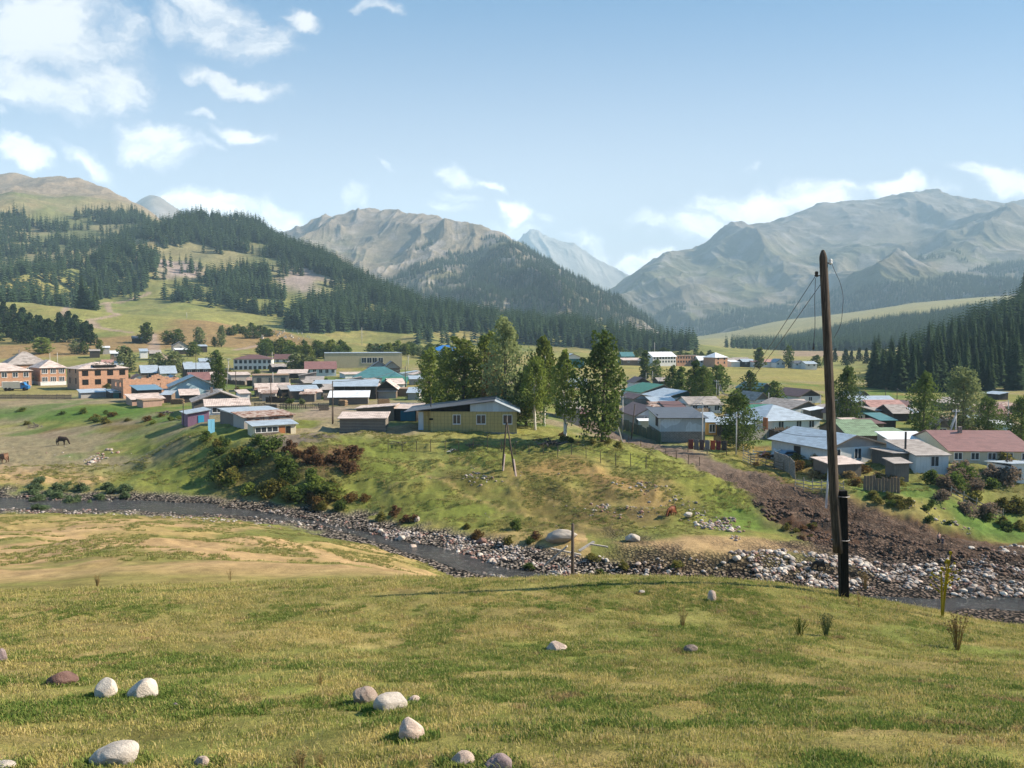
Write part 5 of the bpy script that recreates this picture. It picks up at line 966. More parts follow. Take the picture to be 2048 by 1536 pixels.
# yellow house, asymmetric roof
def yellow_house():
    Y1 = 128; x0 = (860 - 1024) / F * Y1; x1 = (1034 - 1024) / F * Y1; w = x1 - x0; r = bpy.data.objects.new('yellow_house', None); link(r); zb = zof(950, 861, Y1); r.location = (x0, Y1, zb)
    tag(r, 'unfinished yellow house with black battens, grey roof and white gable on the hill', 'house'); ins = WALLS['insul'](); k = Y1 / F; h = 38 * k; d = 11
    MB().box(0, w, 0, d, -2.6, -.3).build('plinth', WALLS['conc'](), r); MB().box(0.02, w - .02, .02, d, -.3, h).build('wall', ins, r)
    MB().box(-2.0, -.005, .9, d, -1.6, h).build('annex_wall', ins, r)
    MB().box(-2.02 - .0, -1.2, .82, .88, 0, h - .1).build('door', WALLS['wsheet'](), r)
    xa = w * .74; rh = 21 * k; sl = rh / (xa + 4.2); xe = -4.2
    plane_quad('roof', ROOFS['dgrey'](), r, (xe, d + .5, h - .1), (xe, -.5, h - .1), (xa, -.5, h + rh), (xa, d + .5, h + rh)); plane_quad('roof', ROOFS['silver'](), r, (w + .5, -.5, h - .15), (w + .5, d + .5, h - .15), (xa + .002, d + .5, h + rh), (xa + .002, -.5, h + rh))
    gx = w * .46; MB().prism([(gx, h + .02), (w, h + .02), (xa, h + rh - .06), (gx, h + rh * (gx + 4.2) / (xa + 4.2) - .1)], -.06, .02).build('gable', WALLS['wsheet'](), r)
    MB().prism([(0, h + .02), (gx, h + .02), (gx, h + rh * (gx + 4.2) / (xa + 4.2) - .12), (0, h + rh * 4.2 / (xa + 4.2) - .12)], .6, .8).build('painted_attic_shade', M_SHADE, r)  # black wedge stands in for the shade of the open attic
    for px, ww, dark in ((913, .55, 0), (962, .55, 0), (1015, .95, 1)): x = (px - 860) * k; window(r, x, 14 * k, 1.1 if px < 940 else 1.35, 1.35, 1, -.0, True)
    MB().box(23 * k - .8 - 1.2, 23 * k - 1.4, -.05, 0, 21 * k, 25 * k).build('window', M_SHADE, r); MB().tube([(-.3, 4, h), (-.3, 4, h + 2.1)], .09).build('stove_pipe', M_PIPE, r)
yellow_house()
# --- middle left village
r = H('open_metal_barn', 666, 752, 789, 16, 'shed', 10, 6, 7, 'dark', 'silver', 'open dark barn with long bluish metal roof and posts', Y=190, cat='barn')  # closed dark front wall stands in for shade between the open bays
m = MB(); [m.box(r['w'] * f, r['w'] * f + .15, -.25, -.1, 0, r['h']) for f in (0.02, .25, .5, .75, .97)]; m.build('post', M_WOODB, r)
H('log_shed', 657, 735, 811, 16, 'shed', 9, 8, 6, 'logs', 'white', 'log shed with pale flat sheet roof in the middle of the village', Y=167, cat='shed')
H('grey_shed', 626, 700, 782, 14, 'shed', 5, 5, 6, 'wood', 'silver', 'narrow grey shed behind the open metal barn', Y=215, cat='shed')
H('earth_walled_shed', 582, 637, 799, 17, 'shed', 8, 22, 6, 'adobe', 'silver', 'earth walled shed with blue grey metal roof beside a plank fence', Y=178, cat='shed')
H('collapsed_slate_shed', 512, 580, 793, 13, 'gable', 12, 22, 7, 'dark', 'pslate', 'dark shed with sagging whitish slate roof on the left lane', Y=184, cat='shed')
H('unfinished_block_house', 506, 578, 775, 24, 'flat', 1, 20, 8, 'conc', 'clay', 'roofless grey block building shell with window gaps', 3, 1, Y=222, frame=False, cat='building shell')
H('grey_gable_house', 752, 792, 797, 20, 'gfront', 15, 5, 9, 'adobe', 'pslate', 'small dark gable house with slate porch beside the open barn', Y=198, gable='dark')
H('slate_porch', 756, 791, 797, 14, 'shed', 9, 5, 3, 'greyw', 'pslate', 'pale slate porch in front of the small dark gable house', Y=190, cat='porch')
H('block_shed', 792, 850, 793, 14, 'flat', 2, 0, 5, 'adobe', 'clay', 'brown flat wall shed behind the village power pole', Y=197, cat='shed')
H('metal_hut', 815, 838, 800, 14, 'shed', 8, 0, 4, 'greyw', 'silver', 'little hut with pale blue metal roof at the dark tree edge', Y=185, cat='hut')
H('teal_roofed_house', 706, 806, 770, 15, 'hip', 20, 10, 11, 'white', 'teal', 'house with wide teal green hip roof in the village middle', 4, 1, Y=250)
H('green_shed', 765, 812, 775, 10, 'shed', 8, 5, 5, 'teal', 'green', 'low green sheet roof beside the teal hip roof', Y=238, cat='shed')
H('grey_gable_house', 736, 782, 750, 12, 'gfront', 15, 12, 10, 'white', 'dgrey', 'white house with dark grey gable right in front of the beige hall', 2, 1, Y=320, gable='greyw')
H('grey_gable_house', 768, 800, 750, 14, 'gfront', 13, 12, 10, 'adobe', 'slate', 'second grey gable overlapping the white house before the beige hall', 0, 1, Y=312, gable='greyw')
r = H('long_beige_hall', 650, 804, 742, 34, 'flat', 2, 14, 18, 'beige', 'silver', 'very long plain beige hall with flat roof', 0, 1, Y=345, cat='hall')
for i, f in enumerate((.50, .57, .64, .72)): window(r, r['w'] * f, 3.1, 1.9, 2.2, 1, -.02)
H('red_roofed_house', 610, 672, 750, 12, 'gable', 14, 14, 12, 'white', 'red', 'long white house with dull red roof in the village middle', 5, 1, Y=300, chim=0)
H('low_slate_shed', 555, 612, 756, 9, 'shed', 6, 10, 6, 'dark', 'pslate', 'low pale slate shed left of the red roofed house', Y=288, cat='shed')
H('two_storey_white_house', 467, 543, 742, 24, 'hip', 8, 12, 12, 'white', 'brown', 'two-storey white house with dark red brown roof and rows of windows', 8, 2, Y=345, win=(1.2, 1.4), frame=False)
H('white_house', 549, 586, 728, 10, 'gable', 9, 10, 10, 'white', 'brown', 'small white house with dark roof right of the two-storey house', 3, 1, Y=390)
H('grey_house', 574, 600, 735, 10, 'hip', 10, 10, 9, 'adobe', 'slate', 'small grey house beside the pale round trees', 1, 1, Y=370)
H('bright_blue_roofed_hall', 856, 926, 716, 15, 'hip', 10, 4, 16, 'white', 'bblue', 'white building with bright blue roof behind the trees', 6, 1, Y=440, cat='hall')
H('green_roofed_shed', 744, 762, 702, 5, 'gable', 5, 4, 8, 'greyw', 'green', 'small shed with green roof on the meadow edge', Y=520, cat='shed')
H('red_roofed_house', 380, 420, 760, 10, 'gable', 14, 28, 9, 'greyw', 'red', 'house with dull red roof above the light blue gable', Y=232, chim=0)
H('dark_wooden_house', 371, 418, 742, 16, 'gable', 11, 28, 10, 'dark', 'silver', 'dark walled house under a wide pale metal roof', 3, 1, Y=285)
H('orange_gabled_house', 322, 352, 748, 13, 'gable', 14, 30, 9, 'cream', 'silver', 'house with orange gable and silver roof beside the round tree', 1, 1, Y=268)
H('silver_roofed_house', 283, 316, 748, 13, 'gable', 14, 30, 9, 'adobe', 'silver', 'house with pale blue silver roof left of the orange gable', 1, 1, Y=272)
H('grey_gable_house', 330, 366, 766, 12, 'gfront', 12, 30, 9, 'pink', 'blue', 'brick house with grey blue gable behind the ruin', 1, 1, Y=225, gable='greyw')
H('white_gable_house', 264, 292, 752, 9, 'gfront', 10, 30, 9, 'white', 'red', 'little white gable with red roof behind the ruin wall', 1, 1, Y=245, gable='white')
GH = 'small houses of the hamlet on the left hillside'
for (a, b, c_, wl, k, rp, wn, rn, lb, Yq) in [(222, 242, 709, 9, 'shed', 5, 'adobe', 'white', 'small dark house with white roof between hillside trees', 380), (346, 378, 700, 8, 'gfront', 9, 'greyw', 'slate', 'pale grey gable house high in the hillside hamlet', 450), (352, 380, 706, 6, 'shed', 3, 'dark', 'white', 'low white-roofed shed under the pale grey gable', 430), (399, 415, 698, 6, 'shed', 3, 'dark', 'silver', 'little shed at the right end of the hillside hamlet', 450),
        (158, 184, 676, 6, 'shed', 2, 'dark', 'silver', 'lonely dark hut next to the pine clump', 520), (204, 226, 722, 8, 'gable', 7, 'greyw', 'pink', 'cottage with faded red roof below the hillside trees', 330), (230, 246, 724, 8, 'gable', 7, 'greyw', 'silver', 'cottage with pale grey roof left of the big hillside tree', 325), (266, 286, 682, 5, 'gable', 5, 'dark', 'dgrey', 'hut with dark blue roof beside the uppermost tree', 500), (281, 296, 704, 7, 'shed', 5, 'white', 'silver', 'white hut with silver roof beside the hillside lane', 400),
        (300, 322, 712, 7, 'gable', 6, 'dark', 'slate', 'dark slate-roofed hut at the bend of the lane', 390), (400, 420, 718, 8, 'gable', 6, 'white', 'silver', 'white hut below the right hillside trees', 350), (180, 200, 708, 6, 'shed', 3, 'dark', 'slate', 'dark shed left of the hillside hamlet', 400), (206, 220, 700, 5, 'shed', 3, 'greyw', 'white', 'tiny pale shed at the top of the hamlet', 420), (370, 385, 722, 7, 'gable', 6, 'greyw', 'silver', 'grey cottage in front of the dark walled house', 330),
        (98, 118, 745, 7, 'shed', 4, 'greyw', 'silver', 'low garage shed behind the brick houses', 300), (420, 445, 752, 8, 'shed', 4, 'greyw', 'pslate', 'slate shed right of the leaning poplar', 260), (545, 575, 742, 7, 'gable', 6, 'dark', 'slate', 'dark stable right of the two-storey white house', 330), (690, 735, 758, 6, 'shed', 3, 'white', 'pslate', 'long low white shed right of the red roofed house', 285), (462, 500, 760, 6, 'shed', 4, 'greyw', 'pslate', 'low slate shed in front of the two-storey white house', 270)]:
    H('hillside_cottage', a, b, c_, wl, k, rp, 28, 7, wn, rn, lb, 1 if wl > 7 else 0, 1, Y=Yq, group=GH)
# --- right village
r = H('white_garage', 1322, 1412, 882, 45, 'shed', 9, 0, 12, 'wsheet', 'dgrey', 'big garage of white sheet over grey blocks with dark grey roof', Y=137, low=('conc', .40), cat='garage')
MB().box(-.06, -.01, 2.2, 4.4, 2.2, 4.3).build('door', M_DOORD, r)
H('ochre_house', 1414, 1438, 870, 25, 'gable', 14, 0, 11, 'orange', 'silver', 'ochre yellow house with white window right of the white garage', 1, 1, Y=146, win=(1.0, 1.9)); H('dark_lean_to', 1438, 1512, 872, 22, 'shed', 8, 0, 6, 'dark', 'silver', 'dark lean-to under a pale roof behind the bushy tree', Y=147, cat='shed')
r = H('white_gable_house', 1272, 1335, 855, 24, 'gfront', 17, 8, 12, 'greyw', 'brown', 'house with brown roof and white gable behind the garage', 1, 1, Y=158, gable='wsheet', wx=[.38], win=(1.2, 1.5))
H('white_porch', 1282, 1312, 860, 7, 'shed', 2, 0, 3, 'white', 'white', 'bright white porch roof left of the garage', Y=148, cat='porch')
H('brown_roofed_cottage', 1268, 1298, 812, 14, 'gfront', 8, 14, 9, 'conc', 'brown', 'grey block cottage with white gable and brown roof', Y=195, gable='wsheet')
H('green_gable_house', 1284, 1348, 796, 9, 'gfront', 15, 18, 13, 'white', 'green', 'house with wide dark green gable and green roof', Y=222, gable='dgreen', pr=.68)
H('teal_gable_house', 1330, 1388, 813, 17, 'gfront', 13, 14, 14, 'white', 'silver', 'white house with teal gable and silver roof', 3, 1, Y=200, gable='teal', pr=.78)
H('metal_roofed_shed', 1306, 1354, 818, 9, 'shed', 7, 5, 6, 'adobe', 'silver', 'shed with plain silver roof below the teal gable', Y=188, cat='shed'); H('rust_patched_shed', 1308, 1345, 828, 9, 'shed', 6, 5, 5, 'greyw', 'rust', 'shed with roof patched in rust and cream sheets', Y=176, cat='shed'); H('brown_roofed_shed', 1334, 1372, 830, 9, 'shed', 8, 5, 6, 'greyw', 'brown', 'low shed with brown red roof behind the garage', Y=172, cat='shed')
H('slate_roofed_house', 1380, 1446, 826, 16, 'gable', 13, 8, 10, 'white', 'slate', 'white house with faded slate roofs behind the garage', 3, 1, Y=178); H('white_gable_shed', 1345, 1368, 800, 9, 'gfront', 6, 10, 6, 'white', 'silver', 'tiny white gable between the green and teal houses', Y=215, cat='shed')
H('green_roofed_house', 1508, 1562, 842, 15, 'gable', 14, 8, 9, 'white', 'green', 'house with long dark green roof left of the big silver hip roof', Y=172); r = H('silver_hip_house', 1530, 1642, 864, 23, 'hip', 26, 16, 14, 'white', 'silver', 'big white house with shining silver and blue hip roof', 3, 1, Y=152, wx=[.3, .62, .85])
MB().box(-.4, -.1, -1.5, -.2, 0, 3).build('porch_post', M_DOORO, r); H('blue_porch', 1506, 1560, 860, 8, 'shed', 4, 8, 4, 'dark', 'white', 'flat white porch roof in front of the big hip roof', Y=147, cat='porch')
H('slate_gable_house', 1582, 1640, 832, 13, 'gfront', 15, 20, 13, 'white', 'slate', 'white house with wide grey slate roof and wooden gable', 1, 1, Y=186, gable='wood', pr=.6); H('slate_gable_house', 1512, 1540, 812, 10, 'gfront', 14, 16, 9, 'white', 'slate', 'small slate gable with a satellite dish', 1, 1, Y=212, gable='wood')
H('teal_gable_roof', 1516, 1550, 790, 8, 'gfront', 12, 16, 12, 'dgreen', 'teal', 'dark teal roof rising above the bushy tree', Y=245, gable='dgreen'); H('brown_gable_house', 1600, 1644, 806, 13, 'gfront', 13, 16, 12, 'white', 'brown', 'white house with dark brown gable left of the pole', 1, 1, Y=225, gable='dark')
H('blue_shed', 1567, 1588, 801, 10, 'shed', 5, 8, 6, 'pale', 'blue', 'small blue shed left of the white greenhouse', Y=228, cat='shed'); H('white_greenhouse', 1588, 1612, 803, 12, 'gable', 4, 8, 5, 'wsheet', 'white', 'white plastic greenhouse before the brown gable', Y=218, cat='greenhouse')
r = H('white_farmhouse', 1660, 1782, 930, 36, 'gfront', 24, 20, 13, 'white', 'silver', 'white farmhouse with silver roof and three windows behind the wooden pole', 3, 1, Y=117, gable='greyw', pr=.42, wx=[.14, .48, .8], win=(1.2, 1.5))
MB().box(-.08, -.02, 6, 7.5, .2, 2.2).build('door', M_DOORD, r)
H('green_slate_house', 1700, 1774, 892, 20, 'gable', 24, 0, 13, 'adobe', 'grn2', 'house with broad mossy green slate roof left of the tall dark tree', Y=140); H('white_wing', 1776, 1826, 890, 19, 'shed', 5, 0, 7, 'white', 'grn2', 'white wing with two small windows under the green slate roof', 2, 1, Y=137, cat='annex')
H('green_gable_house', 1706, 1772, 848, 18, 'gfront', 17, 14, 10, 'cream', 'brown', 'cream house with grey green gable right of the pole', 2, 1, Y=178, gable='teal', pr=.18); H('long_silver_barn', 1712, 1796, 818, 11, 'gable', 11, 5, 9, 'dark', 'silver', 'long barn with pale silver roof under the dark wood', Y=215, cat='barn')
H('small_gable_hut', 1716, 1742, 805, 8, 'gfront', 11, 14, 8, 'wood', 'slate', 'small wooden gable peeking over the silver barn', Y=235, gable='wood', cat='hut'); H('pink_roofed_house', 1752, 1822, 835, 12, 'gable', 17, 4, 11, 'dark', 'pink', 'house with faded pink roof and wavy slate porch', Y=196); H('slate_shed', 1740, 1790, 836, 8, 'shed', 5, 4, 5, 'dark', 'slate', 'wavy slate shed in front of the pink roof', Y=188, cat='shed')
H('teal_roofed_shed', 1765, 1795, 858, 10, 'shed', 9, 6, 6, 'dark', 'teal', 'shed with small teal roof right of the cream house', Y=166, cat='shed')
r = H('white_cottage', 1838, 1903, 944, 32, 'shed', 16, 4, 8, 'white', 'slate', 'small white cottage with sloping slate roof and one blue window', 1, 1, Y=103, wx=[.57], win=(1.1, 1.35)); MB().tube([(0.1, 3, 2), (0.1, 3, 5.3)], .15).build('chimney', M_PIPE, r)
H('plank_lean_to', 1792, 1838, 938, 28, 'shedback', 2, 4, 6, 'wood', 'slate', 'brown plank lean-to joining the white cottage on its left', Y=105, cat='shed'); r = H('outhouse', 1795, 1824, 963, 35, 'shed', 5, 10, 2.0, 'wood', 'slate', 'narrow grey brown plank outhouse in the weeds', Y=98.5, cat='outhouse')
H('white_metal_roof_shed', 1792, 1872, 906, 12, 'shed', 12, 0, 6, 'greyw', 'white', 'shed with dazzling white metal roof behind the white cottage', Y=120, cat='shed')
r = H('red_roofed_farmhouse', 1905, 2075, 925, 20, 'gable', 30, -3, 15, 'cream', 'red', 'long farmhouse with faded red metal roof at the right edge', 5, 1, Y=118, chim=1); H('blue_porch', 1968, 2075, 926, 18, 'shed', 6, -3, 3, 'cream', 'blue', 'blue grey porch roof along the red roofed farmhouse', 3, 1, Y=113.5, cat='porch')
r = H('whitewashed_shed', 2031, 2090, 968, 33, 'shedback', 6, 6, 5, 'white', 'silver', 'white shed with pale sheet roof at the far right edge', 1, 1, Y=101, cat='shed', wx=[.2]); MB().tube([(.8, 2, 2), (.8, 2, 4)], .08).build('stove_pipe', M_PIPE, r)
H('yellow_cottage', 1876, 1903, 876, 20, 'gfront', 14, -20, 8, 'beige', 'rust', 'yellow cottage with rusty orange roof behind the strut pole', 1, 1, Y=150, gable='wood'); H('red_roofed_cottage', 1984, 2024, 842, 12, 'gable', 17, 0, 9, 'pink', 'red', 'distant cottage with red hip roof under the dark wood', Y=205); H('tarpaulin_shed', 2002, 2028, 866, 12, 'shed', 4, 0, 4, 'wsheet', 'white', 'white sheeted shed right of the low dark tree', Y=160, cat='shed')
H('striped_slate_house', 1790, 1826, 842, 8, 'gable', 14, 0, 9, 'dark', 'slate', 'grey slate roof with white ribs left of the tall dark tree', Y=160)
# --- seen between the middle trees
H('grey_barn', 1124, 1160, 838, 20, 'gable', 14, 6, 8, 'greyw', 'slate', 'grey slate roofed barn seen between the birches', Y=165, cat='barn'); H('brown_roofed_house', 1142, 1178, 845, 14, 'gable', 8, 6, 8, 'dark', 'brown', 'low brown roof left of the big bushy tree', Y=155); H('blue_white_house', 1140, 1174, 778, 12, 'gable', 8, 4, 9, 'pale', 'silver', 'blue and white house glimpsed between birch and bushy tree', 1, 1, Y=265)
H('teal_walled_house', 1124, 1168, 730, 12, 'gfront', 10, 6, 10, 'teal', 'silver', 'teal walled house at the field edge behind the birches', Y=430, gable='white'); H('cottage', 1270, 1300, 776, 10, 'gfront', 10, 10, 8, 'white', 'brown', 'white cottage with brown gable right of the big bushy tree', Y=268, gable='dark'); H('cottage', 1318, 1345, 772, 7, 'gable', 6, 6, 8, 'dark', 'slate', 'dark low cottage behind the green roof at the field edge', Y=290)
# --- far side of the field
r = H('far_white_block', 1306, 1352, 726, 14, 'gable', 9, 24, 11, 'white', 'white', 'white two-storey block with pale roof across the field', 8, 2, Y=490, win=(1.1, 1.2), frame=False, cat='apartment house')
H('far_brick_block', 1354, 1397, 727, 16, 'flat', 1, 22, 10, 'brick', 'clay', 'roofless brick block joined to the white block across the field', 8, 2, Y=500, win=(1.0, 1.2), frame=False, cat='ruin'); H('far_brick_house', 1430, 1455, 728, 15, 'hip', 9, 30, 10, 'brick', 'white', 'square brick house with pale hip roof across the field', 2, 2, Y=490, frame=False)
for (a, b, c_, wl, k, rp, wn, rn, lb, Yq) in [(1244, 1268, 716, 9, 'gable', 8, 'teal', 'teal', 'teal roofed house right of the big tree top', 520), (1247, 1288, 727, 6, 'shed', 4, 'adobe', 'pslate', 'long low pale shed before the teal roofed house', 490), (1378, 1398, 712, 6, 'gable', 8, 'greyw', 'dgrey', 'steep dark grey roof above the brick block', 540), (1364, 1380, 711, 6, 'gable', 6, 'white', 'silver', 'little silver roof above the brick block', 545), (1398, 1418, 722, 8, 'gable', 8, 'white', 'white', 'white roofed house between the two brick buildings', 500),
        (1458, 1486, 722, 6, 'gable', 5, 'adobe', 'slate', 'low brown house right of the square brick house', 520), (1486, 1510, 726, 6, 'gable', 5, 'dark', 'silver', 'pale roofed house left of the dark tree across the field', 500), (1526, 1550, 727, 6, 'gable', 5, 'white', 'pink', 'white house with faded pink roof across the field', 505), (1552, 1570, 727, 6, 'gfront', 7, 'white', 'blue', 'white gable with light blue roof across the field', 500), (1590, 1608, 729, 6, 'gable', 5, 'white', 'dgrey', 'white house with dark roof right of the far dark tree', 495), (1612, 1634, 730, 6, 'gable', 5, 'white', 'silver', 'last white house of the row left of the pole', 490),
        (1470, 1500, 712, 4, 'gable', 4, 'dark', 'slate', 'dark row of sheds in the far hamlet', 560), (1510, 1526, 730, 5, 'shed', 3, 'white', 'red', 'little red roofed shed across the field', 495), (1462, 1480, 728, 5, 'shed', 3, 'white', 'white', 'low white shed across the field', 500)]:
    H('far_house', a, b, c_, wl, k, rp, 12, 8, wn, rn, lb, 2 if wl > 5 else 0, 1, Y=Yq, group='small houses of the hamlet across the field')
SG = 'small weathered sheds packed between the left village houses'; SR = 'small sheds between the roofs of the right village'
for i in range(46):
    x, y = (rnd.uniform(300, 850), rnd.uniform(752, 800)) if i % 3 else (rnd.uniform(215, 660), rnd.uniform(784, 808)); a = rnd.uniform(14, 34); H('small_shed', x, x + a, y, rnd.uniform(8, 12), rnd.choice(['shed', 'gable', 'shed', 'shedl']), rnd.uniform(3, 6), rnd.choice([8, 20, 28, 14]), rnd.uniform(3, 6), rnd.choice(['wood', 'dark', 'adobe', 'greyw', 'conc', 'white']), rnd.choice(['slate', 'pslate', 'silver', 'rust', 'slate', 'pslate']), 'small weathered shed squeezed between the houses of the left village', group=SG, cat='shed')
for i in range(30):
    x, y = rnd.uniform(1250, 2030), rnd.uniform(800, 868); a = rnd.uniform(16, 34); H('small_shed', x, x + a, y, rnd.uniform(8, 12), rnd.choice(['shed', 'gable', 'shed', 'shedl']), rnd.uniform(3, 6), rnd.choice([0, 8, 16]), rnd.uniform(3, 6), rnd.choice(['wood', 'dark', 'adobe', 'greyw', 'white']), rnd.choice(['slate', 'silver', 'rust', 'brown', 'white', 'pslate']), 'small shed squeezed between the roofs of the right village', group=SR, cat='shed')
# graves
G = paint('white grave stone', (.50, .46, .40)); gm = MB().box(-.35, .35, -.12, .12, -.3, 1.5).box(-.9, .9, -2.0, -.1, -.3, .25).box(-.2, .2, -.1, .1, 1.502, 2.0); gme = gm.mesh('grave'); gme.materials.append(G)
for i in range(34):
    x = rnd.uniform(500, 650); y = 664 + rnd.uniform(-3, 14); p = cast(x, y, 300); o = mobj('grave', gme); o.location = p; s = rnd.uniform(.5, 1.1); o.scale = (s, s, s); o.rotation_euler = (0, 0, rnd.uniform(-.3, .3)); tag(o, 'whitish grave on the brown slope of the hillside graveyard', 'grave', 'graves on the brown slope')
# ---------------------------------------------------------------- the near pole
M_POLE = paint('weathered pole wood', (.085, .065, .05), 'wood', rough=.9, scale=1.5); M_STUB = paint('tarred post', (.012, .010, .009), 'wood', rough=.85); M_WIRE = paint('dull wire', (.10, .10, .11), rough=.5, metal=.5); M_INS = paint('white porcelain', (.75, .72, .66), rough=.25); M_CONC = paint('concrete pole', (.48, .46, .42), var=.3, scale=3); M_DPOLE = paint('dark pole wood', (.10, .075, .055), 'wood')
def curve_tube(pts, r, n=5, sub=6):
    P = [Vector(p) for p in pts]; out = []
    for i in range(len(P) - 1):
        a, b, c, d = P[max(i - 1, 0)], P[i], P[i + 1], P[min(i + 2, len(P) - 1)]
        for k in range(sub):
            t = k / sub; out.append(.5 * ((2 * b) + (c - a) * t + (2 * a - 5 * b + 4 * c - d) * t * t + (3 * b - a - 3 * c + d) * t ** 3))
    out.append(P[-1]); return MB().tube(out, r, n)
def near_pole():
    Y = 20.0; b = at(1691, 1186, Y); gz = hgt(b.x, b.y); b.z = gz; r = bpy.data.objects.new('utility_pole', None); link(r); r.location = b; I = Vector(b)
    tag(r, 'tall weathered wooden pole strapped to a black post on the near grassy crest', 'utility pole')
    A = [at(x, y, Y - .05) - I for x, y in ((1677, 1105), (1668, 980), (1660, 800), (1653, 650), (1646.5, 520), (1646, 500))]; R = [.125, .12, .112, .104, .097, .03]
    m = MB(); n = 14; rr = random.Random(4); V = []; Fq = []
    pts = [A[0] + (A[i + 1] - A[i]) * 0 for i in range(0)]
    S_ = []; 
    for i in range(len(A) - 1):
        for k in range(6): t = k / 6; S_.append((A[i].lerp(A[i + 1], t), R[i] + (R[i + 1] - R[i]) * (t if i < 4 else t ** 2)))
    S_.append((A[-1], R[-1]))
    for j, (p, q) in enumerate(S_):
        for k in range(n): w = 2 * pi * k / n; g = 1 + .05 * sin(3 * w + j * .15) + (-.22 * math.exp(-((w - 5.5) / .22) ** 2)) + rr.uniform(-.02, .02); V.append(p + Vector((cos(w) * q * g, sin(w) * q * g, 0)))
    for j in range(len(S_) - 1):
        for k in range(n): Fq.append((j * n + k, j * n + (k + 1) % n, (j + 1) * n + (k + 1) % n, (j + 1) * n + k))
    m.add(V, Fq + [tuple(range(n))[::-1], tuple(range(len(V) - n, len(V)))]); m.build('pole', M_POLE, r, True)
    a, c = at(1689, 1190, Y) - I - Vector((0, 0, .25)), at(1684, 980, Y) - I; a.z = -.4
    m = MB(); m.beam(a, c, .21, .2); o = m.build('footing_post', M_STUB, r)
    md = o.modifiers.new('b', 'BEVEL'); md.width = .015; md.segments = 2
    for y_ in (992, 1079):
        c0 = at(1680, y_, Y) - I; pts = [c0 + Vector((cos(w) * .235, sin(w) * .15, .01 * sin(w * 2))) for w in np.linspace(0, 2 * pi, 17)]; MB().tube(pts, .012, 5).build('wire_strap', M_WIRE, r)
    def insul(px, py, side):
        c0 = at(px, py, Y - .05) - I; pz = at(1650 if side > 0 else 1645, py - 1, Y - .05) - I
        h = MB().tube([pz, pz.lerp(c0, .5) + Vector((0, 0, -.03)), c0 + Vector((0, 0, -.06)), c0], [.014] * 4, 6).build('hook', M_WIRE, r)
        m = MB(); n = 10; pr = [(.02, -.05), (.045, -.05), (.05, -.01), (.035, .0), (.045, .03), (.04, .06), (.03, .075), (.005, .08)]; V = []; Fq = []
        for (q, z) in pr: V += [c0 + Vector((cos(2 * pi * k / n) * q, sin(2 * pi * k / n) * q, z)) for k in range(n)]
        for j in range(len(pr) - 1): Fq += [(j * n + k, j * n + (k + 1) % n, (j + 1) * n + (k + 1) % n, (j + 1) * n + k) for k in range(n)]
        m.add(V, Fq); m.build('insulator', M_INS if side > 0 else M_DPOLE, r, True)
    insul(1661, 524, 1); insul(1633, 549, -1)
    w = curve_tube([at(1631, 556, Y) - I, at(1629.5, 600, Y) - I, at(1630, 650, Y) - I, at(1627, 690, Y) - I, at(1627, 697, Y) - I], .008); w.tube([at(1627, 686, Y) - I, at(1627, 699, Y) - I], .02); w.build('loose_wire', M_WIRE, r, True)
    curve_tube([at(1664, 528, Y) - I, at(1671, 545, Y) - I, at(1680, 565, Y) - I, at(1686, 592, Y) - I, at(1685, 620, Y) - I, at(1681, 650, Y) - I, at(1668, 676, Y) - I], .007).build('loose_wire', M_WIRE, r, True)
    return I
near_pole()
def pole(px, py, top, label, mat=None, Yd=None, r=.13, arm=0, group=None, name='utility_pole', lean=0, strut=None, cat='utility pole'):
    p = cast(px, py, 60) if Yd is None else Vector((*at(px, py, Yd)[:2], 0)); p.z = hgt(p.x, p.y); h = (zof(px, top, p.y) - p.z); r = max(r, .00035 * p.y)
    o = bpy.data.objects.new(name, None); link(o); o.location = p; tag(o, label, cat, group); mt = mat or M_CONC
    MB().tube([(0, 0, -.6), (lean * h, 0, h)], [r, r * .7], 8).build('shaft', mt, o, True)
    if arm: MB().box(-arm + lean * h, arm + lean * h, -.05, .05, h - .5, h - .38).build('cross_arm', mt, o); [MB().tube([(x + lean * h, 0, h - .38), (x + lean * h, 0, h - .15)], .05, 6).build('insulator', M_INS, o) for x in (-arm * .85, arm * .85)]
    if strut: MB().tube([(strut, 0, -.6), (lean * h * .8, 0, h * .82)], [r, r * .8], 8).build('strut', mt, o, True)
    o['h'] = h; return o, p
# the A pole on the hill
def a_pole():
    Y = 107; b = at(1018, 912, Y); b.z = hgt(b.x, Y); r = bpy.data.objects.new('utility_pole', None); link(r); r.location = b; tag(r, 'leaning two-legged wooden pole with short concrete feet standing on the grassy hill', 'utility pole'); k = Y / F
    top = Vector((-4 * k, 0, (914 - 799) * k)); fl = Vector((-14 * k, .5, 0)); fr = Vector((12 * k, -1.4, 0)); fr.z = hgt(b.x + fr.x, Y - 1.4) - b.z; fl.z = hgt(b.x + fl.x, Y + .5) - b.z
    for f in (fl, fr):
        d = (top - f).normalized(); MB().tube([f + d * .7, top - Vector((0, 0, .8)) if f is fr else top], [.13, .09], 8).build('leg', M_DPOLE, r, True); MB().beam(f - d * .3 + Vector((.12, -.05, 0)), f + d * 2.3 + Vector((.12, -.05, 0)), .2).build('concrete_foot', paint('pinkish concrete', (.42, .33, .30), var=.4), r)
a_pole()
pole(1145, 1168, 1047, 'short cracked wooden post standing in the river bank beside broken planks', M_DPOLE, 66, .17, name='wooden_post', cat='post')
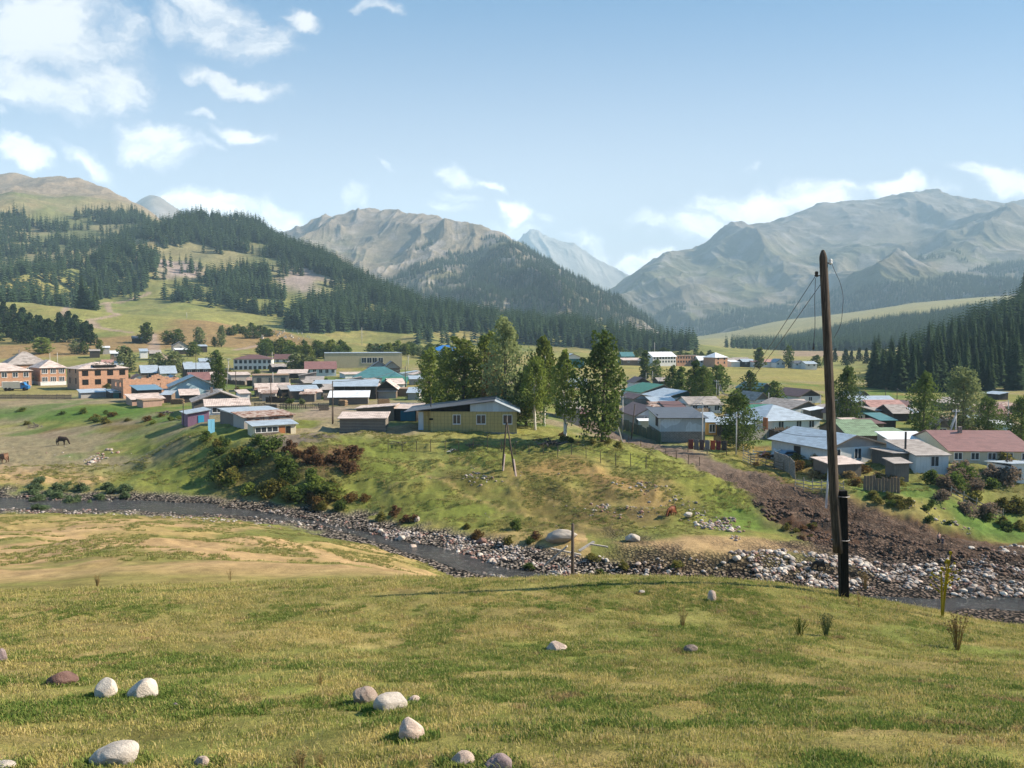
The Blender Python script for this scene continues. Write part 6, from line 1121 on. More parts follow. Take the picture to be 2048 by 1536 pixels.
def braced():
    Y = 74; b = at(1080, 1150, Y); b.z = hgt(b.x, b.y); r = bpy.data.objects.new('broken_footbridge', None); link(r); r.location = b; tag(r, 'wreck of a small plank footbridge with crossed beams on the river bank', 'footbridge')
    for (a, c, w) in [((1088, 1132), (1134, 1090), .28), ((1158, 1102), (1190, 1088), .22), ((1102, 1097), (1160, 1104), .16), ((1120, 1128), (1138, 1110), .14), ((1115, 1126), (1122, 1146), .14), ((1100, 1142), (1122, 1147), .16), ((1092, 1150), (1098, 1166), .3), ((1180, 1088), (1215, 1092), .12)]:
        MB().beam(at(*a, Y) - b, at(*c, Y) - b + Vector((0, rnd.uniform(-1, 1), 0)), w * 1.4, .12).build('plank', paint('silvery planks', (.56, .50, .43), 'wood'), r)
braced()
WP = []
for a in [(1404, 904, 805, 'concrete pole with small arm in front of the white garage', None, 0), (1472, 912, 828, 'dull concrete pole right of the hanging carpets', None, 0), (1245, 872, 790, 'thin concrete pole left of the white gable house', 150, 0), (1262, 892, 808, 'dark leaning pole against the brown roof', 140, 0),
          (1433, 794, 760, 'concrete lamp pole with curved arm among the slate roofs', 230, 0), (1438, 796, 772, 'short twin pole right of the lamp pole', 228, 0), (1292, 770, 745, 'white pole left of the narrow field poplars', 320, 0), (1305, 772, 742, 'white pole between the narrow field poplars', 320, 0), (1537, 812, 785, 'pole carrying a white round dish', 205, 0),
          (1771, 798, 775, 'left one of two pale poles under the dark wood', 260, 0), (1794, 798, 776, 'right one of two pale poles under the dark wood', 258, 0), (1911, 876, 818, 'pale pole behind the strut pole in the right village', 160, 1), (2015, 872, 800, 'pale pole in front of the far red roof', 175, 0), (1723, 830, 800, 'slim pale pole right of the wooden pole', 190, 0),
          (1640, 830, 790, 'slim pale pole left of the wooden pole', 200, 0), (392, 738, 706, 'white pole beside the dark walled house', 270, 0), (453, 778, 716, 'concrete pole right of the leaning poplar', 240, 0), (545, 742, 704, 'white pole at the two-storey white house', 350, 0), (472, 788, 742, 'dark pole at the lane among sheds', 190, 0), (542, 790, 750, 'rusty pipe pole before the sagging slate shed', 180, 0),
          (546, 768, 744, 'pale short pole by the block shell', 215, 0), (666, 845, 762, 'brown wooden pole in the yard left of the log shed', 138, 0), (665, 846, 812, 'short stump next to the brown wooden pole', 137, 0), (811, 800, 733, 'dark double pole right of the teal hip roof', 210, 0), (815, 742, 710, 'pale leaning pole at the corner of the beige hall', 335, 0), (724, 695, 655, 'thin white pole on the meadow above the beige hall', 560, 0), (374, 655, 625, 'thin pole on the meadow by the track', 720, 0),
          (84, 642, 602, 'thin white pole at the left meadow edge', 700, 0), (1309, 700, 685, 'pole at the end of the wood above the white block', 540, 0), (100, 720, 706, 'goal-like white post left beside the pines', 330, 0), (115, 722, 705, 'goal-like white post right beside the pines', 330, 0)]:
    dark = any(w in a[3] for w in ('dark', 'brown', 'rusty', 'stump')); ln = .1 if 'leaning' in a[3] else 0
    o, p = pole(a[0], a[1], a[2], a[3], M_DPOLE if dark else M_CONC, a[4], .12, .6 if a[5] or 'concrete' in a[3] else 0, lean=ln, strut=(-1.8 if a[5] else None)); WP.append((a[0], p, o['h']))
o, p = pole(1910, 898, 818, 'concrete pole with a diagonal strut in front of the wind-blown tree', M_CONC, 140, .15, .7, strut=-2.0)
o, p = pole(1652, 988, 872, 'white leaning pipe standing left of the big wooden pole', paint('white pipe', (.75, .76, .78)), 98, .14, lean=.05, name='white_pipe', cat='pipe')
tag(MB().beam((0, 0, -.3), (-1.6, -.6, 5.2), .16).build('leaning_beam', M_CONC), 'pale beam leaning beside the big bushy tree', 'beam'); bpy.data.objects['leaning_beam'].location = (lambda q: (q.x, q.y, hgt(q.x, q.y)))(at(1247, 888, 125))
# wires
def wire(a, b, sag, r, name, label, group=None):
    P = [Vector(a).lerp(Vector(b), t) - Vector((0, 0, sag * 4 * t * (1 - t))) for t in np.linspace(0, 1, 15)]; return tag(MB().tube([p - P[0] for p in P], r, 5).build(name, M_WIRE, None, True), label, 'wire', group)
A = at(1631, 552, 20); B_ = at(1436, 770, 230)
for i, (e, dx) in enumerate((((1436, 765), 0), ((1440, 768), .25))):
    o = wire(A + Vector((dx, 0, -.03 * i)), at(*e, 200), 3.0, [.008 + .05 * t for t in np.linspace(0, 1, 15)], 'power_wire', 'taut power wire running down from the wooden pole to the village lamp pole', 'wires from the wooden pole'); o.location = A + Vector((dx, 0, -.03 * i))
rw = random.Random(8)
for i, (a, b) in enumerate((((1404, 806, 128), (1472, 829, 125)), ((1472, 829, 125), (1652, 874, 98)), ((1245, 791, 150), (1404, 806, 128)), ((1771, 776, 260), (1794, 777, 258)), ((1794, 777, 258), (1911, 819, 160)), ((1911, 819, 160), (2015, 801, 175)), ((392, 707, 270), (453, 717, 240)), ((453, 717, 240), (472, 743, 190)), ((666, 763, 138), (811, 734, 210)), ((811, 734, 210), (815, 711, 335)), ((1292, 746, 320), (1433, 761, 230)))):
    A1, B1 = at(*a), at(*b); o = wire(A1, B1, .9, .0002 * (a[2] + b[2]) / 2 + .01, 'power_line', 'thin sagging wire strung between poles of the village', 'wires strung between the village poles'); o.location = A1
# far lattice mast
def mast(px, py, top, Yd, label):
    p = at(px, py, Yd); p.z = hgt(p.x, p.y); h = zof(px, top, Yd) - p.z; m = MB(); w = h * .13
    for sx in (-1, 1):
        for sy in (-1, 1): m.beam((sx * w, sy * w, 0), (sx * .2, sy * .2, h), .35)
    for i in range(6): z = h * i / 6; q = w * (1 - i / 6); m.beam((-q, -q, z), (q * .85, -q * .85, z + h / 6), .25); m.beam((q, -q, z), (-q * .85, -q * .85, z + h / 6), .25)
    for z in (.62, .78, .92): m.beam((-h * .12, 0, h * z), (h * .12, 0, h * z), .4)
    o = m.build('pylon', paint('steel mast', (.25, .26, .28))); o.location = p; tag(o, label, 'pylon')
mast(1999, 603, 568, 1500, 'grey steel lattice pylon standing above the dark wood at the right')

# ---------------------------------------------------------------- fences
def fence_line(name, pts, label, posts=10, ph=1.2, rails=0, mesh=0, mat=None, boards=0, bh=1.2, r=.05, cat='fence', Ys=None, group=None):
    W3 = []
    for i, q in enumerate(pts): p = cast(q[0], q[1], 60) if len(q) == 2 else Vector((*at(q[0], q[1], q[2])[:2], 0)); W3.append(Vector((p.x, p.y, 0)))
    seg = [0]
    for a, b in zip(W3[:-1], W3[1:]): seg.append(seg[-1] + (b - a).length)
    def P(s):
        i = min(max(int(np.searchsorted(seg, s)) - 1, 0), len(W3) - 2); t = (s - seg[i]) / (seg[i + 1] - seg[i]); v = W3[i].lerp(W3[i + 1], t); v.z = hgt(v.x, v.y); return v
    o = bpy.data.objects.new(name, None); link(o); base = P(0); o.location = base; tag(o, label, cat, group); mat = mat or M_WOODB; Q = [P(seg[-1] * i / (posts - 1)) - base for i in range(posts)]; rr = random.Random(len(pts) * 7 + posts)
    for q in Q: t_ = Vector((rr.uniform(-.08, .08), rr.uniform(-.08, .08), ph * rr.uniform(.85, 1.12))); MB().tube([q - Vector((0, 0, .3)), q + t_], r, 6).build('post', mat, o)
    for k in range(rails):
        z = ph * (k + .6) / rails * .9; m = MB()
        for a, b in zip(Q[:-1], Q[1:]): m.beam(a + Vector((0, 0, z + rr.uniform(-.08, .08))), b + Vector((0, 0, z + rr.uniform(-.08, .08))), .05, .11)
        m.build('rail', mat, o)
    if boards:
        m = MB(); n = boards; fill = .5 if name in ('picket_fence', 'stick_fence') else .9
        for i in range(n):
            s = seg[-1] * i / n; a = P(s) - base; b = P(min(seg[-1], s + seg[-1] / n * fill)) - base; h = bh * rr.uniform(.82, 1.08); d = (b - a); nrm = Vector((-d.y, d.x, 0)).normalized() * .03
            V = [a - nrm, b - nrm, b - nrm + Vector((0, 0, h)), a - nrm + Vector((0, 0, h))]; V += [v + nrm * 2 for v in V]; m.add(V, [(0, 1, 2, 3), (7, 6, 5, 4), (0, 4, 5, 1), (1, 5, 6, 2), (2, 6, 7, 3), (3, 7, 4, 0)])
        m.build('boards', mat, o)
    if mesh:
        m = MB()
        for k in range(mesh):
            z = ph * (k + 1) / (mesh + .3)
            for a, b in zip(Q[:-1], Q[1:]): m.tube([a + Vector((0, 0, z)), b + Vector((0, 0, z))], .018, 4)
        m.build('wire_strands', M_WIRE, o)
    return o
fence_line('wire_fence', [(776, 868, 116), (880, 875, 116), (1000, 880, 115), (1104, 890, 113), (1200, 897, 111), (1292, 912, 110)], 'dark wire fence with thin posts running below the yellow house across the hill', 19, 1.7, mesh=3, mat=M_DPOLE, r=.05)
fence_line('wire_fence', [(1258, 890, 127), (1330, 900, 123), (1400, 915, 118)], 'short row of thin posts beside the dirt road', 7, 1.4, mesh=1, mat=M_DPOLE, r=.05)
fence_line('picket_fence', [(-60, 806, 212), (60, 804, 210), (143, 803, 206)], 'old grey picket fence along the field under the brick houses', 14, 1.3, rails=2, boards=150, bh=1.2)
fence_line('sheet_fence', [(1235, 868, 156), (1322, 884, 137)], 'dark green sheet metal fence running to the garage', 8, 1.9, boards=10, bh=2.0, mat=WALLS['dgreen']())
fence_line('grey_board_fence', [(1475, 884, 142), (1540, 876, 146)], 'pale grey board fence right of the bushy tree', 6, 1.8, boards=26, bh=1.8, mat=paint('pale fence boards', (.30, .29, .25)))
fence_line('dark_board_fence', [(1537, 874, 146), (1600, 885, 140), (1640, 896, 134)], 'dark board fence before the silver hip house', 9, 1.6, boards=30, bh=1.7, mat=M_DPOLE)
fence_line('rail_fence', [(1500, 945, 122), (1535, 955, 118), (1566, 965, 115)], 'crooked rail fence above the dark slope of the road', 5, 1.6, rails=3)
fence_line('rail_fence', [(1590, 975, 106), (1640, 978, 103), (1688, 972, 102)], 'pale rail fence beside the white leaning pipe', 6, 1.5, rails=3, mat=paint('bleached rails', (.42, .39, .34), 'wood'))
fence_line('plank_gate', [(1486, 930, 124), (1508, 934, 121)], 'rough plank gate at the bend of the dirt road', 3, 2.2, rails=5, mat=paint('bleached rails', (.42, .39, .34), 'wood'), cat='gate')
fence_line('coloured_rail', [(1506, 912, 129), (1600, 916, 127)], 'long low rail painted pale blue and red beside the junk heap', 5, 1.0, rails=2, mat=paint('faded blue paint', (.30, .42, .45)))
fence_line('rail_fence', [(1903, 940, 103), (1960, 945, 102), (2008, 948, 101)], 'pale pole rail between the white cottage and the far right shed', 5, 1.3, rails=2, mat=paint('bleached rails', (.42, .39, .34), 'wood'))
fence_line('sheet_fence', [(1548, 938, 119), (1590, 955, 112)], 'slab of dark sagging sheet fence above the road', 4, 1.9, boards=4, bh=2.3, mat=WALLS['conc']())
fence_line('concrete_fence', [(1728, 955, 104), (1800, 960, 101)], 'curved pale plaster wall left of the outhouse', 4, 1.5, boards=12, bh=1.9, mat=WALLS['adobe']())
fence_line('stick_fence', [(508, 803, 168), (580, 806, 164), (640, 798, 166)], 'stick fence around the middle village yard', 12, 1.3, rails=2, boards=40, bh=1.1)
fence_line('stick_fence', [(735, 830, 150), (790, 838, 142)], 'short pale stick fence beside the adobe shed', 5, 1.3, rails=2, boards=14, bh=1.2)
r = H('low_slate_shelter', 1668, 1728, 958, 26, 'shed', 6, 16, 4, 'wood', 'pslate', 'low shelter with curved pale roof in front of the white farmhouse', Y=107, cat='shelter')
# ---------------------------------------------------------------- carpets on their rail
def carpets():
    Y = 128; b = at(1376, 912, Y); b.z = hgt(b.x, Y); r = bpy.data.objects.new('drying_rail', None); link(r); r.location = b; tag(r, 'long drying rail in the grass before the garage', 'drying rail'); L_ = 72 * Y / F; m = MB()
    MB().tube([(0, 0, 2.0), (L_, -1.6, 1.9)], .04, 6).build('rail', M_DPOLE, r); [MB().tube([(L_ * t, -1.6 * t, -.3), (L_ * t, -1.6 * t, 2.05)], .06, 6).build('post', M_DPOLE, r) for t in (0, .5, 1)]
    cols = [((.20, .04, .03), 'dark red carpet at the left end of the drying rail'), ((.17, .15, .14), 'grey carpet second on the drying rail'), ((.09, .05, .05), 'dark brown carpet in the middle of the drying rail'), ((.22, .20, .2), 'pale grey carpet right of the brown one'), ((.40, .07, .03), 'bright red carpet on the drying rail'), ((.16, .03, .035), 'maroon carpet right of the bright red one'), ((.06, .05, .045), 'blackish carpet at the right end of the drying rail')]
    for i, (c, lb) in enumerate(cols):
        t0, t1 = i / 7 + .01, (i + 1) / 7 - .01; V = []; n = 6; rr = random.Random(i)
        for j in range(n + 1):
            for k in range(7): t = t0 + (t1 - t0) * k / 6; z = 2.05 - (1.55 + .1 * sin(i)) * j / n; V.append((L_ * t, -1.6 * t - .06 + .05 * sin(k * 1.9 + i) * j / n, z - .1 * t))
        me = mesh_from('carpet', np.array(V), grid_faces(n + 1, 7)); o = mobj('carpet', me, paint('carpet %d' % i, c, var=.5, scale=4)); md = o.modifiers.new('s', 'SOLIDIFY'); md.thickness = .02; o.location = b; tag(o, lb, 'carpet', 'carpets on the drying rail')
carpets()
# ---------------------------------------------------------------- truck, car
def lathe_wheel(par, x, y, r, w):
    MB().tube([(x, y - w / 2, r), (x, y + w / 2, r)], r, 16).build('wheel', M_STUB, par, True)
def truck():
    Y = 236; b = at(5, 777, Y); b.z = hgt(b.x, Y); r = bpy.data.objects.new('truck', None); link(r); r.location = b; r.rotation_euler = (0, 0, .25); tag(r, 'blue lorry with a pale cargo box parked before the brick house', 'truck')
    MB().box(0, 4.6, 0, 2.2, .75, 2.7).build('cargo_box', paint('pale box', (.62, .55, .45)), r); m = MB(); m.prism([(4.7, .6), (6.7, .6), (6.75, 1.5), (6.0, 1.7), (5.6, 2.5), (4.7, 2.5)], .05, 2.1); m.build('cab', paint('blue paint', (.02, .16, .42), rough=.35), r)
    MB().prism([(5.0, 1.7), (5.9, 1.7), (5.5, 2.35), (5.0, 2.35)], -.0, .04).build('window', M_GLASS, r); MB().box(0, 6.6, .4, 1.8, .5, .74).build('chassis', M_STUB, r); [lathe_wheel(r, x, y, .5, .3) for x in (.9, 1.9, 5.7) for y in (.1, 2.0)]
truck()
def car(px, py, Y, yaw, col, label):
    b = at(px, py, Y); b.z = hgt(b.x, Y); r = bpy.data.objects.new('parked_car', None); link(r); r.location = b; r.rotation_euler = (0, 0, yaw); tag(r, label, 'car')
    m = MB(); m.prism([(-2.1, .35), (2.1, .35), (2.15, .85), (1.2, 1.0), (.6, 1.42), (-1.0, 1.42), (-1.6, 1.0), (-2.15, .9)], -.8, .8); o = m.build('body', paint(label[:12], col, rough=.3), r); md = o.modifiers.new('b', 'BEVEL'); md.width = .08; md.segments = 3
    MB().prism([(-1.35, 1.0), (1.0, 1.0), (.52, 1.36), (-.92, 1.36)], -.82, -.79).build('window', M_GLASS, r); [lathe_wheel(r, x, y, .32, .2) for x in (-1.35, 1.35) for y in (-.75, .75)]
car(1580, 918, 126, .15, (.10, .20, .30), 'blue grey car parked behind the junk heap')
def heap(px, py, Y, s, n, mats, label, name='junk_heap', cat='heap', seed=1):
    b = at(px, py, Y); b.z = hgt(b.x, Y); r = bpy.data.objects.new(name, None); link(r); r.location = b; tag(r, label, cat); rr = random.Random(seed)
    for i in range(n):
        q = Vector((rr.gauss(0, s * .5), rr.gauss(0, s * .3), rr.uniform(0, s * .35))); a = Vector((rr.gauss(0, 1), rr.gauss(0, 1), rr.gauss(0, .4))) * s * .3
        MB().beam(q - a, q + a, rr.uniform(.1, .5) * s * .3, .06 * s + .03).build('scrap', mats[i % len(mats)], r)
heap(1558, 910, 127, 2.2, 22, [paint('pink rag', (.55, .22, .24)), paint('white rag', (.7, .68, .66)), paint('blue rag', (.10, .22, .38)), M_WOODB], 'heap of pink, white and blue junk beside the parked car')
heap(1100, 862, 119, 2.2, 26, [M_DPOLE, M_WOODB, M_BARK], 'tangle of grey branches at the end of the wire fence', 'branch_pile', 'branch pile', 2); heap(945, 872, 117, 1.0, 10, [M_DPOLE, M_PIPE, M_WOODB], 'small dark scrap pile in front of the yellow house', 'scrap_pile', 'scrap pile', 3); heap(905, 873, 116, .9, 10, [M_INS, M_WOODB], 'small white rubbish pile in front of the yellow house', 'rubbish_pile', 'rubbish pile', 4)
heap(330, 815, 165, 1.8, 18, [M_WOODB, M_CHIM], 'pile of old planks right of the clay hut', 'plank_pile', 'plank pile', 5); heap(795, 864, 118, 1.1, 8, [M_WOODB, M_CHIM], 'long fallen poles leaning at the corner of the log shed', 'pole_pile', 'pole pile', 6); heap(65, 842, 168, 2.2, 7, [M_WOODB], 'grey logs lying on the left garden slope', 'log_pile', 'log pile', 7)

# ---------------------------------------------------------------- animals and people
def skin(name, J, E, mat, parent=None, sub=2, root=0):
    me = bpy.data.meshes.new(name); me.from_pydata([j[:3] for j in J], E, []); o = bpy.data.objects.new(name, me); link(o); o.modifiers.new('skin', 'SKIN').use_smooth_shade = True
    for i, j in enumerate(J): v = me.skin_vertices[0].data[i]; v.radius = (j[3] * 1.28, (j[4] if len(j) > 4 else j[3]) * 1.28); v.use_root = i == root
    s_ = o.modifiers.new('sub', 'SUBSURF'); s_.levels = s_.render_levels = sub
    dg = bpy.context.evaluated_depsgraph_get(); me2 = bpy.data.meshes.new_from_object(o.evaluated_get(dg)); bpy.data.objects.remove(o); me2.name = name; me2.materials.clear(); smooth(me2); return mobj(name, me2, mat, parent)
def quad(name, px, py, Y, yaw, body, dark, label, cat, graze=True, s=1.0, horse=False, lie=False):
    b = at(px, py, Y); b.z = hgt(b.x, Y); r = bpy.data.objects.new(name, None); link(r); r.location = b; r.rotation_euler = (0, 0, yaw); r.scale = (s, s, s); tag(r, label, cat)
    L = 1.0 if horse else .85; hz = 1.05 if horse else .95; hd = [( .95, 0, hz + .15, .15, .2), (1.2, 0, hz - .1 if graze else hz + .45, .12, .15), (1.38, 0, .45 if graze else hz + .7, .10, .12), (1.58, 0, .18 if graze else hz + .55, .06, .08)]
    J = [(-.55 * L, 0, hz + .08, .27, .33), (0, 0, hz - .02, .30, .36), (.5 * L, 0, hz + .04, .26, .35)] + [(h[0] * L, h[1], h[2], h[3], h[4]) for h in hd]; E = [(0, 1), (1, 2), (2, 3), (3, 4), (4, 5), (5, 6)]
    for sx, k in ((.5, 2), (-.6, 0)):
        for sy in (-.17, .17):
            n = len(J); f = rnd.uniform(-.08, .08)
            if sx > 0: J += [(sx * L, sy, hz - .3, .11), (sx * L + .02 + f, sy, hz * .45, .06), (sx * L + f, sy, .08, .04), (sx * L + .06 + f, sy, .0, .05)]
            else: J += [(sx * L + .1, sy, hz - .25, .14), (sx * L - .12 + f, sy, hz * .48, .065), (sx * L - .02 + f, sy, .1, .04), (sx * L + .05 + f, sy, .0, .05)]
            E += [(k, n), (n, n + 1), (n + 1, n + 2), (n + 2, n + 3)]
    skin('body', J, E, body, r, 2, 1)
    skin('tail', [(-.8 * L, 0, hz + .12, .04), (-.9 * L, 0, hz - .1, .05), (-.93 * L, 0, hz * .62, .05 if horse else .02), (-.93 * L, 0, hz * .45, .02)], [(0, 1), (1, 2), (2, 3)], dark, r, 1)
    h = hd[2]
    for sy in (-1, 1): MB().tube([(h[0] * L - .02, sy * .07, h[2] + .08), (h[0] * L - .06, sy * (.1 if horse else .2), h[2] + (.2 if horse else .1))], [.035, .01], 5).build('ear', dark, r)
    if horse: skin('mane', [(.8 * L, 0, hz + .38, .05), (1.12 * L, 0, hz + .1, .06, .08), (1.3 * L, 0, .6, .04)], [(0, 1), (1, 2)], dark, r, 1)
M_HB = paint('dark bay coat', (.045, .026, .018), rough=.6); M_CB = paint('red brown hide', (.20, .06, .022), rough=.7); M_BLK = paint('black hide', (.012, .010, .009), rough=.6); M_HB2 = paint('dark hair', (.015, .01, .008)); M_COWP = paint('brown hide', (.17, .085, .045), rough=.7)
quad('horse', 122, 862, 146, -.05, M_HB, M_HB2, 'dark bay horse grazing on the slope at the left', 'horse', True, 1.05, True); quad('cow', 8, 906, 128, 2.9, M_COWP, M_HB2, 'brown and pale cow at the left edge of the meadow', 'cow', True, 1.1)
quad('cow', 1344, 1034, 92, -2.4, M_CB, M_CB, 'red brown cow standing among stones on the grassy hill', 'cow', True, .85); quad('cow', 1642, 1130, 77, 3.0, M_BLK, M_BLK, 'small black calf grazing on the stone bank left of the pole', 'cow', True, .72)
def person(px, py, Y, h, yaw, top, legs, hair, label, arms=((.28, .05), (-.28, .05))):
    b = at(px, py, Y); b.z = hgt(b.x, Y); r = bpy.data.objects.new('person', None); link(r); r.location = b; s = h / 1.7; r.scale = (s, s, s); r.rotation_euler = (0, 0, yaw); tag(r, label, 'person')
    sk = paint('skin', (.50, .30, .21)); J = [(0, 0, .92, .13, .1), (0, 0, 1.12, .125, .09), (0, 0, 1.34, .15, .10), (0, 0, 1.46, .05), (0, -.01, 1.54, .085, .095), (0, -.01, 1.64, .075, .09)]; E = [(0, 1), (1, 2), (2, 3), (3, 4), (4, 5)]
    for sx, (ax, ay) in zip((1, -1), arms):
        n = len(J); J += [(sx * .19, 0, 1.38, .055), (sx * .24, ay * .5, 1.12, .042), (ax, -ay, .9, .032), (ax, -ay * 1.5, .8, .03)]; E += [(2, n), (n, n + 1), (n + 1, n + 2), (n + 2, n + 3)]
    for sx, f in ((1, .1), (-1, -.08)):
        n = len(J); J += [(sx * .1, 0, .82, .085), (sx * .11, -f, .48, .06), (sx * .11, f * .6, .08, .04), (sx * .11, f * .6 - .13, .03, .035)]; E += [(0, n), (n, n + 1), (n + 1, n + 2), (n + 2, n + 3)]
    skin('body', J, E, sk, r, 2)
    skin('shirt', [(0, 0, .9, .15, .12), (0, 0, 1.12, .145, .11), (0, 0, 1.36, .165, .115), (.2, 0, 1.37, .07), (.245, arms[0][1] * .5, 1.14, .06), (-.2, 0, 1.37, .07), (-.245, arms[1][1] * .5, 1.14, .06)], [(0, 1), (1, 2), (2, 3), (3, 4), (2, 5), (5, 6)], top, r, 2)
    skin('trousers', [(0, 0, .9, .15, .12), (.1, 0, .80, .10), (.11, -.1, .48, .08), (.11, .06, .14, .065), (-.1, 0, .80, .10), (-.11, .08, .48, .08), (-.11, -.05, .14, .065)], [(0, 1), (1, 2), (2, 3), (0, 4), (4, 5), (5, 6)], legs, r, 2)
    skin('hair', [(0, .02, 1.62, .09, .10), (0, .03, 1.70, .08, .085)], [(0, 1)], hair, r, 2)
person(1877, 1088, 85.5, 1.32, .3, paint('pinkish shirt', (.55, .33, .27)), paint('black trousers', (.015, .015, .018)), M_HB2, 'child in pinkish top and dark trousers standing on the dark road holding a little one'); person(1885, 1090, 85.2, .88, -.3, paint('dark blue jacket', (.03, .05, .10)), paint('dark blue trousers', (.03, .04, .07)), paint('pale cap', (.6, .62, .65)), 'toddler in dark blue with a pale cap beside the bigger child')
person(541, 884, 114.5, .95, .3, paint('coral shirt', (.65, .16, .13)), paint('coral trousers', (.5, .12, .1)), M_HB2, 'small child in coral clothes playing before the low whitish shed')

# ---------------------------------------------------------------- stones
def rock_mesh(seed, sub, sc=(1, 1, .72), amp=.22, name='stone'):
    bm = bmesh.new(); bmesh.ops.create_icosphere(bm, subdivisions=sub, radius=1); me = bpy.data.meshes.new(name); bm.to_mesh(me); bm.free(); n = len(me.vertices); v = np.empty(n * 3, np.float32); me.vertices.foreach_get('co', v); v = v.reshape(-1, 3)
    a = fbm(v[:, 0] * .9 + v[:, 2] * .7 + seed, v[:, 1] * .9 - v[:, 2] * .6 + seed * 2, 3, seed) - .5; b = fbm(v[:, 0] * 3 + v[:, 2] * 2, v[:, 1] * 3 - v[:, 2] * 2, 3, seed + 5) - .5
    v = v * (1 + a * amp * 3 + b * amp * .2)[:, None]; rq = np.random.default_rng(seed)
    for _ in range(9):
        nn = rq.normal(size=3); nn /= np.linalg.norm(nn); ex = np.maximum(0, v @ nn - rq.uniform(.62, .9)); v = v - ex[:, None] * nn * .82
    v = v * np.array(sc); me.vertices.foreach_set('co', v.ravel()); smooth(me); return me
def stone_mat(name, c, c2=(.5, .47, .43), spk=.22):
    m, t = mat_new(name); out = t.n('ShaderNodeOutputMaterial'); b = t.n('ShaderNodeBsdfPrincipled', i_Roughness=.85); b.inputs['Specular IOR Level'].default_value = .2
    tc = t.n('ShaderNodeTexCoord').outputs['Object']; r = t.n('ShaderNodeObjectInfo').outputs['Random']; v = t.n('ShaderNodeVectorMath', operation='ADD', i_0=tc, i_1=t.n('ShaderNodeCombineXYZ', i_0=t.m('MULTIPLY', r, 40), i_1=0.0, i_2=0.0).outputs[0]).outputs[0]
    n1 = t.noise(v, 1.6, 6, .6); n2 = t.noise(v, 22, 3, .7); n3 = t.noise(v, 6, 6, .7)
    cc = t.mix(t.ramp(n1, .35, .68), c, c2); cc = t.mix(t.m('MULTIPLY', t.ramp(n2, .56, .66), spk), cc, (.08, .07, .06)); cc = t.mix(t.m('MULTIPLY', t.ramp(n2, .44, .36), spk), cc, (.75, .72, .68))
    cc = t.n('ShaderNodeVectorMath', operation='SCALE', i_0=cc, i_Scale=t.m('ADD', .7, t.m('MULTIPLY', r, .55))).outputs[0]; t.link(cc, b.inputs['Base Color'])
    bp = t.n('ShaderNodeBump', i_Strength=.6, i_Distance=.05); t.link(t.m('ADD', n3, t.m('MULTIPLY', n2, .3)), bp.inputs['Height']); t.link(bp.outputs[0], b.inputs['Normal']); t.link(b.outputs[0], out.inputs[0]); return m
SM = dict(grey=stone_mat('granite', (.46, .40, .34), (.62, .55, .47)), warm=stone_mat('warm granite', (.44, .33, .27), (.56, .45, .37)), red=stone_mat('reddish stone', (.19, .105, .085), (.27, .16, .13), .12), purple=stone_mat('purplish stone', (.27, .20, .20), (.36, .28, .27), .15), brown=stone_mat('brown stone', (.17, .13, .11), (.30, .24, .2), .15))
def boulder(px, py, wpx, hpx, mat, label, seed, rz=0, sy=.8, tilt=0, Y=None, sub=5, sink=.26, name='boulder'):
    p = cast(px, py + hpx * .35) if Y is None else (lambda q: Vector((q.x, Y, hgt(q.x, Y))))(at(px, py, Y)); d = p.length; a = wpx / F * d / 2 * .96; h = hpx / F * d / 2 * .98
    me = rock_mesh(seed, sub, (1, 1, 1), .26 if sub == 4 else .13, 'boulder'); o = mobj(name, me, SM[mat]); o.scale = (a, a * sy, h); o.rotation_euler = (0, tilt, rz); o.location = p + Vector((0, 0, h * (1 - sink * 2))); tag(o, label, 'boulder'); return o
for a in [(782, 1406, 70, 46, 'grey', 'largest pale oval boulder in the foreground cluster', 3, 0, .8, 0), (728, 1394, 50, 44, 'warm', 'brownish boulder touching the left side of the largest pale boulder', 8, .3, .8, .2), (828, 1400, 28, 24, 'warm', 'small pinkish stone touching the right side of the largest boulder', 12, .3, .8, -.2), (824, 1462, 54, 56, 'warm', 'upright notched pinkish boulder below the cluster', 17, .6, .8, -.35),
          (924, 1520, 46, 32, 'warm', 'rounded pinkish stone at the bottom edge, left of the purple one', 21, 0, .8, 0), (1002, 1526, 56, 40, 'purple', 'angular purplish stone at the bottom edge', 26, .4, .9, 0), (126, 1358, 54, 32, 'red', 'low dark reddish boulder at the left', 31, 0, .8, 0), (210, 1378, 43, 44, 'grey', 'round pale boulder between the reddish and the tilted one', 36, .2, .9, 0), (286, 1380, 60, 42, 'grey', 'tilted pale wedge-shaped boulder on the left', 41, 0, .7, -.45),
          (226, 1514, 86, 48, 'grey', 'large smooth pale boulder at the bottom left edge', 46, 0, .8, -.3), (404, 1526, 26, 28, 'warm', 'small pointed pinkish stone at the bottom left', 51, 0, .8, .5), (2, 1312, 24, 30, 'purple', 'pinkish stone cut by the left edge', 56, 0, .8, 0), (1112, 1293, 40, 24, 'warm', 'flat oval pink stone lying alone in the middle of the lawn', 61, 0, .8, 0), (1383, 1299, 30, 18, 'brown', 'small flat brown stone right of the oval pink one', 66, 0, .8, 0),
          (1424, 1180, 18, 32, 'warm', 'upright pinkish stone standing at the crest left of the pole', 74, 0, .9, 0, 17.6), (1284, 1184, 13, 10, 'grey', 'pebble-sized stone at the crest', 76, 0, .8, 0), (352, 1414, 17, 12, 'purple', 'small purplish stone in the grass right of the wedge boulder', 79, 0, .8, 0), (10, 1536, 40, 20, 'grey', 'pale stone at the lower left corner', 82, 0, .8, 0)]:
    boulder(*a)
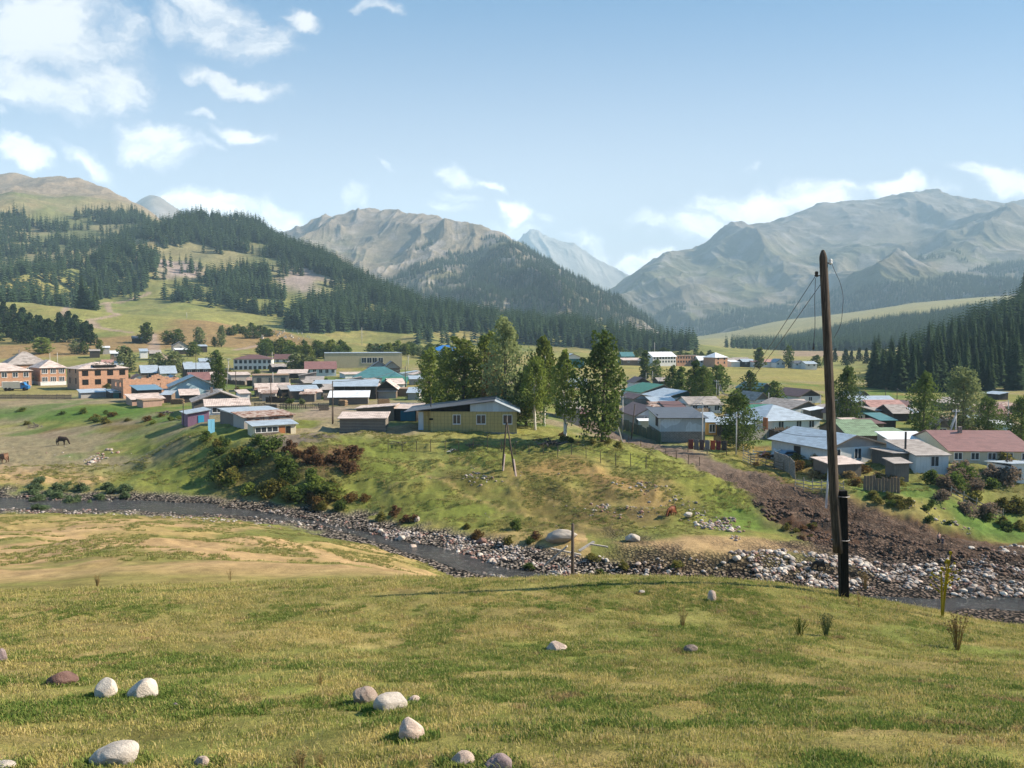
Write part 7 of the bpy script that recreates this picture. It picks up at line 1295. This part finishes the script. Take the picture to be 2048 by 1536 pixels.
for a in [(1122, 1072, 66, 30, 'grey', 'long flat grey boulder lying on the lawn left of the short post', 91, 0, .6, -.1, 84), (1266, 1079, 32, 18, 'grey', 'whitish boulder alone on the lawn by the cut bank', 94, 0, .7, .1, 83), (1474, 1112, 18, 14, 'grey', 'white boulder at the left end of the stone pile', 97, 0, .8, 0, 77.5), (761, 1050, 14, 11, 'grey', 'grey boulder at the far side of the water', 99, 0, .8, 0, 90),
          (802, 1070, 16, 12, 'grey', 'rounded boulder standing in the water, middle of the river', 101, 0, .8, 0, 87.5), (825, 1083, 15, 11, 'warm', 'pinkish boulder in the water below the rounded one', 103, 0, .8, 0, 85), (964, 1076, 22, 14, 'red', 'reddish brown boulder on the far river edge', 105, 0, .8, 0, 86), (834, 1040, 13, 14, 'grey', 'white pointed boulder in the weeds of the far bank', 107, 0, .8, 0, 93), (1960, 1186, 20, 14, 'brown', 'round brown boulder at the pool, right one of a pair', 109, 0, .8, 0, 73.5), (1941, 1186, 18, 13, 'brown', 'round brown boulder at the pool, left one of a pair', 110, 0, .8, 0, 73.5),
          (1376, 1045, 16, 11, 'grey', 'grey boulder right of the red brown cow', 113, 0, .8, 0, 91)]:
    boulder(*a[:10], Y=a[10], sub=4, sink=.2)
SV = [rock_mesh(200 + i, 3, (1, .8, .62), .16) for i in range(8)]
SVM = []
for i, me in enumerate(SV):
    for k in ('grey', 'warm', 'brown', 'grey'): m2 = me.copy(); m2.materials.append(SM[k]); SVM.append(m2)
LOWR = []
for i in range(5):
    me = rock_mesh(240 + i, 2, (1, .8, .62), .16); v = np.empty(len(me.vertices) * 3, np.float32); me.vertices.foreach_get('co', v); f = np.empty(len(me.loops), np.int32); me.loops.foreach_get('vertex_index', f); LOWR.append((v.reshape(-1, 3), f.reshape(-1, 3)))
RIV = []   # (x, y, size, region)
rg = np.random.default_rng(77)
def strew(n, poly, smin, smax, reg, pw=2.2, y0=40):
    P = np.array(wpoly(poly) if y0 is None else [tuple(cast(*p, y0)[:2]) for p in poly]); lo, hi = P.min(0), P.max(0); k = 0; t = 0
    while k < n and t < 60:
        t += 1; q = rg.uniform(lo, hi, (n * 2, 2)); q = q[in_poly(q[:, 0], q[:, 1], [tuple(a) for a in P])]
        q = q[fbm(q[:, 0] / 2.2, q[:, 1] / 2.2, 3, 401) > .44]
        for x, y in q[:n - k]: RIV.append((x, y, smin * (smax / smin) ** (rg.uniform() ** pw), reg)); k += 1
strew(800, [(1455, 1105), (1560, 1100), (1690, 1115), (1790, 1150), (1800, 1190), (1690, 1180), (1500, 1160), (1470, 1150)], .09, .34, 0, 1.6); strew(1300, [(1690, 1110), (1780, 1130), (1900, 1110), (2060, 1090), (2120, 1190), (2060, 1195), (1900, 1195), (1780, 1180)], .08, .34, 0, 2.0)
strew(420, [(1370, 985), (1330, 1000), (1200, 960), (1290, 960), (1400, 1010), (1490, 1060), (1480, 1085), (1400, 1075), (1380, 1040), (1180, 1030), (1180, 1000)], .06, .30, 1, 2.0); strew(110, [(1380, 1030), (1470, 1040), (1480, 1085), (1410, 1075)], .12, .34, 1, 1.2); strew(120, [(1140, 1108), (1240, 1110), (1480, 1130), (1480, 1158), (1140, 1150)], .08, .35, 1, 2.4)
strew(1600, [(740, 1055), (900, 1070), (1060, 1095), (1140, 1110), (1140, 1160), (1000, 1160), (900, 1125), (820, 1095), (740, 1080)], .07, .30, 2, 2.4); strew(1500, [(-40, 998), (60, 992), (220, 1000), (480, 1010), (640, 1028), (770, 1055), (800, 1085), (740, 1072), (600, 1056), (420, 1046), (200, 1030), (-40, 1025)], .07, .24, 2, 2.4)
strew(46, [(170, 915), (215, 895), (240, 905), (200, 925), (140, 935)], .15, .5, 3, 1.4); strew(60, [(0, 870), (420, 870), (420, 990), (0, 990)], .06, .22, 3, 2); strew(60, [(830, 885), (1230, 885), (1330, 1080), (850, 1020)], .06, .22, 1, 2.4); strew(60, [(940, 940), (1010, 955), (960, 975), (920, 960)], .08, .3, 1, 1.6); strew(70, [(1710, 960), (1830, 985), (1960, 1060), (1930, 1075), (1800, 1010)], .08, .3, 0, 2)

RIV = [(x, y, s, g) for x, y, s, g in RIV if y > 55]
RIV.sort(key=lambda q: -q[2] / q[1]); zz = height(np.array([q[0] for q in RIV]), np.array([q[1] for q in RIV]))
RL = {0: ('rounded stone in the pile along the right river bank', 'stones piled along the right bank'), 1: ('pale stone scattered on the grassy hill and its cut bank', 'stones scattered on the hill'), 2: ('river-worn stone in the shallow river bed', 'stones in the river bed'), 3: ('white stone lying on the left meadow', 'stones on the left meadow')}
for i, ((x, y, s, g), z) in enumerate(zip(RIV[:290], zz[:290])):
    o = mobj('stone', SVM[rnd.randrange(len(SVM))]); o.location = (x, y, z + s * .25); o.scale = (s * rnd.uniform(.8, 1.25),) * 2 + (s,); o.rotation_euler = (rnd.uniform(-.3, .3), rnd.uniform(-.3, .3), rnd.uniform(0, 6.3)); tag(o, RL[g][0], 'stone', RL[g][1])
Vs = []; Fs = []; off = 0
for (x, y, s, g), z in zip(RIV[290:], zz[290:]):
    v, f = LOWR[rnd.randrange(5)]; a = rnd.uniform(0, 6.3); ca, sa = cos(a), sin(a); Vs.append(np.stack([(v[:, 0] * ca - v[:, 1] * sa) * s + x, (v[:, 0] * sa + v[:, 1] * ca) * s + y, v[:, 2] * s + z + s * .2], 1)); Fs.append(f + off); off += len(v)
me = mesh_from('river_gravel', np.concatenate(Vs), np.concatenate(Fs)); smooth(me)
def gravel_mat():
    m, t = mat_new('mixed gravel'); out = t.n('ShaderNodeOutputMaterial'); b = t.n('ShaderNodeBsdfPrincipled', i_Roughness=.9); P = t.n('ShaderNodeNewGeometry').outputs['Position']
    vz = t.n('ShaderNodeTexVoronoi', i_Scale=1.6, i_Vector=P); sp = t.n('ShaderNodeSeparateColor', i_0=vz.outputs['Color']); c = t.mix(sp.outputs[0], (.20, .16, .14), (.46, .41, .37)); c = t.mix(t.ramp(sp.outputs[1], .7, .8), c, (.25, .14, .11)); t.link(c, b.inputs['Base Color']); t.link(b.outputs[0], out.inputs[0]); return m
tag(mobj('river_gravel', me, gravel_mat()), 'small stones and cobbles strewn along the river banks and earth heaps', kind='stuff')
# clods of the dug earth beside the road
def clods():
    P = [tuple(cast(*p, 60)[:2]) for p in [(1500, 995), (1600, 1000), (1700, 1040), (1850, 1090), (2060, 1105), (2100, 1170), (1900, 1130), (1700, 1105), (1600, 1080), (1540, 1050)]]; lo, hi = np.min(P, 0), np.max(P, 0); q = rg.uniform(lo, hi, (14000, 2)); q = q[in_poly(q[:, 0], q[:, 1], P)]; q = q[fbm(q[:, 0] / 2, q[:, 1] / 2, 3, 420) > .5][:3800]; z = height(q[:, 0], q[:, 1]); Vs = []; Fs = []; off = 0
    for (x, y), h in zip(q, z):
        v, f = LOWR[rnd.randrange(5)]; s = .07 + .3 * rnd.random() ** 4; a = rnd.uniform(0, 6.3); ca, sa = cos(a), sin(a); Vs.append(np.stack([(v[:, 0] * ca - v[:, 1] * sa) * s + x, (v[:, 0] * sa + v[:, 1] * ca) * s + y, v[:, 2] * s + h + s * .1], 1)); Fs.append(f + off); off += len(v)
    tag(mobj('earth_clods', mesh_from('earth_clods', np.concatenate(Vs), np.concatenate(Fs)), paint('dark soil clods', (.085, .046, .028), var=.6, scale=2)), 'dark dug earth clods along the lower dirt road', kind='stuff')
clods()
for i in range(26):
    lft = i < 15; x, y = (rnd.uniform(330, 840), rnd.uniform(765, 815)) if lft else (rnd.uniform(1270, 2000), rnd.uniform(815, 885)); d = rnd.uniform(25, 55)
    fence_line('board_fence', [(x, y), (x + d, y + rnd.uniform(-5, 5))], 'weathered board fence between the houses of the %s village' % ('left' if lft else 'right'), 4, 1.4, rails=2, boards=int(d / 2), bh=1.4, mat=rnd.choice([M_WOODB, M_DPOLE, M_WOODB]), group='weathered board fences in the %s village' % ('left' if lft else 'right'))
M_LOG = paint('cut firewood', (.36, .24, .14), 'wood')
for i in range(22):
    lft = i < 12; x, y = (rnd.uniform(330, 840), rnd.uniform(775, 822)) if lft else (rnd.uniform(1270, 2000), rnd.uniform(815, 885)); p = cast(x, y, 90); m = MB(); w = rnd.uniform(1.6, 4)
    for j in range(5):
        for k in range(int(w / .28)): m.tube([(k * .28 + (j % 2) * .14, 0, .14 + j * .25), (k * .28 + (j % 2) * .14, 1.0, .14 + j * .25)], .14, 6)
    o = m.build('woodpile', M_LOG if i % 3 else M_WOODB); o.location = p; o.rotation_euler = (0, 0, rnd.uniform(-.5, .8)); tag(o, 'stack of firewood by the sheds of the %s village' % ('left' if lft else 'right'), 'woodpile', 'woodpiles of the %s village' % ('left' if lft else 'right'))
# ---------------------------------------------------------------- grass and dry stalks
def tuft(seed, n, h, spread, name='grass_tuft', w=.006):
    rng = np.random.default_rng(seed); V = []; Fq = []; Cc = []
    for i in range(n):
        a = rng.uniform(0, 6.28); r = spread * rng.uniform(0, 1) ** .6; x, y = cos(a) * r, sin(a) * r; l = h * rng.uniform(.5, 1.2); ld = rng.uniform(.15, .9) * l; da = rng.uniform(0, 6.28); dx, dy = cos(da) * ld, sin(da) * ld; px_, py_ = -sin(da) * w, cos(da) * w; o = len(V); c = rng.uniform(0, 1)
        V += [(x - px_, y - py_, -.01), (x + px_, y + py_, -.01), (x + dx * .4 + px_ * .8, y + dy * .4 + py_ * .8, l * .65), (x + dx * .4 - px_ * .8, y + dy * .4 - py_ * .8, l * .65), (x + dx, y + dy, l * .9), (x + dx, y + dy, l * .9 + .001)]
        Fq += [(o, o + 1, o + 2, o + 3), (o + 3, o + 2, o + 4, o + 5)]; Cc += [(c,) * 3] * 6
    return mesh_from(name, np.array(V), np.array(Fq), np.array(Cc))
def grass_gn(name, X, Y, sc, meshes, label):
    "a cloud of points, one tuft standing on each"
    Z = height(X, Y); me = bpy.data.meshes.new(name); me.vertices.add(len(X)); me.vertices.foreach_set('co', np.stack([X, Y, Z], -1).astype(np.float32).ravel()); a = me.attributes.new('sc', 'FLOAT', 'POINT'); a.data.foreach_set('value', sc.astype(np.float32)); me.update()
    o = mobj(name, me); hold = bpy.data.collections.new('tufts'); 
    for m_ in meshes: q = bpy.data.objects.new('grass_tuft', m_); hold.objects.link(q)
    ng = bpy.data.node_groups.new(name, 'GeometryNodeTree'); ng.interface.new_socket('Geometry', in_out='INPUT', socket_type='NodeSocketGeometry'); ng.interface.new_socket('Geometry', in_out='OUTPUT', socket_type='NodeSocketGeometry'); N = ng.nodes
    gi, go = N.new('NodeGroupInput'), N.new('NodeGroupOutput'); ci = N.new('GeometryNodeCollectionInfo'); ci.inputs[0].default_value = hold; ci.inputs['Separate Children'].default_value = True; ci.inputs['Reset Children'].default_value = True
    ip = N.new('GeometryNodeInstanceOnPoints'); ip.inputs['Pick Instance'].default_value = True; rv = N.new('FunctionNodeRandomValue'); rv.data_type = 'FLOAT_VECTOR'; rv.inputs[0].default_value = (-.15, -.15, 0); rv.inputs[1].default_value = (.15, .15, 6.28); na = N.new('GeometryNodeInputNamedAttribute'); na.data_type = 'FLOAT'; na.inputs[0].default_value = 'sc'
    l = ng.links.new; l(gi.outputs[0], ip.inputs['Points']); l(ci.outputs[0], ip.inputs['Instance']); l(rv.outputs[0], ip.inputs['Rotation']); l(na.outputs[0], ip.inputs['Scale']); l(ip.outputs[0], go.inputs[0])
    md = o.modifiers.new('tufts', 'NODES'); md.node_group = ng; return tag(o, label, kind='stuff')
def grass_mat(name, a, b, c):
    m, t = mat_new(name); out = t.n('ShaderNodeOutputMaterial'); P = t.n('ShaderNodeNewGeometry').outputs['Position']; vc = t.n('ShaderNodeSeparateColor', i_0=t.n('ShaderNodeVertexColor', layer_name='Col').outputs[0]).outputs[0]
    n1 = t.noise(P, .6, 6, .68); n2 = t.noise(P, 4.5, 5, .7); n4 = t.noise(P, 1.4, 5, .7); k = t.m('ADD', t.m('MULTIPLY', n1, .7), t.m('MULTIPLY', n2, .6)); k = t.ramp(k, .56, .76)
    col_ = t.mix(k, a, b); col_ = t.mix(t.m('MULTIPLY', t.ramp(n4, .56, .66), .8), col_, (.36, .235, .13)); col_ = t.mix(t.m('MULTIPLY', t.ramp(n4, .43, .34), .7), col_, (.11, .18, .04)); col_ = t.mix(t.m('MULTIPLY', t.ramp(vc, .6, 1.0), .8), col_, c); d = t.n('ShaderNodeBsdfDiffuse', i_Color=col_); tr = t.n('ShaderNodeBsdfTranslucent', i_Color=col_); t.link(t.n('ShaderNodeMixShader', i_0=.35, i_1=d.outputs[0], i_2=tr.outputs[0]).outputs[0], out.inputs[0]); return m
MG = grass_mat('short grass', (.21, .24, .06), (.52, .43, .16), (.60, .48, .26)); MG2 = grass_mat('lush grass', (.13, .20, .045), (.24, .28, .08), (.34, .32, .11))
TF = [tuft(i, 24, .015, .10, w=.003) for i in range(5)] + [tuft(9, 7, .055, .07, w=.0025)]
for t_ in TF: t_.materials.append(MG)
TL = [tuft(20 + i, 34, .042, .11, w=.0045) for i in range(3)]
for t_ in TL: t_.materials.append(MG2)
rg2 = np.random.default_rng(5)
def fg_points(n, y0, y1, pw):
    Y = y0 + (y1 - y0) * rg2.uniform(0, 1, n) ** pw; X = rg2.uniform(-.72, .72, n) * (Y + 1.0); return X, Y
X, Y = fg_points(170000, 2.4, 24, 1.25); k = rg2.uniform(0, 1, len(X)) < sstep(.40, .62, fbm(X / .5, Y / .4, 5, 501)) * .65 + .05; grass_gn('grass', X[k], Y[k], (.65 + .7 * rg2.uniform(0, 1, k.sum())) * (1 + .05 * np.maximum(0, Y[k] - 6)), TF, 'short grazed grass covering the foreground slope')
rough = [tuft(40 + i, 40, .16, .30, w=.016) for i in range(4)]
MR = grass_mat('rough meadow grass', (.16, .20, .05), (.36, .34, .12), (.50, .40, .20))
for t_ in rough: t_.materials.append(MR)
Yr = np.sqrt(rg2.uniform(34 ** 2, 150 ** 2, 150000)); Xr = rg2.uniform(-.68, .68, len(Yr)) * Yr; hz_ = height(Xr, Yr, False) - poly_dist(Xr, Yr, RIVER)[1]
k = (fbm(Xr / 2.5, Yr / 2.5, 4, 510) > .47 + .08 * (Yr < 90)) & ((hz_ > .9) | (poly_dist(Xr, Yr, RIVER)[0] > 14)) & (poly_dist(Xr, Yr, ROAD)[0] > 3.6) & (Yr < 128)
px_q, py_q = proj(Xr, Yr, height(Xr, Yr, False)); k &= ~((px_q > 1500) & (py_q > 985) & (py_q < 1200)) & ~((px_q > 1090) & (px_q < 1560) & (py_q > 1070)) & ~((py_q < 900) & (px_q < 600) & (px_q > 430))
grass_gn('rough_grass', Xr[k], Yr[k], .35 + .9 * rg2.uniform(0, 1, k.sum()) ** 2 * np.where(Yr[k] < 88, .5, 1), rough, 'rough tussocky grass over the mounds, river meadow and hill')
X, Y = fg_points(60000, 2.4, 22, 1.2); k = fbm(X / 1.3, Y / 1.0, 4, 502) > .56; grass_gn('lush_grass', X[k], Y[k], .45 + .6 * rg2.uniform(0, 1, k.sum()), TL, 'darker lush grass patches between the short grass')
bo = [o for o in S.collection.objects if o.name.startswith('boulder') and o.location.y < 22]
bx = np.concatenate([o.location.x + o.scale.x * (.95 + rg2.uniform(0, .5, 70)) * np.cos(rg2.uniform(0, 6.28, 70)) for o in bo]); q_ = rg2.uniform(0, 6.28, (len(bo), 70)); kk = [o.scale.x for o in bo]
bx = np.concatenate([o.location.x + o.scale.x * (.9 + rg2.uniform(0, .45, 70)) * np.cos(q_[i]) for i, o in enumerate(bo)]); by = np.concatenate([o.location.y + o.scale.y * (.9 + rg2.uniform(0, .45, 70)) * np.sin(q_[i]) for i, o in enumerate(bo)])
grass_gn('long_grass', bx, by, .6 + .6 * rg2.uniform(0, 1, len(bx)), TL, 'longer grass left standing round the foreground stones')
# dry plants that stand alone
MS = M_STRAW
def stalks(px, py, hpx, n, label, name='dry_plant', mat=None, heads=True, spread=.35, leafy_=False, Y=None):
    p = cast(px, py) if Y is None else (lambda q: Vector((q.x, Y, hgt(q.x, Y))))(at(px, py, Y)); h = hpx / F * p.length; rr = random.Random(int(px)); m = MB(); hd = MB()
    for i in range(n):
        a = rr.uniform(0, 6.28); q = h * spread * rr.uniform(.2, 1); t = Vector((cos(a) * q, sin(a) * q, h * rr.uniform(.6, 1))); m.tube([(cos(a) * .02, sin(a) * .02, -.05), t * .5 + Vector((0, 0, h * .06)), t], [h * .012, h * .01, h * .005], 4)
        for j in range(3 if leafy_ else 2): b = t * rr.uniform(.4, .9); c = b + Vector((rr.uniform(-1, 1), rr.uniform(-1, 1), rr.uniform(.2, .9))) * h * .16; m.tube([b, c], [h * .008, h * .003], 3); hd.beam(c, c + Vector((rr.uniform(-1, 1), rr.uniform(-1, 1), .5)) * h * .03, h * .025, h * .02)
        if heads: hd.beam(t, t + Vector((0, 0, h * .04)), h * .035, h * .03)
    o = bpy.data.objects.new(name, None); link(o); o.location = p; tag(o, label, 'plant')
    def fin(mm, nm):
        me = mm.mesh(nm); ca = me.color_attributes.new('Col', 'FLOAT_COLOR', 'POINT'); ca.data.foreach_set('color', np.repeat(rg2.uniform(0, 1, len(me.vertices)), 4).astype(np.float32)); mobj(nm, me, mat or MS, o)
    fin(m, 'stems'); fin(hd, 'seed_heads')
for a in [(1365, 1252, 36, 16, 'dry pale thistle standing at the left of the lawn crest'), (1915, 1300, 62, 22, 'tall branched dry straw plant at the right of the lawn'), (1730, 1180, 34, 22, 'dry yellow bush of stalks right of the pole foot'), (1720, 1215, 30, 7, 'thin pale stalks below the pole foot'), (195, 1172, 20, 26, 'straw coloured tuft on the crest of the left mound'), (460, 1160, 22, 10, 'dry stalks on the brown mound'), (600, 1545, 46, 26, 'ragged straw clump at the bottom edge'), (640, 1535, 34, 20, 'second straw clump at the bottom edge right of the ragged one'), (420, 1500, 20, 8, 'few straw stalks above the pointed stone'), (640, 1370, 30, 16, 'reddish dry weed patch above the boulder cluster')]: stalks(*a)
stalks(1884, 1235, 115, 6, 'tall yellow mullein stalk standing at the right crest', 'yellow_stalk', leafmat('yellow stalk', (.30, .26, .03), (.55, .45, .05)), True, .2, True)
stalks(1600, 1272, 36, 26, 'dark green iris-like leaf clump on the lawn', 'leaf_clump', M_DARKLEAF, False, .5); stalks(1652, 1272, 40, 26, 'grey green thistle bush beside the iris-like clump', 'thistle', M_WILLOW, True, .35, True)
# ---------------------------------------------------------------- the air
def haze():
    bm = bmesh.new(); bmesh.ops.create_cube(bm, size=1)
    lo, hi = Vector((-9500, -60, -60)), Vector((9500, 10200, 1300))
    for v in bm.verts: v.co = Vector([(lo[i] + hi[i]) / 2 + v.co[i] * (hi[i] - lo[i]) for i in range(3)])
    me = bpy.data.meshes.new('haze'); bm.to_mesh(me); bm.free()
    m, t = mat_new('hazy air'); out = t.n('ShaderNodeOutputMaterial')
    v = t.n('ShaderNodeVolumePrincipled', i_Density=HAZE); v.inputs['Color'].default_value = (.55, .81, 1.0, 1); v.inputs['Anisotropy'].default_value = 0.0
    t.link(v.outputs[0], out.inputs['Volume']); tag(mobj('haze', me, m), kind='stuff')
HAZE = 0.000135
haze()
